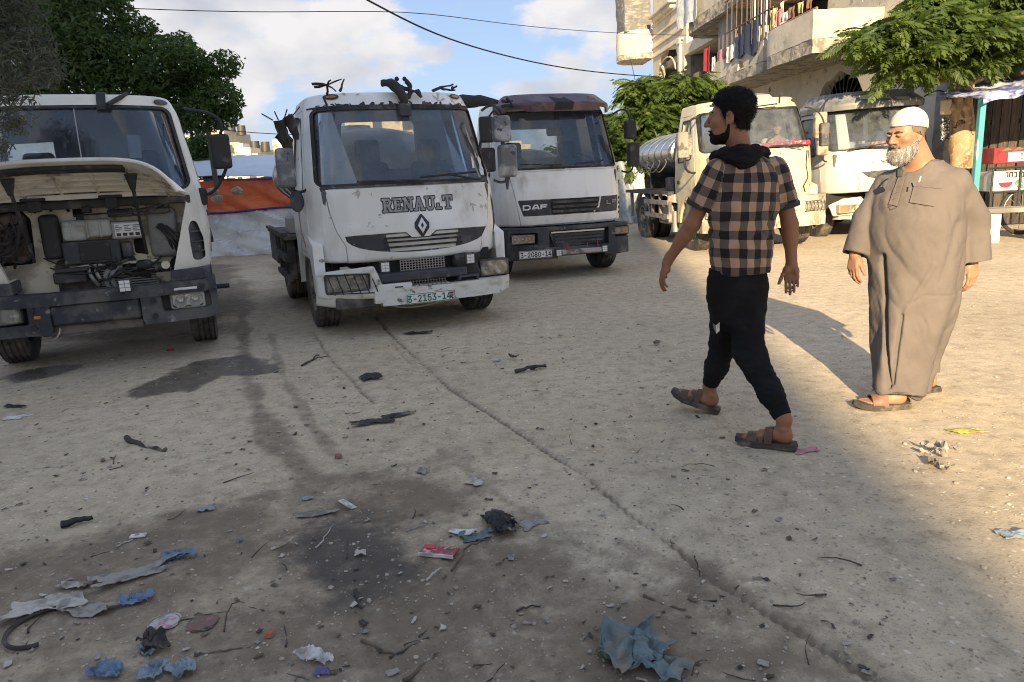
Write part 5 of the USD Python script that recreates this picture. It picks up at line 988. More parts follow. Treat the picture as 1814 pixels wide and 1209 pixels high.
o = obj('lower_grille', prism(lp, -.07, -.02), m_navy, t); obj('chrome_strip', prism(sbox(-.31, .655, .51, .675), -.085, -.0705), m_silver, o, smooth=False)
for z in (.51, .56, .61): obj('grille_slat', prism(rounded([(-.26, z), (.48, z), (.49, z + .03), (-.27, z + .03)], .01), -.095, -.0702), m_plastic, o, smooth=False)
headlamp(t, -.90, -.53, -.05, .52, .67, 3); headlamp(t, .67, .95, .0, .56, .69, 2, amber=1)
obj('lower_bar', jitter(T(box(-.2, .45, -.20, -.13, .345, .42, .015).refine_to_length(.06)), .004, .1, 1), M('bent_bar', (.36, .35, .33), .5, [((.15, .13, .11), 6, .48, .62)], metallic=.5), t)
ledlamp(t, -.245, -.21, .335, .09); ledlamp(t, .46, -.21, .345, .09)
plate(t, -.57, -.135, .325, .5, .11, '3-2080-14', m_letter)
for x in (-.1, .2, .36): obj('red_tape', prism(LineString([(x, .5), (x + .01, .43)]).buffer(.006), -.18, -.175), m_redink, t, smooth=False)
mirror(t, [(1.0, 1.17, .16, .28, 1.93, 2.20), (1.04, 1.22, .16, .28, 1.53, 1.88)], [[(.88, .35, 2.3), (1.0, .2, 2.34), (1.08, .2, 2.18)], [(1.12, .2, 1.54), (1.08, .2, 1.47), (.95, .25, 1.48)]], mat=m_rubber)
mirror(t, [(-1.2, -1.0, .16, .28, 1.95, 2.3), (-1.2, -1.0, .16, .28, 1.55, 1.88)], [[(-.88, .35, 2.3), (-1.0, .2, 2.36), (-1.08, .2, 2.25)]], mat=m_rubber)
chassis(t, .3, 4.4, .84, .46, 3.6)
obj('deck', box(-1.05, 1.05, 1.75, 4.3, .92, .98), m_chassis, t, smooth=False); tank(t, 1.9, 4.2, .8, .42, 1.48)
# ================================================================== cream tank truck with a driver
def cream_like(): pass
t = thing('tank_truck', 'cream tank truck with a driver behind the wheel and a polished steel tank', 'truck', frame((4.5, 12.9), 5, .0), 5, 'water tank trucks parked in the yard', tilt=-1.6, wide=1.08)
TCR = t
c = Cab([(.90, .98, .0, .55), (1.2, .99, -.02, .6), (1.70, .975, .03, .62), (2.42, .86, .28, .9), (2.56, .83, .38, 1.0)], 1.55)
ws = rounded([(-.92, 1.735), (.90, 1.735), (.845, 2.42), (-.85, 2.42)], .06)
panel = rounded([(-.84, 1.70), (.88, 1.70), (.85, 1.4), (.66, .93), (-.62, .92), (-.80, 1.4)], .02)
door = rounded([(.42, 1.1), (.62, .92), (1.46, .92), (1.46, 2.42), (.86, 2.42), (.50, 1.68)], .04); win = rounded([(.62, 1.66), (1.36, 1.60), (1.36, 2.34), (.92, 2.34)], .05)
make_cab(t, c, P_cream, ws, panel, (door, win), rounded([(-.5, 1.85), (.5, 1.85), (.5, 2.3), (-.5, 2.3)], .06), seed=9, sidewin=False, amp=.006)
obj('panel_dents', c.front(unary_union([scrapes(c, (-.6, 1.0, .6, 1.65), 14, 21, .03), scrapes(c, (.62, .95, .86, 1.6), 22, 22, .03)]), .0045, .0055), m_scuff, t, smooth=False, kind='stuff')
obj('grille', c.front(Polygon([(-.5, 1.22), (.42, 1.22), (.32, 1.10), (0, 1.06), (-.4, 1.1)]), .003, .008), m_plastic, t, smooth=False)
obj('panel_crack', c.front(LineString([(.80, 1.66), (.76, 1.4), (.80, 1.2), (.70, 1.05), (.74, .95)]).buffer(.012), .005, .007), m_rubber, t, smooth=False)
lining(t, .88, 2.4, .9, 1.5, 1.68, ((-.45, .85), (.52, .85)), wheel=(.52, .58, 1.78), head=2.1)
obj('dash_cloth', jitter(T(box(-.2, .84, .12, .5, 1.75, 1.83, .02).refine_to_length(.04)), .02, .08, 4), m_redcloth, t)
wiper(t, (.1, -.03, 1.77), (.62, -.01, 1.76), (.66, 0, 1.71))
for x in (-.62, .74): obj('roof_marker_lamp', c.front(shapely.affinity.scale(shapely.Point(x, 2.535).buffer(.05), 1.5, .5), -.005, .012), m_plastic, t)
obj('roof_deflector', MF.hull_points(np.array([(-.45, .5, 2.66), (.3, .5, 2.66), (.42, .32, 2.46), (-.6, .32, 2.46), (-.5, .9, 2.72), (.3, .9, 2.72)], float)), M('grey_deflector', (.26, .28, .29), .4), t, smooth=False)
obj('roof_bracket', cat(tube([(.40, .35, 2.48), (.46, .45, 2.64)], .015, 5), tube([(-.3, .2, 2.44), (.0, .19, 2.45), (.3, .2, 2.47)], .012, 5)), m_rubber, t)
m_bb = M('battered_bumper', (.44, .41, .33), .7, [((.26, .22, .16), 3.5, .45, .6), ((.13, .12, .10), 6, .56, .68), ((.5, .5, .48), 9, .58, .7)], bump=.5, bscale=25)
bp = Polygon([(-1.03, .25), (-1.02, .0), (-.85, -.13), (0, -.18), (.85, -.13), (1.04, .0), (1.05, .25)])
obj('bumper', jitter(T((prism(bp, .38, .90, 'z') - rbox(.62, 1.0, -.3, -.05, .62, .80, .02) - rbox(-1.0, -.62, -.3, -.05, .62, .80, .02)).refine_to_length(.07)), .014, .12, 3), m_bb, t)
headlamp(t, .63, .99, -.115, .63, .79, 3, lens=True, housing=m_bb); headlamp(t, -.99, -.63, -.115, .63, .79, 3, housing=m_bb)
for k in range(6): obj('lamp_guard', tube([(.66 + .06 * k, -.13, .80), (.67 + .06 * k, -.15, .7), (.66 + .06 * k, -.13, .62)], .006, 5), m_chassis, t)
mirror(t, [(-1.32, -1.14, .2, .32, 1.68, 2.12), (-1.18, -1.05, .3, .4, 1.72, 2.08)], [[(-1.2, .27, 1.68), (-1.17, .3, 1.5), (-.97, .45, 1.42)], [(-1.15, .3, 2.1), (-1.1, .35, 2.25), (-.9, .5, 2.36)]], .02, mat=M('cream_dusty_mirror', (.30, .27, .22), .7, [((.12, .11, .1), 7, .5, .62)]))
mirror(t, [(1.05, 1.2, .2, .32, 1.7, 2.1)], [[(1.12, .27, 2.1), (1.05, .35, 2.3), (.9, .5, 2.4)]], mat=m_plastic)
for sg in (-1, 1):
    arch = Polygon([(.18, .5), (.2, 1.05), (.5, 1.12), (1.2, 1.12), (1.4, 1.0), (1.45, .5)]).difference(shapely.Point(.75, .47).buffer(.54)).difference(sbox(.25, 0, 1.3, .5))
    obj('wheel_arch', jitter(T(prism(arch, *((.86, .99) if sg > 0 else (-.99, -.86)), axis='x').refine_to_length(.08)), .004, .1, 2), P_cream, t)
chassis(t, .3, 5.2, .86, .47, 3.95, front_y=.75)
obj('deck', box(-1.08, 1.08, 1.7, 5.0, 1.02, 1.08), m_chassis, t, smooth=False)
m_frame = M('dusty_frame', (.34, .31, .26), .8, [((.15, .13, .11), 5, .46, .62)])
for y in (1.75, 2.35, 2.9, 4.6): obj('side_post', box(-1.06, -1.0, y, y + .07, .48, 1.015), m_frame, t, smooth=False)
for z in (.55, .82): obj('side_rail', box(-1.09, -1.061, 1.75, 3.4, z, z + .09), m_frame, t, smooth=False)
obj('rear_fender', tube([(-.95, 3.95 + .58 * math.cos(a), .47 + .58 * math.sin(a)) for a in np.linspace(.1, 3.0, 14)], .05, 6), m_frame, t)
obj('fuel_tank', rbox(-1.0, -.6, 2.0, 2.7, .42, .8, .06), m_frame, t); obj('air_bottle', cyl((-.95, 1.7, .7), (-.95, 1.7, .3), .06), m_polemetal, t)
obj('pump_box', box(-.95, -.5, 1.75, 2.3, 1.081, 1.34, .01), m_chassis, t)
tank(t, 2.3, 4.9, .86, .44, 1.82, 6)
for k in range(5): obj('tank_hook', tube(spline([(-.86, 2.6 + .45 * k, 1.7), (-.92, 2.6 + .45 * k, 1.5), (-1.0, 2.6 + .45 * k, 1.45), (-1.02, 2.6 + .45 * k, 1.55)], 8), .012, 5), m_frame, t)
# ================================================================== white truck with grey roof cap, right
WO = (7.3 * 14.2 / 15.5, 14.2)
t = thing('tank_truck', 'white truck with a peeling grey roof cap and scribbled panel, farthest right of the trucks', 'truck', frame(WO, 4, .62), 4, 'water tank trucks parked in the yard', tilt=-1.6, wide=1.08)
c = Cab([(.92, 1.0, .0, .6), (1.2, 1.01, -.02, .62), (1.66, 1.0, .03, .64), (2.44, .92, .28, .9), (2.56, .88, .38, 1.0)], 1.6)
ws = rounded([(-.93, 1.68), (.95, 1.68), (.90, 2.42), (-.89, 2.42)], .07)
panel = rounded([(-.66, 1.65), (.80, 1.65), (.76, 1.2), (.62, .92), (-.50, .92), (-.48, 1.1), (-.6, 1.3)], .02)
door = rounded([(.42, 1.1), (.62, .92), (1.5, .92), (1.5, 2.42), (.86, 2.42), (.50, 1.62)], .04); win = rounded([(.62, 1.62), (1.4, 1.56), (1.4, 2.34), (.92, 2.34)], .05)
make_cab(t, c, P_white3, ws, panel, (door, win), rounded([(-.5, 1.85), (.5, 1.85), (.5, 2.3), (-.5, 2.3)], .06), seed=13)
obj('grille', c.front(Polygon([(-.46, 1.26), (.4, 1.27), (.62, 1.26), (.45, 1.14), (.2, 1.08), (-.1, 1.09), (-.34, 1.16)]), .003, .009), m_plastic, t, smooth=False)
obj('door_emblem', c.side(shapely.Point(.75, 1.42).buffer(.16).difference(shapely.Point(.66, 1.40).buffer(.16)), .003, .005, -1), M('faded_yellow', (.50, .36, .08), .6), t, smooth=False)
m_cap = M('grey_roof_cap', (.13, .135, .14), .55, [((.22, .22, .22), 2.5, .45, .65), ((.08, .08, .08), 5, .52, .68)])
vz = Cab([(2.43, .96, .10, .8), (2.52, .97, .10, .8), (2.72, .84, .42, 1.0)], 1.4)
obj('roof_cap', dent((vz.outer(0) - vz.outer(-.03)) - box(-2, 2, -1, 3, 2, 2.425), .006), m_cap, t)
obj('peeling_patch', vz.front(Polygon([(-.42, 2.60), (.12, 2.58), (.16, 2.68), (.0, 2.70), (-.38, 2.67)]), .001, .006), P_white3, t, smooth=False); obj('peeling_patch', vz.front(Polygon([(.22, 2.55), (.46, 2.55), (.47, 2.60), (.2, 2.60)]), .001, .006), P_white3, t, smooth=False)
scr = [[(.02, 1.50), (.0, 1.44), (-.07, 1.42), (-.10, 1.45)], [(.0, 1.46), (.06, 1.44), (.07, 1.52), (.03, 1.53)], [(.09, 1.54), (.14, 1.54)], [(.11, 1.54), (.11, 1.44), (.05, 1.42)], [(.24, 1.56), (.23, 1.52), (.27, 1.53), (.265, 1.48)], [(-.1, 1.40), (.04, 1.39)]]
for s in scr: obj('scribble', c.front(LineString(s).buffer(.008), .0042, .0055), m_letter, t, smooth=False)
lining(t, .9, 2.4, .92, 1.55, 1.64, ((-.45, .85), (.5, .85)), wheel=(.5, .6, 1.72), head=2.05)
obj('dash_cloth', jitter(T(box(-.2, .75, .14, .45, 1.70, 1.80, .02).refine_to_length(.04)), .02, .08, 6), M('red_pattern_rag', (.42, .08, .07), .9, [((.60, .50, .44), 22, .48, .55)]), t)
obj('sun_card', c.front(Polygon([(-.78, 1.70), (-.60, 1.70), (-.60, 2.36), (-.74, 2.36)]), -.04, -.03), M('pale_card', (.60, .60, .57), .8), t, smooth=False)
obj('interior_mirror', rbox(.02, .3, .34, .40, 2.12, 2.26, .03), m_rubber, t)
wiper(t, (-.7, .0, 1.70), (-.05, -.04, 1.755), (.0, -.01, 1.67))
mirror(t, [(-1.26, -1.04, .1, .24, 1.94, 2.42), (-1.2, -1.0, .12, .24, 1.62, 1.90)], [[(-1.1, .18, 2.42), (-1.0, .3, 2.6), (-.85, .5, 2.66)], [(-1.1, .18, 1.6), (-1.05, .2, 1.52), (-.98, .25, 1.5)]], mat=M('tan_mirror', (.36, .31, .24), .6, [((.16, .13, .10), 6, .45, .62)]))
mirror(t, [(1.06, 1.22, .1, .24, 2.2, 2.48)], [[(.9, .45, 2.58), (1.1, .2, 2.62), (1.16, .16, 2.46)]], mat=P_cream)
obj('smashed_mirror', jitter(T(rbox(1.07, 1.22, .14, .2, 1.72, 2.16, .02).refine_to_length(.03)), .03, .05, 3), M('cracked_mirror', (.4, .4, .38), .25, [((.05, .05, .05), 22, .46, .52)], metallic=.6), t)
o = obj('lamp_surround', jitter(T(MF.batch_hull([MF.sphere(.03, 8).translate(p) for p in ((-1.0, .05, .66), (-.95, .0, .50), (-.42, -.1, .50), (-.36, -.08, .62), (-.5, -.06, .78), (-.8, .0, .76))]).refine_to_length(.05)), .008, .1, 2), P_cream, t)
headlamp(t, -.93, -.43, -.16, .53, .69, 2, amber=-1, housing=P_cream)
obj('bumper', jitter(T(prism(Polygon([(-.9, .15), (-.85, .02), (-.5, -.08), (.5, -.08), (.95, .02), (1.0, .2)]), .40, .47, 'z').refine_to_length(.08)), .01, .1, 2), m_bb, t); obj('bumper', jitter(T(prism(Polygon([(-.3, .15), (-.3, -.06), (.5, -.08), (.95, .02), (1.0, .2)]), .48, .86, 'z').refine_to_length(.08)), .01, .1, 2), m_bb, t)
obj('loose_wire', tube(spline([(-.42, -.05, .40), (-.4, -.06, .32), (-.34, -.05, .30)], 8), .01, 5), m_plate, t)
obj('wheel_housing', box(-.98, .98, .3, 1.4, .48, .9), m_black, t, smooth=False)
chassis(t, .3, 4.6, .85, .48, 3.7)
obj('deck', box(-1.05, 1.05, 1.75, 4.5, 1.02, 1.08), m_chassis, t, smooth=False); tank(t, 1.9, 4.4, .85, .45, 1.62)
# ================================================================== white truck with the open front lid
t = thing('open_truck', 'cream-white truck with its front lid propped open and engine bay showing', 'truck', frame((-3.5, 6.3), 22, -.05), 22)
P_iv = wpaint('bone_paint', (.74, .71, .61), (.33, .29, .23), .69, .73)
P_bay = M('bay_cream', (.62, .57, .44), .6, [((.30, .26, .20), 3, .46, .66), ((.10, .085, .07), 6, .56, .68), ((.22, .12, .06), 9, .66, .72)], bump=.15)
c = Cab([(.80, .95, -.02, .5), (1.1, .97, -.02, .55), (1.48, .95, .06, .6), (2.20, .82, .34, .9), (2.30, .78, .42, 1.0)], 1.5)
ws = rounded([(-.87, 1.50), (.87, 1.50), (.76, 2.235), (-.76, 2.235)], .08)
bay = Polygon([(-.82, 1.50), (.82, 1.50), (.80, 1.38), (.60, .70), (-.60, .70), (-.80, 1.38)])
door = rounded([(.42, .98), (.62, .84), (1.46, .84), (1.46, 2.2), (.86, 2.2), (.50, 1.45)], .04); win = rounded([(.60, 1.44), (1.36, 1.38), (1.36, 2.12), (.90, 2.12)], .05)
vents = [rounded([(sx * .83, 1.24), (sx * .87, 1.19), (sx * .905, 1.05), (sx * .905, .88), (sx * .86, .855), (sx * .80, .86), (sx * .79, 1.0), (sx * .79, 1.15)], .03) for sx in (1, -1)]
cutbay = prism(bay, -2, .42, 'y') - box(-2, 2, -2, .42, 1.452, 1.5)
make_cab(t, c, P_iv, ws, None, (door, win), rounded([(-.75, 1.66), (-.22, 1.68), (-.22, 2.02), (-.75, 2.0)], .04), cuts=[cutbay] + [prism(v, -2, .8) for v in vents], seed=17, gl=g_dark)
for v in vents:
    o = obj('side_vent', c.front(v.buffer(.012), -.06, -.03), m_navy, t, smooth=False)
    for z in (.93, 1.02, 1.11): obj('vent_slat', c.front(sbox(min(v.bounds[0], v.bounds[2]), z, v.bounds[2], z + .012) & v, -.03, -.002), m_navy, o, smooth=False)
for x in (-.8, -.1, .23): pass
obj('roof_strap', c.front(sbox(-.62, 2.2, -.56, 2.36), .001, .018), m_rubber, t, smooth=False); obj('roof_strap', c.front(sbox(.20, 2.2, .27, 2.36), .001, .02), m_rubber, t, smooth=False)
obj('roof_strap', tube([(.29, .30, 2.235), (.36, .4, 2.29), (.44, .52, 2.35)], .02, 6), m_rubber, t)
obj('roof_marker_lamp', c.front(shapely.affinity.scale(shapely.Point(.70, 2.285).buffer(.045), 1.2, .6), -.005, .012), m_plastic, t)
lining(t, .85, 2.25, .86, 1.46, 1.46, floor_y=.72, seats=((-.45, .9), (.45, .95)), wheel=(.45, .72, 1.56), head=1.9)
obj('curtain', box(-.30, -.12, 1.2, 1.22, 1.6, 2.1), m_lining, t, smooth=False); obj('cab_sticker', c.front(sbox(.40, 1.78, .50, 1.98), -.03, -.025), M('pale_card2', (.55, .56, .55), .8), t, smooth=False)
obj('windscreen_joint', c.front(LineString([(.02, 2.24), (.05, 1.50)]).buffer(.004), -.008, -.004), m_polemetal, t, smooth=False)
obj('drop_visor', c.front(sbox(-.7, 2.08, -.02, 2.2), -.07, -.06), m_lining, t, smooth=False)
mir = obj('seat_frame', cat(rbox(-.50, -.30, .42, .50, 1.66, 1.80, .02) - rbox(-.46, -.34, .3, .6, 1.70, 1.76, .01)), m_rubber, t)
# lid
def lid(u, v, off=0.0):
    x = (u * 2 - 1); w = .80 + .03 * v - .12 * np.clip(v - .55, 0, 1) ** 1.5 * 2
    z = 1.475 + .275 * v ** .85 - .24 * np.abs(x) ** 6 * v ** .7 - .03 * x * x - off
    return np.stack([x * w, .13 - .60 * v + .10 * np.abs(x) ** 5 * v, z], -1)
lo = obj('front_lid', thick(sheet(50, 24, lambda u, v: lid(u, v)), .022), P_iv, t)
obj('lid_seal', thick(sheet(40, 4, lambda u, v: lid(.09 + .66 * u, .80 + .12 * v, .035)), .03), m_rubber, lo)
for k in range(4): obj('lid_rib', tube([lid(np.array(a), np.array(.18 + .16 * k), .018) for a in np.linspace(.05, .95, 16)], .014, 6), P_bay, lo)
for k in range(6): obj('lid_rib', tube([lid(np.array(.08 + .168 * k), np.array(b), .018) for b in np.linspace(.05, .8, 8)], .013, 6), P_bay, lo)
obj('lid_edge', tube([lid(np.array(a), np.array(1.0)) for a in np.linspace(0, 1, 40)], .016, 7), P_white, lo)
for x, y0 in ((.43, -.33), (-.43, -.30), (.22, .02), (-.35, .02)):
    if y0 < 0:
        z1 = 1.60
        o = obj('strut', tube([(x + .0, .12, .95), (x - .005, -.05, 1.25), (x, y0 + .02, z1 - .05)], [.013, .013, .016], 7), m_rubber, t); obj('strut_cup', tube([(x, y0 + .02, z1 - .10), (x, y0, z1 + .03)], [.018, .052], 10), m_rubber, o)
    else: obj('lid_hinge', cat(rbox(x - .09, x + .09, .02, .10, 1.45, 1.475, .01), rbox(x - .05, x + .05, .04, .10, 1.36, 1.46, .015)), m_rubber, t)
# bay wall and what is fixed to it
yb_ = .33
wallp = bay.buffer(.05).difference(sbox(-2, 1.445, 2, 2))
hls = [rounded([(-.74, .92), (-.46, .92), (-.44, 1.3), (-.50, 1.39), (-.74, 1.39)], .05), rounded([(-.12, 1.30), (-.03, 1.30), (-.03, 1.37), (-.12, 1.37)], .01), rounded([(.32, .95), (.42, .93), (.42, 1.08), (.32, 1.08)], .02), Polygon([(-.16, .62), (.42, .62), (.44, .80), (-.18, .82)])] + [shapely.Point(*p).buffer(.014) for p in ((-.25, 1.02), (-.23, .95), (.34, 1.34), (.60, 1.36), (-.15, 1.36), (.46, 1.02), (.48, .88), (-.4, 1.36), (-.28, 1.37), (.40, 1.30))]
obj('bay_wall', prism(wallp.difference(unary_union(hls)), yb_, yb_ + .02), P_bay, t, smooth=False)
obj('bay_backing', box(-.85, .85, yb_ + .10, yb_ + .12, .5, 1.45), m_black, t, smooth=False)
obj('bay_beam', jitter(T(box(-.84, .84, yb_ - .12, yb_ - .01, 1.372, 1.445, .01).refine_to_length(.08)), .006, .1, 1), m_chassis, t)
m_brown = M('brown_housing', (.085, .055, .045), .8, [((.16, .12, .10), 6, .48, .64)], bump=.2)
obj('blower_housing', jitter(T(rbox(-.73, -.48, yb_ - .05, yb_ + .08, .94, 1.36, .05).refine_to_length(.05)), .01, .1, 2), m_brown, t)
obj('coolant_bottle', rbox(-.375, -.225, yb_ - .12, yb_ - .005, .95, 1.335, .04), m_rubber, t)
m_milky = M('milky_plastic', (.36, .38, .35), .45, [((.26, .26, .23), 5, .48, .64)])
o = obj('washer_bottle', cat(rbox(-.205, .17, yb_ - .14, yb_ - .005, 1.12, 1.275, .03), rbox(-.205, -.02, yb_ - .15, yb_ - .02, 1.10, 1.24, .03)), m_milky, t); obj('bottle_cap', cyl((-.06, yb_ - .08, 1.27), (-.06, yb_ - .08, 1.30), .03), m_rubber, o)
for x in (-.14, -.02, .08): obj('bottle_rib', rbox(x, x + .018, yb_ - .158, yb_ - .138, 1.12, 1.26, .008), m_milky, o)
o = obj('filter_box', rbox(-.23, .215, yb_ - .13, yb_ - .005, .895, 1.095, .02), m_plastic, t)
obj('filter_box', rbox(-.10, .14, yb_ - .145, yb_ - .131, .92, 1.08, .006), m_rubber, o); obj('filter_box', rbox(.22, .31, yb_ - .10, yb_ - .005, .92, 1.06, .02), m_plastic, t)
e = obj('control_unit', rbox(.165, .425, yb_ - .11, yb_ - .02, 1.085, 1.245, .015), M('cast_alloy', (.26, .26, .25), .5, metallic=.4), t)
lb = obj('sticker', box(.195, .405, yb_ - .1145, yb_ - .1105, 1.11, 1.225), m_plate, e, smooth=False)
for k in range(4): obj('sticker_symbol', box(.205 + .05 * k, .24 + .05 * k, yb_ - .1165, yb_ - .1145, 1.115, 1.142), m_letter, lb, smooth=False)
obj('sticker_print', cat(*[box(.202 + .07 * i, .202 + .07 * i + (.052 if (i + j) % 3 else .03), yb_ - .1165, yb_ - .1145, 1.158 + .015 * j, 1.164 + .015 * j) for i in range(3) for j in range(4)]), m_letter, lb, smooth=False, kind='stuff')
f = obj('fuse_cover', rbox(.455, .70, yb_ - .07, yb_ - .005, .90, 1.345, .05), M('fuse_grey', (.20, .20, .19), .7, [((.10, .10, .09), 5, .48, .64)]), t)
obj('fuse_recess', rbox(.51, .65, yb_ - .075, yb_ - .06, 1.05, 1.30, .006), m_black, f); obj('fuse_recess', rbox(.47, .49, yb_ - .078, yb_ - .065, .96, 1.28, .005), m_plastic, f)
rw = np.random.default_rng(33)
for k in range(9):
    a = A(.53 + .02 * (k % 5), yb_ - .09 - .012 * (k % 3), 1.20 - .02 * (k // 3)); obj('cable', tube(spline([a, a + A(.06, -.03, -.06), a + A(.10 + .01 * k, -.02, -.20), (.66 + .01 * (k % 4), yb_ - .06, .90), (.60, yb_ - .03, .80)], 16), .010, 6), m_rubber, f)
def hoses(name, n, zone, r, mat, seed, droop=.1):
    g = np.random.default_rng(seed)
    for _ in range(n):
        a = A(zone[0] + (zone[2] - zone[0]) * g.random(), yb_ - .03 - .14 * g.random(), zone[1] + (zone[3] - zone[1]) * g.random()); b = A(zone[0] + (zone[2] - zone[0]) * g.random(), yb_ - .03 - .14 * g.random(), zone[1] + (zone[3] - zone[1]) * g.random())
        m = (a + b) / 2 + A(0, -.06, -droop * g.random()); obj(name, tube(spline([a, m, b], 12), r * (.6 + .7 * g.random()), 6), mat, t)
hoses('cable', 16, (-.76, .9, -.44, 1.38), .011, m_rubber, 1); hoses('cable', 9, (.0, .72, .6, .95), .012, m_rubber, 2, .05); hoses('cable', 7, (-.45, .84, .3, 1.0), .009, m_rubber, 3); hoses('cable', 6, (.05, 1.28, .7, 1.40), .008, m_chassis, 4, .05)
obj('linkage', cat(tube([(-.1, yb_ - .12, 1.315), (.2, yb_ - .12, 1.32), (.62, yb_ - .1, 1.36)], .009, 6), rbox(.16, .36, yb_ - .14, yb_ - .03, 1.28, 1.35, .02), rbox(-.03, .04, yb_ - .15, yb_ - .05, 1.33, 1.39, .015)), m_rubber, t)
obj('lower_rail', rbox(-.20, .52, yb_ - .10, yb_ - .03, .865, .888, .008), P_bay, t)
for k, x in enumerate((-.06, -.005)): obj('pipe', tube(spline([(x, yb_ - .08, .88), (x + .01, yb_ - .12, .80), (x + .06, yb_ - .08, .70)], 10), .016, 8), m_polemetal, t)
for k, x in enumerate((.07, .12)): obj('hose', tube(spline([(x + .08, yb_ - .10, .85), (x, yb_ - .14, .78), (x + .01, yb_ - .12, .68), (x + .05, yb_ - .1, .62)], 12), .02, 8), M('grey_hose', (.22, .22, .21), .7), t)
rad = obj('radiator', box(.02, .46, yb_ - .03, yb_ + .0, .60, .83), m_chassis, t)
for z in np.arange(.62, .83, .022): obj('radiator_fin', box(.02, .46, yb_ - .045, yb_ - .031, z, z + .008), m_polemetal, rad, smooth=False)
obj('steering_box', cat(rbox(-.33, -.08, yb_ - .16, yb_, .74, .84, .02), rbox(-.30, -.05, yb_ - .19, yb_ - .1, .84, .875, .01)), m_chassis, t)
obj('latch', cat(rbox(.33, .46, .05, .16, .82, .90, .03), cyl((.50, .06, .83), (.60, .06, .83), .045)), m_rubber, t); obj('latch_plate', cyl((.57, .04, .85), (.57, .0, .85), .035), P_bay, t)
# bumper
nb = lambda pts, z0, z1: prism(Polygon(pts), z0, z1, 'z')
plan = [(-.96, .35), (-.96, .06), (-.85, -.09), (-.4, -.16), (.4, -.16), (.85, -.09), (.96, .06), (.96, .35), (.86, .35), (.84, .1), (.4, -.02), (-.4, -.02), (-.84, .1), (-.86, .35)]
top = nb(plan, .60, .70); obj('bumper_top', jitter(T(top.refine_to_length(.07)), .008, .12, 4), m_navy, t)
obj('bumper_beam', jitter(T(box(-.34, .33, -.13, -.03, .425, .598, .015).refine_to_length(.08)), .004, .15, 1), m_navy, t)
obj('lower_step', jitter(T(box(-.44, .34, -.06, .04, .335, .418, .01).refine_to_length(.07)), .010, .12, 2), m_chassis, t)
for sg in (1, -1):
    pl = [(sg * x, y) for x, y in ((.34, -.15), (.85, -.09), (.96, .06), (.96, .35), (.80, .35), (.80, .10), (.34, .0))]
    m = nb(pl, .36, .598) - (rbox(.50, .90, -.4, .02, .455, .60, .02) if sg > 0 else rbox(-.90, -.50, -.4, .02, .455, .60, .02)) - (MF.hull_points(np.array([(sg * .3, -1, .2), (sg * .3, -1, .5), (sg * .42, -1, .2), (sg * .3, 1, .2), (sg * .3, 1, .5), (sg * .42, 1, .2)], float)))
    obj('bumper_end', jitter(T(m.refine_to_length(.06)), .007, .12, 5), m_navy, t)
obj('bumper_sticker', box(.50, .80, -.128, -.118, .632, .652), m_plate, t, smooth=False)
headlamp(t, .565, .85, -.07, .455, .60, 2, housing=M('lamp_bowl', (.36, .35, .31), .6), lens=False)
headlamp(t, -.86, -.545, -.10, .465, .61, 2)
obj('indicator', rbox(-.46, -.41, -.155, -.13, .50, .53, .008), m_amber, t)
for x, z in ((-.47, .58), (-.47, .43), (.44, .56), (.44, .43)): obj('bolt_hole', cyl((x, -.165, z), (x, -.12, z), .022, n=12), m_rubber, t)
L_ = ledlamp(t, .245, -.21, .665, .10)
fl = obj('fender_skirt', nb([(.60, -.02), (.86, .0), (.93, .10), (.93, .35), (.6, .35)], .702, .795), m_plastic, t); obj('fender_skirt', nb([(-.60, -.02), (-.86, .0), (-.93, .10), (-.93, .35), (-.6, .35)], .702, .795), m_plastic, t)
obj('side_marker', c.side(rounded([(.52, .90), (.60, .90), (.60, 1.0), (.54, 1.0)], .02), .001, .008, 1), m_redink, t, smooth=False)
obj('loose_wire', tube(spline([(-.3, -.1, .40), (-.33, -.12, .33), (-.38, -.1, .31), (-.42, -.08, .33)], 10), .007, 5), m_polemetal, t); obj('bent_rod', tube(spline([(-.38, -.02, .325), (-.1, -.04, .33), (.15, -.02, .35), (.36, 0, .37)], 12), .010, 6), m_chassis, t)
mirror(t, [(1.07, 1.24, .24, .34, 1.66, 1.97)], [[(.90, .50, 2.22), (1.08, .32, 2.16), (1.17, .28, 2.10), (1.17, .30, 1.97)], [(1.2, .32, 1.70), (1.12, .34, 1.55), (1.0, .40, 1.44), (.92, .45, 1.46)]], .015, mat=m_rubber)
obj('mirror_base', rbox(.90, .99, .40, .55, 1.34, 1.50, .03), m_rubber, t)
obj('side_step', tube([(.96, .5, .56), (1.08, .5, .56)], .025, 6), m_rubber, t)
for sg in (-1, 1):
    arch = Polygon([(.35, .5), (.36, .82), (1.4, .82), (1.42, .5)]).difference(shapely.Point(.85, .42).buffer(.5)); obj('wheel_arch', prism(arch, *((.88, .94) if sg > 0 else (-.94, -.88)), axis='x'), m_plastic, t)
chassis(t, .36, 4.6, .80, .44, 3.6)
obj('deck', box(-1.0, 1.0, 1.65, 4.5, .92, .98), m_chassis, t, smooth=False); obj('cargo_box', box(-.98, .98, 1.8, 4.45, .981, 1.5, .02), P_iv, t)
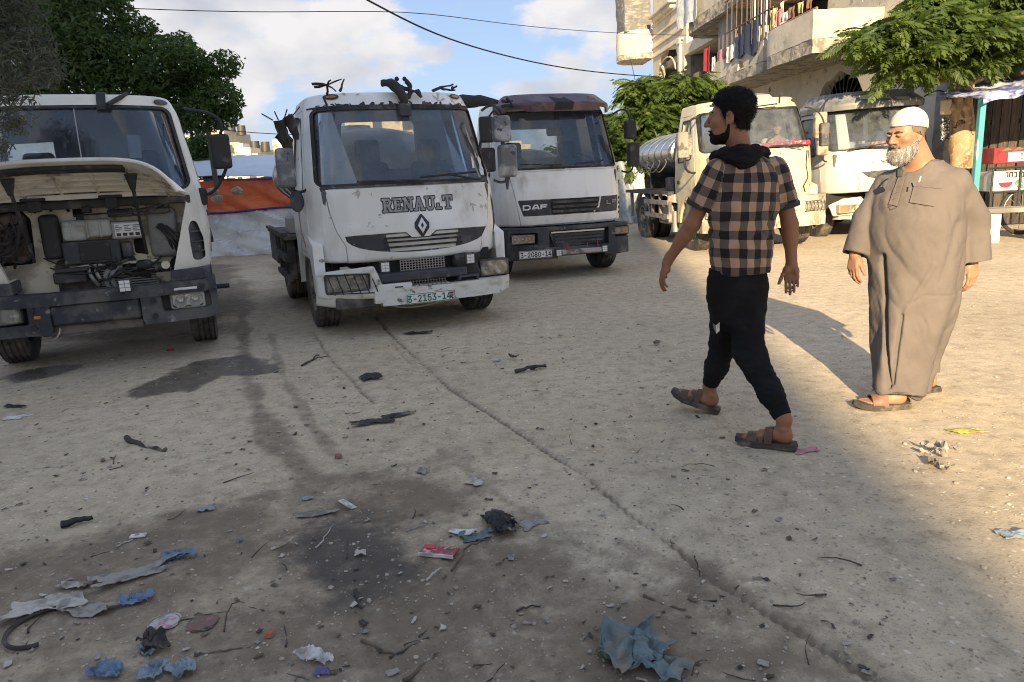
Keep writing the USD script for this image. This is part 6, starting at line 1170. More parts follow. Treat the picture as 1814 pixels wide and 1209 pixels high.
# ------------------------------------------------------------------ people: one smooth surface per body, from blended rounded bones
def P_cone(a, b, ra, rb, k=.02):
    a, b = A(*a), A(*b); lo = np.minimum(a - ra, b - rb); hi = np.maximum(a + ra, b + rb); ab = b - a; L2 = ab @ ab + 1e-12
    def f(p):
        t = np.clip(((p - a) @ ab) / L2, 0, 1); return np.linalg.norm(p - a - t[:, None] * ab, axis=1) - (ra + (rb - ra) * t)
    return f, lo, hi, k, 1
def P_ell(c, r, R=np.eye(3), k=.02, sign=1):
    c, r = A(*c), A(*r); m = r.max(); R = np.asarray(R)
    def f(p):
        q = (p - c) @ R / r; n = np.linalg.norm(q, axis=1); g = np.linalg.norm(q / r, axis=1) + 1e-9; return n * (n - 1) / g
    return f, c - m, c + m, k, sign
def P_loft(knots, sx, fy, k=.03, pw=2.3):
    """stacked ellipses: knots [(centre, half width, half depth)] by rising z"""
    K = sorted(knots, key=lambda q: q[0][2]); z = np.array([q[0][2] for q in K])
    from scipy.interpolate import PchipInterpolator as PI
    cx, cy, rx, ry = (PI(z, [v for v in vals]) for vals in ([q[0][0] for q in K], [q[0][1] for q in K], [q[1] for q in K], [q[2] for q in K]))
    m = max(max(q[1], q[2]) for q in K); C3 = np.array([q[0] for q in K])
    def f(p):
        zz = np.clip(p[:, 2], z[0], z[-1]); dx, dy = p[:, 0] - cx(zz), p[:, 1] - cy(zz); u = dx * sx[0] + dy * sx[1]; v = dx * fy[0] + dy * fy[1]
        a, b = rx(zz), ry(zz); d = ((np.abs(u) / a) ** pw + (np.abs(v) / b) ** pw) ** (1 / pw); d = (d - 1) * np.minimum(a, b)
        return np.maximum(d, np.abs(p[:, 2] - (z[0] + z[-1]) / 2) - (z[-1] - z[0]) / 2)
    return f, C3.min(0) - m, C3.max(0) + m, k, 1
def P_cut(prim, n, o):
    """a bone sawn off flat: keeps the side the normal points away from"""
    f, lo, hi, k, sg = prim; n = A(*n); n = n / np.linalg.norm(n); o = A(*o)
    return (lambda p: np.maximum(f(p), (p - o) @ n)), lo, hi, k, sg
def sdf(prims, p, pad=.09):
    d = np.full(len(p), .5)
    for f, lo, hi, k, sg in prims:
        m = np.all((p > lo - pad) & (p < hi + pad), axis=1)
        if not m.any(): continue
        q = f(p[m]); e = d[m]
        if sg == 1: h = np.maximum(k - np.abs(e - q), 0) / k; d[m] = np.minimum(e, q) - h * h * k * .25
        elif sg == -1: q = -q; h = np.maximum(k - np.abs(e - q), 0) / k; d[m] = np.maximum(e, q) + h * h * k * .25
        else: h = np.maximum(k - np.abs(e - q), 0) / k; d[m] = np.maximum(e, q) + h * h * k * .25
    return d
def surfnet(prims, h, B=8):
    lo = np.min([q[1] for q in prims if q[4] == 1], 0) - .03; hi = np.max([q[2] for q in prims if q[4] == 1], 0) + .03
    nb = np.ceil((hi - lo) / (h * B)).astype(int); n = nb * B + 1
    cc = np.stack(np.meshgrid(*[np.arange(k) for k in nb], indexing='ij'), -1).reshape(-1, 3); cen = lo + (cc + .5) * h * B
    dc = sdf(prims, cen); keep = np.abs(dc) < h * B * 1.25
    D = np.full(n, .5, np.float32)
    off = np.stack(np.meshgrid(*[np.arange(B + 1)] * 3, indexing='ij'), -1).reshape(-1, 3)
    for c, d in zip(cc[(dc < 0) & ~keep], dc): D[c[0] * B:c[0] * B + B + 1, c[1] * B:c[1] * B + B + 1, c[2] * B:c[2] * B + B + 1] = -.5
    kb = cc[keep]
    for i in range(0, len(kb), 1500):
        ix = (kb[i:i + 1500, None] * B + off[None]).reshape(-1, 3); D[ix[:, 0], ix[:, 1], ix[:, 2]] = sdf(prims, lo + ix * h)
    S = D < 0; cs = S[:-1, :-1, :-1].astype(np.int8); cnt = sum(S[a:n[0] - 1 + a, b:n[1] - 1 + b, c:n[2] - 1 + c].astype(np.int8) for a in (0, 1) for b in (0, 1) for c in (0, 1))
    act = np.argwhere((cnt > 0) & (cnt < 8)); idx = np.full(cs.shape, -1, np.int64); idx[tuple(act.T)] = np.arange(len(act))
    acc = np.zeros((len(act), 3)); num = np.zeros(len(act))
    cor = [(a, b, c) for a in (0, 1) for b in (0, 1) for c in (0, 1)]
    vals = {q: D[act[:, 0] + q[0], act[:, 1] + q[1], act[:, 2] + q[2]].astype(float) for q in cor}
    for q in cor:
        for ax in range(3):
            if q[ax] == 0:
                w = list(q); w[ax] = 1; a, b = vals[q], vals[tuple(w)]; m = (a < 0) != (b < 0); t = np.where(m, a / np.where(m, a - b, 1), 0)
                e = np.tile(A(*q), (len(act), 1)); e[:, ax] += t; acc[m] += e[m]; num[m] += 1
    V = lo + (act + acc / num[:, None]) * h; F = []
    for ax in range(3):
        s0 = [slice(None)] * 3; s1 = [slice(None)] * 3; s0[ax] = slice(0, -1); s1[ax] = slice(1, None); a, b = S[tuple(s0)], S[tuple(s1)]
        e = np.argwhere(a != b); o1, o2 = [(1, 2), (2, 0), (0, 1)][ax]; e = e[(e[:, o1] > 0) & (e[:, o2] > 0) & (e[:, o1] < cs.shape[o1]) & (e[:, o2] < cs.shape[o2])]
        def at(d1, d2): q = e.copy(); q[:, o1] -= d1; q[:, o2] -= d2; return idx[tuple(q.T)]
        q = np.stack([at(1, 1), at(0, 1), at(0, 0), at(1, 0)], 1); fl = ~a[tuple(e.T)]; q[fl] = q[fl][:, ::-1]; F += [q[:, [0, 1, 2]], q[:, [0, 2, 3]]]
    F = np.vstack(F); F = F[(F >= 0).all(1)]
    for _ in range(2):
        d = sdf(prims, V); g = np.stack([sdf(prims, V + h * .3 * np.eye(3)[a]) - sdf(prims, V - h * .3 * np.eye(3)[a]) for a in range(3)], 1) / (h * .6); gn = (g * g).sum(1, keepdims=True)
        V = V - np.clip(d, -h, h)[:, None] * g / np.maximum(gn, .3) * .9
    return trimesh.Trimesh(V, F, process=False)
def vnorm(tm): return meshkit.arrays(tm, True)[2]
def rotm(f, pitch=0.0, roll=0.0):
    """local axes x = right, y = forward (f, horizontal), z = up; columns are world vectors"""
    f = A(f[0], f[1], 0); f /= np.linalg.norm(f); z = A(0, 0, 1); x = np.cross(f, z); cp, sp = math.cos(pitch), math.sin(pitch)
    f2 = f * cp - z * sp; z2 = z * cp + f * sp; cr, sr = math.cos(roll), math.sin(roll); return np.stack([x * cr + z2 * sr, f2, z2 * cr - x * sr], 1)
def head_prims(c, R, s=1.0, fat=1.0):
    c = A(*c); W = lambda p: c + R @ (A(*p) * s); E = lambda p, r, k=.02, sg=1: P_ell(W(p), A(*r) * s, R, k * s, sg); C = lambda p, q, a, b, k=.012: P_cone(W(p), W(q), a * s, b * s, k * s)
    L = [E((0, -.018, .035), (.075, .097, .083)), E((0, .028, -.03), (.064 * fat, .068, .088), .03), E((0, .038, -.085), (.048 * fat, .046, .032), .03), E((0, .076, -.104), (.02, .018, .016), .02),
         C((-.034, .082, .024), (.034, .082, .024), .013, .013), C((0, .09, .018), (0, .113, -.022), .0085, .0125, .008), E((0, .116, -.028), (.0125, .012, .0105), .006)]
    for x in (-1, 1):
        L += [E((x * .0145, .100, -.031), (.0085, .012, .008), .006), E((x * .045 * fat, .062, -.018), (.024, .024, .02), .02), E((x * .031, .103, .004), (.015, .014, .009), .010, -1), E((x * .030, .083, .003), (.0135, .012, .0105), .004),
              E((x * .079, -.006, -.006), (.0085, .021, .033), .008), E((x * .084, .002, -.004), (.007, .011, .018), .006, -1), E((x * .079, .004, -.034), (.007, .009, .010), .006)]
    L += [C((-.019, .094, -.060), (.019, .094, -.060), .0065, .0065, .006), C((-.016, .092, -.071), (.016, .092, -.071), .0075, .0075, .006), C((-.02, .104, -.0655), (.02, .104, -.0655), .0015, .0015, .003)[:4] + (-1,)]
    return L
def hand_prims(w, d, n, s, curl=(.25, .35, .3), sc=1.0, spread=.10, thumb=.6):
    """wrist w, finger direction d, palm normal n (towards the palm side), thumb side s"""
    d = A(*d); d /= np.linalg.norm(d); n = A(*n); n -= d * (n @ d); n /= np.linalg.norm(n); s_ = np.cross(d, n); s = s_ if s_ @ A(*s) > 0 else -s_
    w = A(*w); L = []
    kn = [(.030, .088), (.010, .094), (-.011, .090), (-.030, .080)]; ln = [(.042, .026, .021), (.046, .030, .022), (.043, .028, .021), (.034, .021, .019)]; rr = [.0088, .0090, .0086, .0077]
    L.append(P_cone(w - d * .03, w + d * .02, .026 * sc, .027 * sc, .015))
    for (x, y), r in zip(kn, rr): L.append(P_cone(w + s * x * .5 * sc + d * .012 * sc, w + s * x * sc + d * y * sc, .0155 * sc, .0115 * sc, .012))
    L.append(P_ell(w + (s * .024 + d * .038 + n * .010) * sc, A(.022, .022, .022) * sc, k=.012)); L.append(P_ell(w + (-s * .022 + d * .045 + n * .007) * sc, A(.019, .019, .019) * sc, k=.012))
    for i, ((x, y), l, r) in enumerate(zip(kn, ln, rr)):
        p = w + (s * x + d * y) * sc; dirv = d + s * (x * spread * 20 * .1); a = 0
        for j in range(3):
            a += curl[j] * (1 + .12 * i); q = p + (math.cos(a) * dirv + math.sin(a) * n) * l[j] * sc; L.append(P_cone(p, q, r * sc * (1 - .06 * j), r * sc * (1 - .06 * (j + 1)), .004)); p = q
    t0 = w + (s * .026 + d * .030 + n * .006) * sc; dv = s * math.sin(thumb) + d * math.cos(thumb) + n * .35; dv /= np.linalg.norm(dv); t1 = t0 + dv * .040 * sc; dv2 = dv + d * .35 + n * .2; dv2 /= np.linalg.norm(dv2); t2 = t1 + dv2 * .032 * sc; t3 = t2 + (dv2 + n * .15) * .024 * sc
    return L + [P_cone(t0, t1, .0145 * sc, .011 * sc, .008), P_cone(t1, t2, .0108 * sc, .0098 * sc, .004), P_cone(t2, t3, .0098 * sc, .0085 * sc, .004)]
def foot_frame(heel, toe):
    f = A(*toe) - A(*heel); f /= np.linalg.norm(f); x = np.cross(f, A(0, 0, 1)); x /= np.linalg.norm(x); return x, f, np.cross(x, f)
def foot_prims(heel, toe, ankle, sc=1.0, side=1):
    """bare foot resting on its sole from heel to toe; side = +1 when the big toe is on the +x side"""
    x, f, z = foot_frame(heel, toe); h = A(*heel); W = lambda a, b, c: h + (x * a * side + f * b + z * c) * sc
    L = [P_ell(W(0, .035, .036), A(.031, .036, .035) * sc, k=.02), P_cone(W(0, .05, .05), A(*ankle), .036 * sc, .036 * sc, .03), P_cone(W(0, .05, .05), W(.004, .15, .034), .036 * sc, .030 * sc, .03), P_cone(W(-.012, .06, .028), W(-.02, .17, .02), .024 * sc, .021 * sc, .025), P_cone(W(.022, .16, .028), W(-.026, .165, .022), .024 * sc, .020 * sc, .02)]
    for k, (a, b, r) in enumerate(((.030, .245, .0135), (.010, .243, .0105), (-.006, .234, .010), (-.021, .222, .0095), (-.034, .207, .009))): L.append(P_cone(W(a * .85, .165, .02), W(a, b, .014), r * 1.1 * sc, r * sc, .007))
    L += [P_ell(W(.034, .045, .085), A(.012, .014, .014) * sc, k=.015), P_ell(W(-.036, .04, .075), A(.012, .014, .014) * sc, k=.015)]
    return L
def sandal(par, heel, toe, sc, side, straps, msole, mstrap, wid=1.0):
    x, f, z = foot_frame(heel, toe); h = A(*heel)
    out = [(-.030, -.012), (.030, -.012), (.037, .05), (.036, .11), (.050, .18), (.050, .235), (.030, .275), (.0, .278), (-.030, .25), (-.052, .19), (-.046, .11), (-.036, .05)]
    pl = Polygon([(a * wid * sc, b * sc) for a, b in out]).buffer(.012 * sc).buffer(-.004 * sc)
    m = T(prism(pl, -.020 * sc, .006 * sc, 'z') + prism(pl.buffer(.004 * sc), -.024 * sc, -.008 * sc, 'z')); v = np.array(m.vertices); rise = np.clip((v[:, 1] - .2 * sc), 0, 1) ** 2 * 2.2
    V = h + np.outer(v[:, 0] * side, x) + np.outer(v[:, 1], f) + np.outer(v[:, 2] + rise, z); fc = np.array(m.faces) if side > 0 else np.array(m.faces)[:, ::-1]
    s = obj('sandal', trimesh.Trimesh(V, fc, process=False), msole, par)
    for y0, y1, hh, hw in straps:
        def fn(u, v): 
            a = math.pi * u; yy = y0 + (y1 - y0) * v
            return h + (np.multiply.outer(np.cos(a) * hw * (1 - .15 * (np.sin(a))), x) + np.multiply.outer(yy, f) + np.multiply.outer(.0 + np.sin(a) ** .8 * hh * (1 - .35 * (yy - .08) / .14), z)) * sc
        obj('strap', thick(sheet(18, 5, fn), .005), mstrap, s)
def pxpatch(tm, quad, n, off=.004, win=4.0):
    """a sheet lying on the camera side of a surface, over the area a quad covers"""
    V = np.array(tm.vertices); rel = V - CAM; dep = rel @ _d; px = np.stack([IMW / 2 + FPX * (rel @ _r) / dep, IMH / 2 - FPX * (rel @ _u) / dep], 1)
    from scipy.spatial import cKDTree
    kt = cKDTree(px); q = A(*quad).reshape(4, 2); nx, ny = n
    def fn(u, v):
        P = (np.multiply.outer((1 - u) * (1 - v), q[0]) + np.multiply.outer(u * (1 - v), q[1]) + np.multiply.outer(u * v, q[2]) + np.multiply.outer((1 - u) * v, q[3])).reshape(-1, 2); out = []
        for p in P:
            c = kt.query_ball_point(p, win); c = c if c else [kt.query(p)[1]]; dd = np.sort(dep[c]); d0 = dd[:max(1, len(dd) // 4)].mean(); out.append(d0)
        D = np.array(out).reshape(u.shape)
        from scipy.ndimage import uniform_filter
        D = uniform_filter(D, 3, mode='nearest') - off
        w = (_d + np.multiply.outer((P[:, 0] - IMW / 2) / FPX, _r) - np.multiply.outer((P[:, 1] - IMH / 2) / FPX, _u)).reshape(u.shape + (3,)); return CAM + w * D[..., None]
    return sheet(nx, ny, fn)
def skin(name, base, red, dark): return M(name, base, .5, [(red, 22, .48, .68, (1, 1, 1), 3.0, .5), (dark, 60, .55, .72, (1, 1, 1), 3.0, .35)], bump=.06, bscale=220, spec=.35)
m_skinA = skin('brown_skin', (.26, .125, .066), (.30, .115, .062), (.19, .09, .05)); m_skinB = skin('tan_skin', (.34, .185, .108), (.37, .165, .098), (.26, .14, .082))
m_hairA = M('black_hair', (.005, .0045, .0045), .7, [((.010, .009, .008), 60, .5, .65, (1, 1, .25))], bump=.5, bscale=160, spec=.18)
m_eyew = M('eye_white', (.55, .52, .48), .3); m_eyed = M('eye_dark', (.012, .008, .006), .2)
def eyes(par, c, R, s, look=(0, 0)):
    for x in (-1, 1):
        e = obj('eye', T(MF.sphere(.0106 * s, 20)).apply_transform(np.block([[np.eye(3), (A(*c) + R @ (A(x * .030, .0835, .003) * s))[:, None]], [np.zeros((1, 3)), np.ones((1, 1))]])), m_eyew, par)
        obj('iris', T(MF.sphere(.0056 * s, 14)).apply_transform(np.block([[np.eye(3), (A(*c) + R @ (A(x * .030 + look[0], .0895, .002 + look[1]) * s))[:, None]], [np.zeros((1, 3)), np.ones((1, 1))]])), m_eyed, e)
# ================================================================== man in the plaid shirt, walking away to the left
YP = 3.95
pp = thing('person', 'person in brown and black plaid shirt and black joggers striding away, head turned left', 'person')
tf = A(-.25, .97, 0); tf /= np.linalg.norm(tf); ts = np.cross(tf, A(0, 0, 1))
hc = aty(1293, 208, YP); Rh = rotm((-.93, .37), .04); HS = 1.04
nb_ = aty(1312, 272, YP + .0)
shL, shR = aty(1268, 304, YP - .04), aty(1376, 300, YP + .05); elL, elR = aty(1226, 398, YP + .03), aty(1399, 398, YP + .03); wrL, wrR = aty(1183, 463, YP + .14), aty(1402, 466, YP + .02)
hpL, hpR = aty(1288, 508, YP + .0), aty(1324, 505, YP + .02)
knL, anL = aty(1284, 605, YP + .15), aty(1267, 692, YP + .30); knR, anR = aty(1326, 622, YP - .08), aty(1386, 752, 3.63)
anL[2] = max(anL[2], .14)
hlL, toL = A(1.215, 4.235, .035), A(1.215, 4.235, .035) + A(-.215, .12, .07); hlR, toR = A(1.432, 3.60, .03), A(1.432, 3.60, .03) + A(-.225, .13, .0)
anL = hlL + (toL - hlL) * .17 + A(0, 0, .12); anR = hlR + (toR - hlR) * .17 + A(0, 0, .13)
body = head_prims(hc, Rh, HS)
body += [P_cone(hc + Rh @ A(0, -.03, -.05), nb_ - A(0, 0, .02), .056, .062, .03), P_cone(nb_ - A(0, 0, .04), shL - A(0, 0, .015), .05, .042, .04), P_cone(nb_ - A(0, 0, .04), shR - A(0, 0, .015), .05, .042, .04),
         P_cone(shL, elL, .048, .041, .02), P_cone(elL, wrL, .043, .026, .02), P_cone(elL * .72 + wrL * .28 + A(0, 0, .0), elL * .55 + wrL * .45, .041, .035, .02), P_cone(shR, elR, .048, .041, .02), P_cone(elR, wrR, .043, .026, .02), P_cone(elR * .72 + wrR * .28, elR * .55 + wrR * .45, .041, .035, .02),
         P_cone(nb_ - A(0, 0, .15), (hpL + hpR) / 2, .12, .11, .05), P_cone(hpL, knL, .07, .05, .03), P_cone(knL, anL, .05, .034, .03), P_cone(hpR, knR, .07, .05, .03), P_cone(knR, anR, .05, .034, .03)]
body += hand_prims(wrL, aty(1167, 508, YP + .17) - wrL, A(.75, .1, -.35), A(-.2, 1, 0), (.18, .32, .28), .98, thumb=.5) + hand_prims(wrR, aty(1403, 520, YP + .0) - wrR, A(-.35, -.9, .0), A(-1, .3, 0), (.22, .42, .35), .98, thumb=.55)
body += foot_prims(hlL, toL, anL, .98, 1) + foot_prims(hlR, toR, anR, .98, -1)
bA = obj('body', surfnet(body, .006), m_skinA, pp, smooth=True)
hl = lambda y: np.interp(y, [-.12, -.07, -.035, -.012, .0, .010, .026, .034, .06, .085, .12], [-.060, -.070, -.058, .02, .024, -.028, -.022, .036, .062, .082, .095])
def loc3(p, c, R, s): return ((p - A(*c)) @ R) / s
def hairy(c, R, s, infl, lim, pr, bb, k=.006, taper=0.0):
    """a shell over head primitives, kept where lim(local) < 0"""
    f0 = lambda p: sdf(pr, p) - infl * (1 - taper * np.clip((loc3(p, c, R, s)[:, 1] - .02) / .06, 0, 1))
    lo, hi = A(*c) - .16 * s, A(*c) + .16 * s
    return [((lambda p: np.maximum(f0(p), lim(loc3(p, c, R, s)) * s)), lo, hi, k, 1)]
cr = [P_ell(hc + Rh @ (A(0, -.018, .035) * HS), A(.075, .097, .083) * HS, Rh), P_ell(hc + Rh @ (A(0, -.030, .066) * HS), A(.064, .082, .066) * HS, Rh, .03), P_ell(hc + Rh @ (A(0, .02, .092) * HS), A(.052, .052, .034) * HS, Rh, .03), P_cone(hc + Rh @ A(0, -.03, -.05), nb_, .054, .06, .03)]
hair = surfnet(hairy(hc, Rh, HS, .0085, lambda q: (hl(q[:, 1]) - q[:, 2]) * .8, cr, None, taper=.8), .005)
nh = vnorm(hair); vh = np.array(hair.vertices); hair = trimesh.Trimesh(vh + nh * ((meshkit.fbm(vh / .012, 2, 3) - .5) * .006 + (meshkit.fbm(vh / .035, 2, 5) - .5) * .008)[:, None], hair.faces, process=False)
obj('hair', hair, m_hairA, bA, smooth=True)
hp0 = head_prims(hc, Rh, HS)
bl_ = lambda q: np.maximum(np.maximum(q[:, 2] - np.interp(q[:, 1], [-.02, .0, .02, .05, .075, .09, .12], [-.035, -.035, -.072, -.082, -.080, -.056, -.050]), -.004 - q[:, 1]), -((q[:, 1] - .101) ** 2 + (q[:, 2] + .066) ** 2) ** .5 + .006)
obj('beard', surfnet(hairy(hc, Rh, HS, .0050, bl_, hp0, None), .004), m_hairA, bA, smooth=True)
for x in (-1, 1): obj('eyebrow', tube([hc + Rh @ (A(x * .014, .094, .026) * HS), hc + Rh @ (A(x * .032, .091, .033) * HS), hc + Rh @ (A(x * .05, .076, .027) * HS)], [.004, .0048, .003], 6), m_hairA, bA)
eyes(bA, hc, Rh, HS)
def strands(par, tm, n, L, w, mat, seed, down=.6, keep=None, name='hair_strands'):
    r = np.random.default_rng(seed); V = np.array(tm.vertices); N_ = vnorm(tm); i = np.where(keep(V))[0] if keep is not None else np.arange(len(V)); i = r.choice(i, n)
    p0 = V[i] + r.normal(size=(n, 3)) * .0015; d = N_[i] * .55 + r.normal(size=(n, 3)) * .28 - A(0, 0, down); d /= np.linalg.norm(d, axis=1, keepdims=True); l = L * (.5 + .8 * r.random(n))[:, None]
    P = np.stack([p0 - N_[i] * .002, p0 + d * l * .5, p0 + (d * .8 - A(0, 0, .25)) * l], 1)
    c = UsdGeom.BasisCurves.Define(stage, str(par.GetPath()) + '/' + numbered(str(par.GetPath()), name)); c.CreateTypeAttr('linear'); c.CreatePointsAttr(Vt.Vec3fArray.FromNumpy(P.reshape(-1, 3).astype(np.float32))); c.CreateCurveVertexCountsAttr(Vt.IntArray.FromNumpy(np.full(n, 3, np.int32)))
    c.CreateWidthsAttr(Vt.FloatArray.FromNumpy(np.full(n * 3, w, np.float32))); c.SetWidthsInterpolation('vertex'); UsdShade.MaterialBindingAPI.Apply(c.GetPrim()).Bind(mat); return tag(c.GetPrim(), kind='stuff')
strands(bA, hair, 4200, .012, .0011, m_hairA, 3, .35)
# shirt with a plaid that follows the cloth
def ax(px, py, dy=0): return aty(px, py, YP + dy)
tk = [(ax(1313, 484), .158, .120), (ax(1312, 455), .170, .128), (ax(1313, 410), .176, .128), (ax(1316, 360), .190, .130), (ax(1320, 322), .196, .122), (ax(1321, 300), .178, .105), (ax(1319, 284), .125, .088), (ax(1316, 272), .080, .075)]
seL, seR = shL * .38 + elL * .62, shR * .34 + elR * .66
dL, dR = (elL - shL) / np.linalg.norm(elL - shL), (elR - shR) / np.linalg.norm(elR - shR)
shirt = [P_loft(tk, ts, tf), P_cut(P_cone(shL + ts * .012, seL, .070, .076, .05), dL, seL), P_cut(P_cone(shR - ts * .012, seR, .070, .074, .05), dR, seR)]
sm_ = surfnet(shirt, .007); V = np.array(sm_.vertices); N_ = vnorm(sm_)
def cloth_noise(V, sc, seed, ridge=True):
    n = meshkit.fbm(V / sc, 3, seed); return np.abs(n - .5) * 2 if ridge else n - .5
rel = V - (nb_ + A(0, 0, 0)); u_l = V @ ts; zc = V[:, 2]
wr = .016 * (cloth_noise(np.c_[V @ ts + .5 * zc, V @ tf, zc * .8], .09, 3) - .3) + .006 * np.sin((zc * 1.0 - (u_l - nb_ @ ts) * .9) * 60 + 6 * meshkit.fbm(V / .12, 2, 9)) * np.exp(-((zc - 1.12) / .10) ** 2)
sm_ = trimesh.Trimesh(V + N_ * wr[:, None], sm_.faces, process=False)
cen = np.array([np.interp(zc, [k[0][2] for k in tk], [k[0][a] for k in tk]) if tk[0][0][2] < tk[-1][0][2] else 0 for a in range(3)]).T
ang = np.arctan2((V - cen) @ ts, -((V - cen) @ tf)); uu = ang * .165 + .012 * (meshkit.fbm(V / .11, 3, 41) - .5) * 2; vv = zc + .012 * (meshkit.fbm(V / .13, 3, 43) - .5) * 2 + .05 * (V - nb_) @ ts
for s_, e_, d_ in ((shL, seL, dL), (shR, seR, dR)):
    t = (V - s_) @ d_; rad = V - s_ - np.outer(t, d_); lat = (V - nb_) @ ts * (1 if s_ is shR else -1); m = (lat > .150 + .02 * np.clip(t, -1, 1) / .1) & (t > -.08)
    a = np.arctan2(rad @ ts, -(rad @ tf)); uu = np.where(m, a * .075 + .03, uu); vv = np.where(m, 1.4 - t, vv)
m_plaid = usdkit.material(stage, '/World/Looks/plaid_cloth', {
    'uv': ('uvmap', {'attribute': 'st'}), 's': ('separate_xyz', {}), 'g': ('geometry', {}),
    'ua': ('math', {'math_type': 'multiply', 'value2': 1 / .100}), 'va': ('math', {'math_type': 'multiply', 'value2': 1 / .098}), 'uf': ('math', {'math_type': 'fraction'}), 'vf': ('math', {'math_type': 'fraction'}),
    'ul': ('math', {'math_type': 'less_than', 'value2': .5}), 'vl': ('math', {'math_type': 'less_than', 'value2': .5}), 'ad': ('math', {'math_type': 'multiply_add', 'value2': .5}), 'h': ('math', {'math_type': 'multiply', 'value2': .5}),
    'rp': ('rgb_ramp', {'interpolate': False, 'ramp': [(0.0, (.40, .255, .16)), (.25, (.115, .088, .07)), (.75, (.014, .013, .016))]}), 'n': ('noise_texture', {'scale': 420.0, 'detail': 2.0}), 'b': ('bump', {'strength': .25, 'distance': .003}),
    'n2': ('noise_texture', {'scale': 14.0, 'detail': 3.0}), 'r2': ('rgb_ramp', {'ramp': [(.3, (.85, .85, .85)), (.7, (1.1, 1.1, 1.1))]}), 'mm': ('mix', {'mix_type': 'multiply', 'fac': 1.0}), 'p': ('principled_bsdf', {'roughness': .9, 'specular_ior_level': .2, 'sheen_weight': .15})},
    [('uv.UV', 's.vector'), ('s.x', 'ua.value1'), ('s.y', 'va.value1'), ('ua.value', 'uf.value1'), ('va.value', 'vf.value1'), ('uf.value', 'ul.value1'), ('vf.value', 'vl.value1'), ('vl.value', 'h.value1'), ('ul.value', 'ad.value1'), ('h.value', 'ad.value3'), ('ad.value', 'rp.fac'),
     ('g.position', 'n.vector'), ('g.position', 'n2.vector'), ('n.fac', 'b.height'), ('b.normal', 'p.normal'), ('n2.fac', 'r2.fac'), ('rp.color', 'mm.color1'), ('r2.color', 'mm.color2'), ('mm.color', 'p.base_color')], surface='p.BSDF')
sh_ = obj('shirt', sm_, m_plaid, pp, smooth=True, uv=np.stack([uu + 5, vv + 5], 1))
m_char = M('charcoal_rib', (.035, .033, .036), .95, bump=.3, bscale=200); m_jog = M('black_jersey', (.0085, .0085, .0095), .95, [((.013, .013, .014), 8, .45, .65)], bump=.25, bscale=90, spec=.2)
for s_, d_, r in ((seL, dL, .0775), (seR, dR, .0755)):
    obj('cuff', tube([s_ - d_ * .012, s_ - d_ * .010, s_ + d_ * .014, s_ + d_ * .016], [r - .006, r, r, r - .006], 28), m_char, sh_)
# hood
hd = [P_ell(aty(1314, 279, YP - .085), (.098, .05, .040), np.stack([ts, tf, A(0, 0, 1)], 1), .03), P_ell(aty(1320, 289, YP - .105), (.062, .035, .034), np.stack([ts, tf, A(0, 0, 1)], 1), .04)]
ring = [aty(1268, 281, YP + .02), aty(1282, 272, YP - .06), aty(1312, 267, YP - .09), aty(1340, 268, YP - .06), aty(1353, 272, YP + .03), aty(1330, 268, YP + .10), aty(1285, 272, YP + .10)]
for i in range(len(ring)): hd.append(P_cone(ring[i], ring[(i + 1) % len(ring)], .030, .030, .035))
hm = surfnet(hd, .006); V = np.array(hm.vertices); hm = trimesh.Trimesh(V + vnorm(hm) * (.022 * (cloth_noise(np.c_[V[:, 0] * .6, V[:, 1], V[:, 2] * 1.9], .06, 7) - .35))[:, None], hm.faces, process=False)
obj('hood', hm, m_jog, sh_, smooth=True)
# joggers
wst = (hpL + hpR) / 2
cfL, cfR = anL + (knL - anL) * .16, anR + (knR - anR) * .12
pj = [P_loft([(wst - A(0, 0, .20), .105, .10), (wst - A(0, 0, .10), .138, .118), (wst - A(0, 0, .0), .158, .128), (wst + A(0, 0, .10), .155, .12)], ts, tf), P_cone(hpL - A(0, 0, .02), knL, .098, .084, .05), P_cone(knL, cfL + (knL - cfL) * .25, .082, .068, .04), P_cone(cfL + (knL - cfL) * .3, cfL, .072, .052, .02),
      P_cone(hpR - A(0, 0, .02), knR, .100, .084, .05), P_cone(knR, cfR + (knR - cfR) * .25, .082, .070, .04), P_cone(cfR + (knR - cfR) * .3, cfR, .074, .052, .02), P_ell(aty(1272, 592, YP + .02), (.03, .03, .07), k=.03)]
jm = surfnet(pj, .0065); V = np.array(jm.vertices); low = np.clip((.62 - V[:, 2]) / .35, 0, 1)
jm = trimesh.Trimesh(V + vnorm(jm) * ((.012 + .012 * low) * (cloth_noise(np.c_[V[:, :2] * .55, V[:, 2] * (1.3 + 0 * low)], .075, 13) - .35))[:, None], jm.faces, process=False)
tr_ = obj('trousers', jm, m_jog, pp, smooth=True)
for a, k in ((cfL, knL), (cfR, knR)):
    d_ = (a - k) / np.linalg.norm(a - k); obj('ankle_cuff', tube([a - d_ * .02, a - d_ * .012, a + d_ * .030, a + d_ * .036], [.044, .0535, .048, .040], 24), m_jog, tr_)
lg = pxpatch(jm, (1268, 577, 1275, 571, 1275, 586, 1269, 592), (5, 5), .003, 3); obj('leg_emblem', thick(lg, .002), m_plate, tr_, smooth=False); lg = pxpatch(jm, (1263, 573, 1268, 577, 1269, 590, 1265, 584), (4, 4), .003, 3); obj('leg_emblem', thick(lg, .002), M('emblem_grey', (.16, .16, .16), .8), tr_, smooth=False)
m_leath = M('brown_leather', (.085, .045, .028), .6, [((.15, .085, .055), 12, .5, .68)], bump=.2); m_sole = M('dusty_sole', (.055, .045, .038), .8, [((.16, .14, .11), 12, .46, .66)], bump=.3)
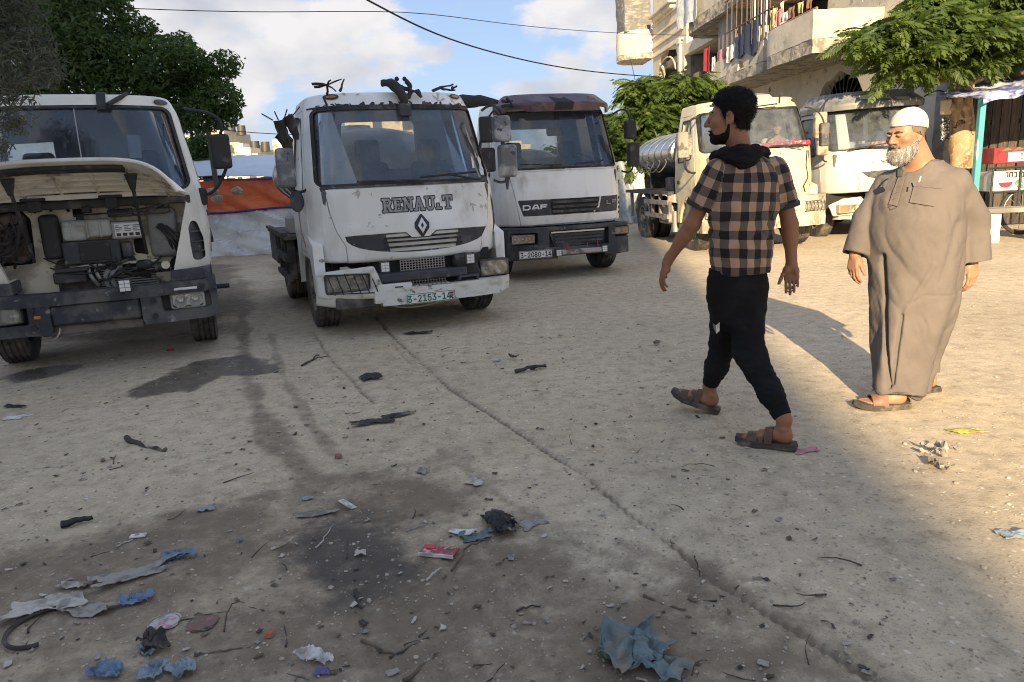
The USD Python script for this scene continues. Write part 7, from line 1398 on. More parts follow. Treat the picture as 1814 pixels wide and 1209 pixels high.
sandal(pp, hlL, toL, 1.0, 1, [(.10, .135, .085, .050), (.14, .165, .072, .052), (.17, .225, .058, .053)], m_sole, m_leath); sandal(pp, hlR, toR, 1.0, -1, [(.095, .135, .085, .050), (.14, .165, .072, .052), (.17, .225, .058, .053)], m_sole, m_leath)
# ================================================================== bearded man in the long robe, walking towards the left
YR = 4.30
rp_ = thing('person', 'bearded person in long taupe robe, white cap and brown sandals walking in the sunlight', 'person')
rf_ = A(-.80, -.60, 0); rs_ = np.cross(rf_, A(0, 0, 1))                 # rs_ points to his right (viewer's left)
hc2 = aty(1606, 238, YR); Rh2 = rotm((-.93, -.36), .14); HS2 = 1.04
nb2 = aty(1634, 292, YR + .02); s2R, s2L = aty(1571, 327, YR + .14), aty(1693, 322, YR - .12)
e2R, e2L = aty(1531, 388, YR + .12), aty(1724, 388, YR - .06); w2R, w2L = aty(1515, 450, YR + .08), aty(1722, 462, YR - .06)
b2 = head_prims(hc2, Rh2, HS2, 1.1)
h2F, t2F = A(2.325, 4.165, .03), A(2.325, 4.165, .03) + A(-.262, .02, -.0); h2R, t2R = A(2.66, 4.45, .035), A(2.66, 4.45, .035) + A(-.25, -.05, -.0)
a2F, a2R = h2F + A(-.045, 0, .12), h2R + A(-.045, -.01, .12)
hip2 = aty(1620, 470, YR)
b2 += [P_cone(hc2 + Rh2 @ A(0, -.03, -.05), nb2 - A(0, 0, .03), .068, .078, .03), P_ell(hc2 + Rh2 @ A(0, .02, -.10), (.06, .06, .04), Rh2, .03), P_cone(nb2 - A(0, 0, .05), s2L, .07, .07, .04), P_cone(nb2 - A(0, 0, .05), s2R, .07, .07, .04), P_cone(s2L, e2L, .055, .046, .02), P_cone(e2L, w2L, .046, .031, .02), P_cone(s2R, e2R, .055, .046, .02), P_cone(e2R, w2R, .046, .031, .02),
       P_cone(nb2 - A(0, 0, .18), hip2, .14, .15, .05), P_cone(hip2 + A(-.06, -.04, -.05), (hip2 + a2F) / 2, .09, .06, .03), P_cone((hip2 + a2F) / 2, a2F, .06, .038, .03), P_cone(hip2 + A(.06, .04, -.05), (hip2 + a2R) / 2 + A(-.02, 0, 0), .09, .06, .03), P_cone((hip2 + a2R) / 2 + A(-.02, 0, 0), a2R, .06, .038, .03)]
b2 += hand_prims(w2L, aty(1724, 505, YR - .08) - w2L, A(-.3, .95, 0), A(-1, -.2, 0), (.30, .42, .35), 1.04, thumb=.4) + hand_prims(w2R, aty(1506, 500, YR + .04) - w2R, A(.9, .3, -.1), A(.3, -1, 0), (.32, .45, .35), 1.02, thumb=.35)
b2 += foot_prims(h2F, t2F, a2F, 1.02, 1) + foot_prims(h2R, t2R, a2R, 1.0, -1)
bB = obj('body', surfnet(b2, .006), m_skinB, rp_, smooth=True)
eyes(bB, hc2, Rh2, HS2 * 0.98, (0, -.004))
for x in (-1, 1):
    obj('eyelid', tube([hc2 + Rh2 @ (A(x * .017, .094, .006) * HS2), hc2 + Rh2 @ (A(x * .030, .098, .0095) * HS2), hc2 + Rh2 @ (A(x * .045, .088, .004) * HS2)], [.004, .0058, .004], 6), m_skinB, bB)
    obj('eyebrow', tube([hc2 + Rh2 @ (A(x * .012, .098, .020) * HS2), hc2 + Rh2 @ (A(x * .030, .098, .026) * HS2), hc2 + Rh2 @ (A(x * .050, .084, .021) * HS2)], [.0042, .0048, .003], 6), M('dark_brow', (.035, .028, .024), .8), bB)
hp2 = head_prims(hc2, Rh2, HS2, 1.1)
m_beardw = M('grey_beard', (.36, .345, .33), .9, [((.20, .18, .16), 40, .48, .62, (1, 1, .35)), ((.56, .545, .52), 60, .5, .62, (1, 1, .35))], bump=.8, bscale=190)
m_must = M('dark_moustache', (.075, .062, .055), .9, [((.2, .18, .16), 60, .5, .62)], bump=.8, bscale=190)
bl2 = lambda q: np.maximum(np.maximum(q[:, 2] - np.interp(q[:, 1], [-.03, .0, .02, .045, .07, .085, .10, .13], [-.03, -.025, -.038, -.048, -.060, -.070, -.075, -.075]), .004 - q[:, 1]), -.165 - q[:, 2])
bd = hp2 + [P_ell(hc2 + Rh2 @ (A(0, .070, -.112) * HS2), A(.046, .038, .038) * HS2, Rh2, .03), P_ell(hc2 + Rh2 @ (A(0, .03, -.092) * HS2), A(.064, .055, .034) * HS2, Rh2, .03)]
bm_ = surfnet(hairy(hc2, Rh2, HS2, .0045, bl2, bd, None), .004); V = np.array(bm_.vertices)
obj('beard', trimesh.Trimesh(V + vnorm(bm_) * ((meshkit.fbm(V / A(.010, .010, .03), 2, 4) - .5) * .009)[:, None], bm_.faces, process=False), m_beardw, bB, smooth=True)
strands(bB, bm_, 5200, .009, .0011, m_beardw, 5, .7, name='beard_strands')
mt = surfnet([P_cone(hc2 + Rh2 @ (A(x * .004, .106, -.047) * HS2), hc2 + Rh2 @ (A(x * .030, .090, -.060) * HS2), .0085, .006, .006) for x in (-1, 1)], .003); V = np.array(mt.vertices); obj('moustache', trimesh.Trimesh(V + vnorm(mt) * ((meshkit.fbm(V / .008, 2, 4) - .5) * .006)[:, None], mt.faces, process=False), m_must, bB, smooth=True)
capz = lambda q: np.interp(q[:, 1], [-.12, -.05, 0, .05, .11], [.004, .022, .036, .050, .056]) - q[:, 2]
cp = surfnet(hairy(hc2, Rh2, HS2, .009, capz, [P_ell(hc2 + Rh2 @ (A(0, -.018, .035) * HS2), A(.075, .097, .083) * HS2, Rh2), P_ell(hc2 + Rh2 @ (A(0, -.022, .062) * HS2), A(.066, .084, .066) * HS2, Rh2, .03)], None, .004), .004); V = np.array(cp.vertices)
obj('cap', trimesh.Trimesh(V + vnorm(cp) * ((meshkit.fbm(V / .03, 2, 8) - .5) * .004)[:, None], cp.faces, process=False), M('white_cap_knit', (.60, .55, .46), .95, bump=.35, bscale=260), rp_, smooth=True)
hz2 = lambda q: np.maximum(np.maximum(np.interp(q[:, 1], [-.12, -.06, -.03, .0, .04], [-.05, -.07, -.03, -.005, .02]) - q[:, 2], q[:, 2] - .05), q[:, 1] - .035)
obj('hair', surfnet(hairy(hc2, Rh2, HS2, .0035, hz2, hp2, None), .004), M('short_grey_hair', (.16, .12, .09), .9, bump=.5, bscale=200), bB, smooth=True)
# robe
def rx(px, py, dy=0): return aty(px, py, YR + dy)
rk = [(rx(1597, 690), .138, .150), (rx(1601, 660), .152, .160), (rx(1609, 610), .186, .180), (rx(1617, 560), .218, .20), (rx(1621, 510), .238, .218), (rx(1622, 460), .250, .238), (rx(1622, 410), .256, .246), (rx(1624, 370), .250, .225), (rx(1628, 335), .240, .18), (rx(1632, 314), .20, .14), (rx(1635, 298), .13, .11), (rx(1636, 286), .095, .095)]
robe = [P_loft(rk, rs_, rf_, pw=2.2), P_cone(nb2 - A(0, 0, .05), s2L, .085, .076, .04), P_cone(nb2 - A(0, 0, .05), s2R, .085, .074, .04), P_cone(s2L, e2L, .076, .088, .022), P_cut(P_cone(e2L, w2L, .088, .100, .02), w2L - e2L, w2L), P_cone(s2R, e2R, .074, .068, .018), P_cut(P_cone(e2R, w2R, .068, .074, .02), w2R - e2R, w2R)]
d2L, d2R = (w2L - e2L) / np.linalg.norm(w2L - e2L), (w2R - e2R) / np.linalg.norm(w2R - e2R)
c2L, c2R = w2L + d2L * .0, w2R - d2R * .0
robe += [P_cone(c2L - d2L * .08, c2L + d2L * .03, .082, .090, .004)[:4] + (-1,), P_cone(c2R - d2R * .08, c2R + d2R * .03, .060, .064, .004)[:4] + (-1,)]
hem = .125
robe += [P_cut(P_cone(hip2 + A(-.03, -.04, -.15), A(a2F[0], a2F[1], .10), .17, .118, .09), (0, 0, -1), (0, 0, hem - .02)), P_cut(P_cone(hip2 + A(.03, .02, -.15), A(a2R[0] - .02, a2R[1], .12), .15, .070, .08), (0, 0, -1), (0, 0, hem + .02))]
robe += [P_ell(nb2 + rf_ * .085 + A(0, 0, .03), (.072, .072, .075), k=.012, sign=-1)]
rm = surfnet(robe, .007); V = np.array(rm.vertices); NN = vnorm(rm)
cz = np.array([np.interp(V[:, 2], [k[0][2] for k in rk], [k[0][a] for k in rk]) for a in range(3)]).T
an = np.arctan2((V - cz) @ rs_, (V - cz) @ rf_); lowz = np.clip((1.02 - V[:, 2]) / .8, 0, 1); istor = (np.linalg.norm((V - cz)[:, :2], axis=1) < .30) & (V[:, 2] < 1.1)
fold = .020 * lowz * np.sin(6 * an + 2.2 * meshkit.fbm(V / A(.3, .3, .5), 2, 4) + 1.2 * V[:, 2]) * istor
fold += .020 * (cloth_noise(np.c_[(V @ rs_) - .55 * V[:, 2], V @ rf_, V[:, 2] * .22 + .15 * (V @ rs_)], .13, 21) - .3) + .0035 * (cloth_noise(np.c_[(V @ rs_) + .6 * V[:, 2], V @ rf_, .25 * V[:, 2]], .04, 23) - .3)
rel = V - CAM; dep = rel @ _d; pxv = np.stack([IMW / 2 + FPX * (rel @ _r) / dep, IMH / 2 - FPX * (rel @ _u) / dep], 1); facing = (NN * rel).sum(1) < 0
def crease(line, w, amt):
    L = A(*line).reshape(-1, 2); d = np.full(len(V), 1e9)
    for a, b in zip(L[:-1], L[1:]): t = np.clip(((pxv - a) @ (b - a)) / ((b - a) @ (b - a)), 0, 1); d = np.minimum(d, np.linalg.norm(pxv - a - t[:, None] * (b - a), axis=1))
    return -amt * np.exp(-(d / w) ** 2) * facing
fold += crease((1563, 455, 1567, 560, 1572, 640, 1573, 685), 4.2, .034) + crease((1598, 560, 1589, 620, 1580, 680), 3.4, .022) + crease((1655, 470, 1625, 520, 1600, 560), 5, -.009) + crease((1668, 500, 1690, 430, 1700, 395), 6, .010) + crease((1610, 540, 1640, 525, 1688, 524), 2.0, .005)
rm = trimesh.Trimesh(V + NN * fold[:, None], rm.faces, process=False)
m_robe = M('taupe_cloth', (.150, .130, .119), .85, [((.132, .114, .104), 6, .42, .66), ((.166, .145, .132), 3, .5, .7)], bump=.14, bscale=420, spec=.2)
m_stitch = M('dark_stitch', (.10, .078, .062), .9)
ro = obj('robe', rm, m_robe, rp_, smooth=True)
pk = obj('chest_pocket', thick(pxpatch(rm, (1620, 326, 1668, 331, 1655, 366, 1611, 359), (14, 12), .005), .003), m_robe, ro)
obj('pocket_flap', thick(pxpatch(rm, (1616, 322, 1669, 327, 1668, 335, 1618, 330), (14, 5), .009), .003), m_robe, pk)
pl_ = obj('placket', thick(pxpatch(rm, (1592, 312, 1604, 316, 1590, 366, 1574, 362), (8, 18), .004), .003), m_robe, ro)
for a, b in (((1592, 312), (1574, 362)), ((1604, 316), (1590, 366)), ((1574, 362), (1578, 371)), ((1578, 371), (1590, 366))) + tuple(((1589 - 4 * k, 322 + 11 * k), (1599 - 4 * k, 318 + 11 * k)) for k in range(5)):
    q = pxpatch(rm, (a[0], a[1], b[0], b[1], b[0] + 1.0, b[1] + .8, a[0] + 1.0, a[1] + .8), (10, 2), .0065); obj('stitching', thick(q, .0015), m_stitch, pl_, smooth=False)
obj('pen', tube([aty(1628, 323, YR - .27), aty(1631, 313, YR - .27)], .004, 6), m_plate, ro)
obj('microphone', cat(T(rbox(-.016, .016, -.012, .012, -.026, .02, .009)).apply_transform(trimesh.transformations.translation_matrix(aty(1593, 306, YR - .215))), tube(spline([aty(1592, 303, YR - .22), aty(1597, 294, YR - .20), aty(1603, 290, YR - .17)], 8), .005, 6)), m_rubber, rp_)
m_leath2 = M('tan_leather', (.17, .085, .052), .55, [((.24, .13, .085), 9, .5, .66)], bump=.15)
sandal(rp_, h2F, t2F, 1.04, 1, [(.115, .20, .078, .054)], m_sole, m_leath2); sandal(rp_, h2R, t2R, 1.02, -1, [(.115, .20, .078, .054)], m_sole, m_leath2)
# ================================================================== driver inside the cream truck
YD = 13.62
dv = thing('person', 'person in dark cap and pale shirt sitting at the wheel of the cream truck', 'person')
hd_ = aty(1376, 226, YD); Rd = rotm((-.25, -.97), .05)
nd = hd_ + A(.02, .05, -.20); sl, sr = nd + A(.20, 0, -.05), nd + A(-.20, 0, -.05); eL_, eR_ = nd + A(.24, -.12, -.30), nd + A(-.28, -.14, -.28); wL_, wR_ = nd + A(.14, -.40, -.24), nd + A(-.18, -.38, -.24)
bp_ = nd + A(0, .05, -.58)
db = head_prims(hd_, Rd, 1.0) + [P_cone(hd_ + Rd @ A(0, -.03, -.05), nd, .055, .06, .03), P_cone(nd, sl, .06, .06, .04), P_cone(nd, sr, .06, .06, .04), P_cone(nd - A(0, 0, .12), bp_, .13, .14, .05), P_cone(sl, eL_, .045, .04, .02), P_cone(eL_, wL_, .04, .028, .02), P_cone(sr, eR_, .045, .04, .02), P_cone(eR_, wR_, .04, .028, .02), P_cone(bp_ + A(.1, 0, 0), bp_ + A(.12, -.42, .02), .08, .06, .03), P_cone(bp_ + A(-.1, 0, 0), bp_ + A(-.12, -.42, .02), .08, .06, .03), P_cone(bp_ + A(.12, -.42, .02), bp_ + A(.12, -.46, -.32), .06, .04, .03), P_cone(bp_ + A(-.12, -.42, .02), bp_ + A(-.12, -.46, -.32), .06, .04, .03)]
db += hand_prims(wL_, (-.35, -.9, .2), (0, -.3, -1), (-1, 0, .3), (.5, .7, .5)) + hand_prims(wR_, (.35, -.9, .2), (0, -.3, -1), (1, 0, .3), (.5, .7, .5))
dbo = obj('body', surfnet(db, .011), m_skinB, dv, smooth=True)
sh3 = [P_loft([(bp_, .16, .13), (nd - A(0, 0, .3), .19, .14), (nd - A(0, 0, .12), .20, .12), (nd - A(0, 0, .03), .12, .09), (nd + A(0, 0, .02), .07, .07)], A(1, 0, 0), A(0, 1, 0)), P_cone(sl, eL_, .075, .06, .04), P_cone(sr, eR_, .075, .06, .04), P_cone(eL_, eL_ * .5 + wL_ * .5, .06, .05, .02), P_cone(eR_, eR_ * .5 + wR_ * .5, .06, .05, .02)]
m3 = surfnet(sh3, .012); V = np.array(m3.vertices); obj('shirt', trimesh.Trimesh(V + vnorm(m3) * (.010 * (cloth_noise(V, .09, 3) - .3))[:, None], m3.faces, process=False), M('pale_shirt', (.50, .50, .49), .9), dv, smooth=True)
cz3 = lambda q: .035 - q[:, 2]
obj('cap', cat(surfnet(hairy(hd_, Rd, 1.0, .008, cz3, [P_ell(hd_ + Rd @ A(0, -.018, .035), (.075, .097, .083), Rd)], None), .006), T(prism(shapely.affinity.scale(shapely.Point(0, .10).buffer(.075), 1, .8), .038, .045, 'z')).apply_transform(np.block([[Rd, hd_[:, None]], [np.zeros((1, 3)), np.ones((1, 1))]]))), M('dark_cap', (.02, .022, .03), .9), dv, smooth=30)
eyes(dbo, hd_, Rd, 1.0)
# ------------------------------------------------------------------ litter on the ground
rl = np.random.default_rng(77)
def put(px, py): p = gnd(px, py); return A(p[0], p[1], gh(p[0], p[1]))
def crumple(w, h, amp, seed, n=16, lift=.0, curl=0.0):
    """a crumpled soft sheet lying on the ground, ragged outline"""
    def fn(u, v):
        a = np.arctan2(v - .5, u - .5); rr = .78 + .5 * (meshkit.fbm(np.stack([np.cos(a) * 1.3, np.sin(a) * 1.3, np.full_like(a, seed)], -1), 3, seed) - .5) * 2
        x, y = (u - .5) * w * rr, (v - .5) * h * rr; q = np.stack([x, y, np.full_like(x, seed * 1.7)], -1)
        z = amp * (np.abs(meshkit.fbm(q / (.38 * max(w, h)), 3, seed) - .5) * 2.4) + .35 * amp * np.abs(meshkit.fbm(q / (.12 * max(w, h)), 2, seed + 5) - .5) * 2
        z = z + .30 * amp * (1 - np.abs(meshkit.fbm(np.stack([x * 1.6 + y * .7, y - .5 * x, np.full_like(x, seed + 3.3)], -1) / (.16 * max(w, h)), 3, seed + 9) - .5) * 4).clip(0, 1)
        f1 = meshkit.fbm(q / (.30 * max(w, h)) + 7.7, 2, seed + 2) - .5; f2 = meshkit.fbm(q / (.30 * max(w, h)) + 3.1, 2, seed + 4) - .5; fo = min(.55, amp * 9); x = x + f1 * w * fo; y = y + f2 * h * fo
        return np.stack([x, y, z + curl * ((u - .5) ** 2) * 2 + .003], -1)
    return thick(sheet(n, n, fn), .0022)
LC = {'blue': (.13, .21, .32), 'pale blue': (.22, .29, .34), 'black': (.012, .012, .013), 'grey': (.30, .28, .25), 'white': (.62, .62, .60), 'dirty white': (.46, .43, .38), 'teal': (.12, .175, .185), 'pink': (.48, .24, .26), 'red': (.42, .03, .05), 'yellow green': (.42, .40, .08), 'brown': (.12, .085, .055), 'orange': (.55, .12, .02), 'dark': (.05, .045, .04), 'purple': (.12, .12, .28)}
def lmat(c): return M('litter_' + c.replace(' ', '_'), LC[c], .5 if c in ('blue', 'teal', 'pale blue', 'black') else .8, [(tuple(x * .55 for x in LC[c]), 14, .46, .64), ((.20, .165, .12), 6, .52, .68)], bump=.2, bscale=60)
def bag(px, py, w, h, c, label, seed, rot=0, amp=.03, catg='plastic bag', name='plastic_bag', curl=0.0):
    if 'blue' in c: w, h, amp = w * .85, h * .85, amp * 1.25
    x = thing(name, label, catg, put(px, py), rot); obj('sheet', crumple(w, h, amp, seed, 30 if max(w, h) > .12 else 16, curl=curl), lmat(c), x, smooth=50); return x
bag(1118, 1160, .30, .22, 'teal', 'crumpled teal plastic bag at the bottom edge right of centre', 1, 20, .07)
bag(1160, 1185, .14, .20, 'teal', 'tail of teal plastic sheeting right of the crumpled teal bag', 2, 70, .05)
bag(893, 935, .13, .24, 'black', 'crumpled black plastic bag beside the grey leaf-like scrap', 3, 25, .05)
bag(943, 927, .12, .09, 'grey', 'flat grey scrap touching the black plastic bag', 4, 30, .012, 'scrap', 'paper_scrap')
bag(848, 950, .16, .09, 'teal', 'bluish plastic shred under the white paper strip', 5, 15, .025)
bag(316, 990, .15, .09, 'blue', 'bright blue plastic shred left of centre, farthest of the blue ones', 6, 20, .03)
bag(238, 1067, .17, .08, 'blue', 'blue plastic bag piece below the pale leaf sheets', 7, 15, .035)
bag(160, 1085, .26, .10, 'grey', 'grey folded sheet like a big dead leaf left of the blue bag', 8, -5, .02, 'scrap', 'paper_scrap', .03)
bag(75, 1080, .28, .16, 'dirty white', 'large dirty pale sheet at the lower left edge', 9, 25, .025, 'scrap', 'paper_scrap')
bag(235, 1025, .34, .13, 'grey', 'long wrinkled grey sheet lying across the dirt at lower left', 10, 28, .03, 'scrap', 'paper_scrap')
bag(140, 1042, .15, .06, 'dirty white', 'curled pale strip left of the wrinkled grey sheet', 11, 5, .02, 'scrap', 'paper_scrap')
bag(268, 1145, .11, .12, 'dark', 'dark crumpled rag beside a blue shred near the bottom left', 12, 30, .05, 'rag', 'rag')
bag(262, 1155, .06, .10, 'pale blue', 'pale blue shred under the dark rag', 13, 80, .02)
bag(190, 1195, .10, .16, 'blue', 'blue bag piece cut by the bottom edge at the left', 14, 60, .03)
bag(272, 1195, .10, .10, 'pale blue', 'pale bluish bag piece at the bottom edge, left of two', 15, 10, .03)
bag(322, 1195, .10, .13, 'pale blue', 'pale bluish bag piece at the bottom edge, right of two', 16, 40, .03)
bag(560, 1170, .07, .13, 'white', 'crumpled white tissue near the bottom edge', 17, 60, .04, 'tissue', 'tissue')
bag(572, 1192, .05, .03, 'purple', 'small violet-blue scrap beside the white tissue', 18, 0, .015, 'scrap', 'paper_scrap')
bag(640, 980, .05, .04, 'dirty white', 'small pale scrap lying on the black oily patch', 19, 0, .015, 'scrap', 'paper_scrap')
bag(425, 960, .04, .03, 'blue', 'tiny blue and white wrapper in the middle of the damp ground', 20, 40, .012, 'wrapper', 'wrapper')
bag(655, 672, .20, .22, 'black', 'black rag on the tyre line in the middle distance', 21, 30, .025, 'rag', 'rag')
bag(662, 750, .30, .12, 'dark', 'flattened dark shreds of plastic below the black rag', 22, 10, .02)
bag(705, 738, .24, .09, 'dark', 'thin dark shred right of the flattened shreds', 23, 25, .02)
bag(735, 592, .38, .10, 'dark', 'dark strip of rubber lying in front of the front truck', 24, 8, .03, 'rubber strip', 'rubber_strip')
bag(27, 741, .19, .12, 'white', 'flat white disc of paper at the left edge', 25, 5, .006, 'paper', 'paper')
bag(30, 722, .20, .07, 'black', 'small black shred above the white paper disc', 26, 0, .02)
bag(1710, 767, .20, .09, 'yellow green', 'yellow-green leaf in the sunlit dirt', 27, 5, .012, 'leaf', 'leaf')
bag(1800, 952, .17, .08, 'pale blue', 'pale flat plastic piece at the right edge of the sunlit dirt', 28, -5, .012)
bag(1428, 798, .14, .08, 'pink', 'faint pink paper scrap behind the heel of the person in plaid', 29, 10, .006, 'scrap', 'paper_scrap')
bag(880, 640, .12, .06, 'pale blue', 'faint bluish flat scrap right of the twig', 30, 20, .006, 'scrap', 'paper_scrap')
bag(842, 858, .08, .10, 'dirty white', 'pale leaf-shaped scrap above the black bag', 31, 50, .012, 'scrap', 'paper_scrap')
bag(748, 840, .06, .08, 'grey', 'grey scrap with a torn edge in the middle of the yard', 32, 60, .02, 'scrap', 'paper_scrap')
bag(560, 910, .22, .05, 'grey', 'faint grey plastic strip left of the white curled peel', 33, 5, .012)
bag(545, 885, .07, .06, 'pale blue', 'faded blue scrap above the faint grey strip', 34, 30, .012, 'scrap', 'paper_scrap')
bag(365, 905, .10, .06, 'pale blue', 'faded greenish-blue shred lying near the pale stick', 35, 20, .012)
for k, (px, py, lab) in enumerate(((302, 622, 'red bottle cap lying in front of the open-hood truck'), (600, 812, 'red cap on the dark tyre track in the middle'), (478, 1128, 'orange-red scrap near the bottom, right of the round lids'), (183, 818, 'small red scrap among the twigs at the left'))):
    x = thing('bottle_cap', lab, 'cap', put(px, py), 30 * k); r = (.035, .022, .016, .014)[k]
    obj('cap', jitter(T(cyl((0, 0, .004), (0, 0, .018), r, r * .8, 12)), .004, .03, k), lmat('red' if k != 2 else 'orange'), x)
# crushed red box
x = thing('crushed_carton', 'crushed red carton lying in the damp dirt left of the white paper strip', 'carton', put(778, 980), -16)
obj('panel', jitter(T(box(-.075, .075, -.035, .035, .003, .016, .003).refine_to_length(.012)), .006, .05, 3), M('carton_red', (.28, .05, .06), .6, [((.50, .40, .38), 30, .55, .62), ((.10, .06, .05), 16, .52, .66)]), x); obj('edge_band', jitter(T(box(-.075, .075, -.041, -.0352, .004, .017).refine_to_length(.012)), .004, .05, 3), lmat('white'), x)
obj('corner_print', box(-.07, -.02, .0, .03, .0165, .0195), M('carton_bright', (.50, .05, .07), .5), x)
x = thing('paper_strip', 'white folded paper strip lying left of the black plastic bag', 'paper', put(818, 946), -32)
obj('strip', thick(sheet(10, 3, lambda u, v: np.stack([(u - .5) * .12, (v - .5) * .03 * (1 + u), .008 + .02 * u * u], -1)), .003), lmat('white'), x)
x = thing('peel', 'white curled peel in the middle of the damp ground', 'peel', put(607, 897), -50)
obj('strip', thick(sheet(14, 4, lambda u, v: np.stack([(u - .5) * .11, (v - .5) * .03 + .03 * (u - .5) ** 2 * 8 * .5, .006 + .03 * (1 - 4 * (u - .5) ** 2)], -1)), .003), lmat('white'), x)
x = thing('plastic_chip', 'small white rectangular plastic piece left of the damp ground', 'plastic piece', put(245, 952), 8); obj('plate', rbox(-.033, .033, -.016, .016, .003, .012, .004), lmat('white'), x); obj('window', box(-.012, .006, -.008, .008, .0118, .0135), M('litter_grey', LC['grey']), x)
for k, (px, py, c, lab) in enumerate(((292, 1104, 'white', 'round-cornered pale lid with pink print at the lower left'), (359, 1104, 'brown', 'round-cornered reddish-brown lid right of the pale one'))):
    x = thing('flattened_lid', lab, 'lid', put(px, py), 10 - 14 * k); m = prism(rounded([(-.05, -.045), (.05, -.045), (.05, .045), (-.05, .045)], .028), .003, .007, 'z')
    obj('lid', jitter(T(m.refine_to_length(.015)), .005, .05, k), M('lid_%d' % k, ((.46, .42, .42), (.17, .105, .085))[k], .7, [(((.45, .16, .18), (.42, .12, .12))[k], 16, .56, .62), ((.25, .22, .2), 22, .5, .64)]), x); obj('rim', tube([(.05 * math.cos(a) * 1.0, .046 * math.sin(a), .007) for a in np.linspace(0, 6.283, 20)], .002, 5, False), lmat('grey' if k == 0 else 'brown'), x)
# sticks, twigs, straps
def stick(px, py, qx, qy, r, c, label, seed, name='twig', catg='twig', bend=.06):
    a, b = put(px, py), put(qx, qy); m = (a + b) / 2; o = thing(name, label, catg, m); P0, P1 = a - m + A(0, 0, r), b - m + A(0, 0, r)
    obj('stem', limb(P0, P1, r, r * .55, seed, 9, bend), lmat(c), o); return o
S = [(715, 1207, 775, 1155, .007, 'brown', 'thick brown stick at the bottom centre'), (150, 885, 208, 870, .004, 'white', 'thin white stick at the left of the yard'), (480, 975, 520, 952, .006, 'dirty white', 'pale flat stick left of the black oily patch'), (205, 970, 235, 958, .004, 'dirty white', 'short pale stick below the white plastic piece'),
     (755, 1027, 782, 1007, .005, 'dirty white', 'short pale stick below the red carton'), (800, 1010, 870, 950, .005, 'brown', 'dark twig running up to the black bag'), (912, 662, 968, 653, .016, 'dark', 'forked dark twig in the middle distance'), (535, 650, 565, 632, .010, 'dark', 'dark twig left of the black rag'),
     (225, 780, 295, 800, .018, 'dark', 'dark flattened branch at the left of the yard'), (630, 1045, 640, 1075, .009, 'dark', 'short dark stub standing out of the damp ground'), (640, 1135, 700, 1160, .006, 'brown', 'reddish twig near the bottom centre'), (690, 1165, 760, 1130, .005, 'dark', 'curved dark twig right of the reddish twig'),
     (110, 935, 165, 922, .018, 'black', 'black bent strip at the left of the yard'), (560, 970, 590, 930, .004, 'dirty white', 'thin pale stalk above the black oily patch'), (720, 938, 755, 928, .004, 'dirty white', 'thin pale straw left of the white paper strip'), (345, 1160, 430, 1150, .004, 'dark', 'thin dark twig below the brown lid'),
     (915, 1082, 960, 1075, .004, 'dark', 'thin dark twig right of the damp tracks'), (1140, 1055, 1215, 1080, .006, 'brown', 'brown reed lying above the teal bag'), (60, 830, 120, 825, .004, 'dirty white', 'thin straw at the far left of the yard'), (880, 1000, 905, 985, .005, 'brown', 'short twig under the black bag'), (1230, 985, 1240, 1020, .003, 'dark', 'hair-thin dark twig on the tyre line')]
for k, (a, b, c, d, r, col, lab) in enumerate(S):
    o = stick(a, b, c, d, r, col, lab, 200 + k)
    if k in (6, 7): obj('fork', limb((0, 0, r), (.12, .10, r * 1.2), r * .6, r * .3, 300 + k), lmat(col), o)
x = thing('plastic_strap', 'bent black strap curling at the lower left edge', 'strap', put(40, 1130)); q = [put(*p) - put(40, 1130) for p in ((100, 1085), (40, 1105), (12, 1130), (15, 1152), (70, 1150))]
obj('band', tube(spline([p + A(0, 0, .012) for p in q], 24), .008, 6), lmat('dark'), x)
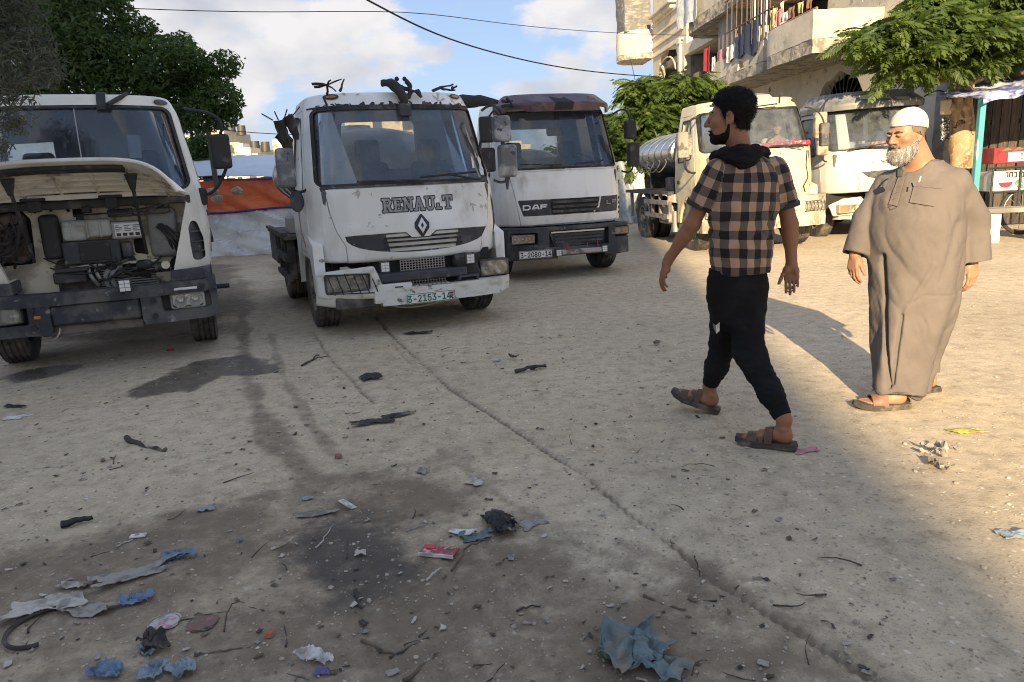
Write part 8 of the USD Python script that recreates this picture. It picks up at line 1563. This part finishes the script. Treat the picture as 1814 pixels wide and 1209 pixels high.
# leaves, crumbs and shreds too many to count
lv = []
for k in range(1000):
    y = 1.7 + 5.5 * rl.random() ** (1.6 if k % 2 else 2.6); xx_ = (rl.random() - (.62 if k % 2 else .8)) * 1.5 * y
    if xx_ > 1.4: continue
    s = .006 + .016 * rl.random() ** 2; m = crumple(s * 2, s * (.5 + rl.random()), s * .5, int(rl.integers(999)), 4); a = rl.random() * 6.3; m.apply_transform(trimesh.transformations.rotation_matrix(a, [0, 0, 1])); m.apply_translation((xx_, y, gh(xx_, y))); lv.append((rl.integers(4), m))
for k, c in enumerate(('dark', 'dirty white', 'brown', 'grey')):
    obj('ground_debris', cat(*[m for i, m in lv if i == k]), lmat(c), None, smooth=False, label='tiny %s crumbs and leaf bits strewn over the yard' % c, cat='debris', kind='stuff')
tw = []
for k in range(80):
    y = 1.7 + 5.5 * rl.random() ** 1.5; xx_ = (rl.random() - .65) * 1.5 * y
    if xx_ > 1.2: continue
    L = .02 + .07 * rl.random(); a = rl.random() * 3.14; p = A(xx_, y, gh(xx_, y) + .003); d = A(math.cos(a), math.sin(a), 0) * L; tw.append(limb(p - d, p + d, .0018 + .002 * rl.random(), .001, k, 5, .15))
obj('twig_scatter', cat(*tw), lmat('dark'), None, label='fine dark twigs strewn over the damp ground', cat='twigs', kind='stuff')
st = []
for k, (px, py, s) in enumerate(((1650, 800, .05), (1668, 812, .06), (1655, 828, .05), (1672, 835, .04), (1640, 806, .035), (1690, 800, .03), (1163, 612, .045), (992, 598, .03), (910, 638, .05))):
    x = thing('crumpled_leaf', ['curled dry leaf in the sunlit dirt, first of the group at the right', 'largest curled dry leaf of the sunlit group', 'dry leaf with dark shadow under it, lowest left of the sunlit group', 'dry leaf at the lower right of the sunlit group', 'small dry leaf at the left end of the sunlit group', 'small pale leaf right of the sunlit group', 'small white scrap left of the feet of the person in plaid', 'tiny pale chip in front of the black-grilled truck', 'dark clod on the open ground in front of the trucks'][k], 'leaf' if k < 6 else 'scrap', put(px, py), 40 * k)
    obj('blade', crumple(s * 2, s * 1.1, s * .8, 50 + k, 10, curl=s * .9), lmat('dirty white' if k in (6, 7) else 'brown' if k in (2, 8) else 'grey'), x, smooth=50)
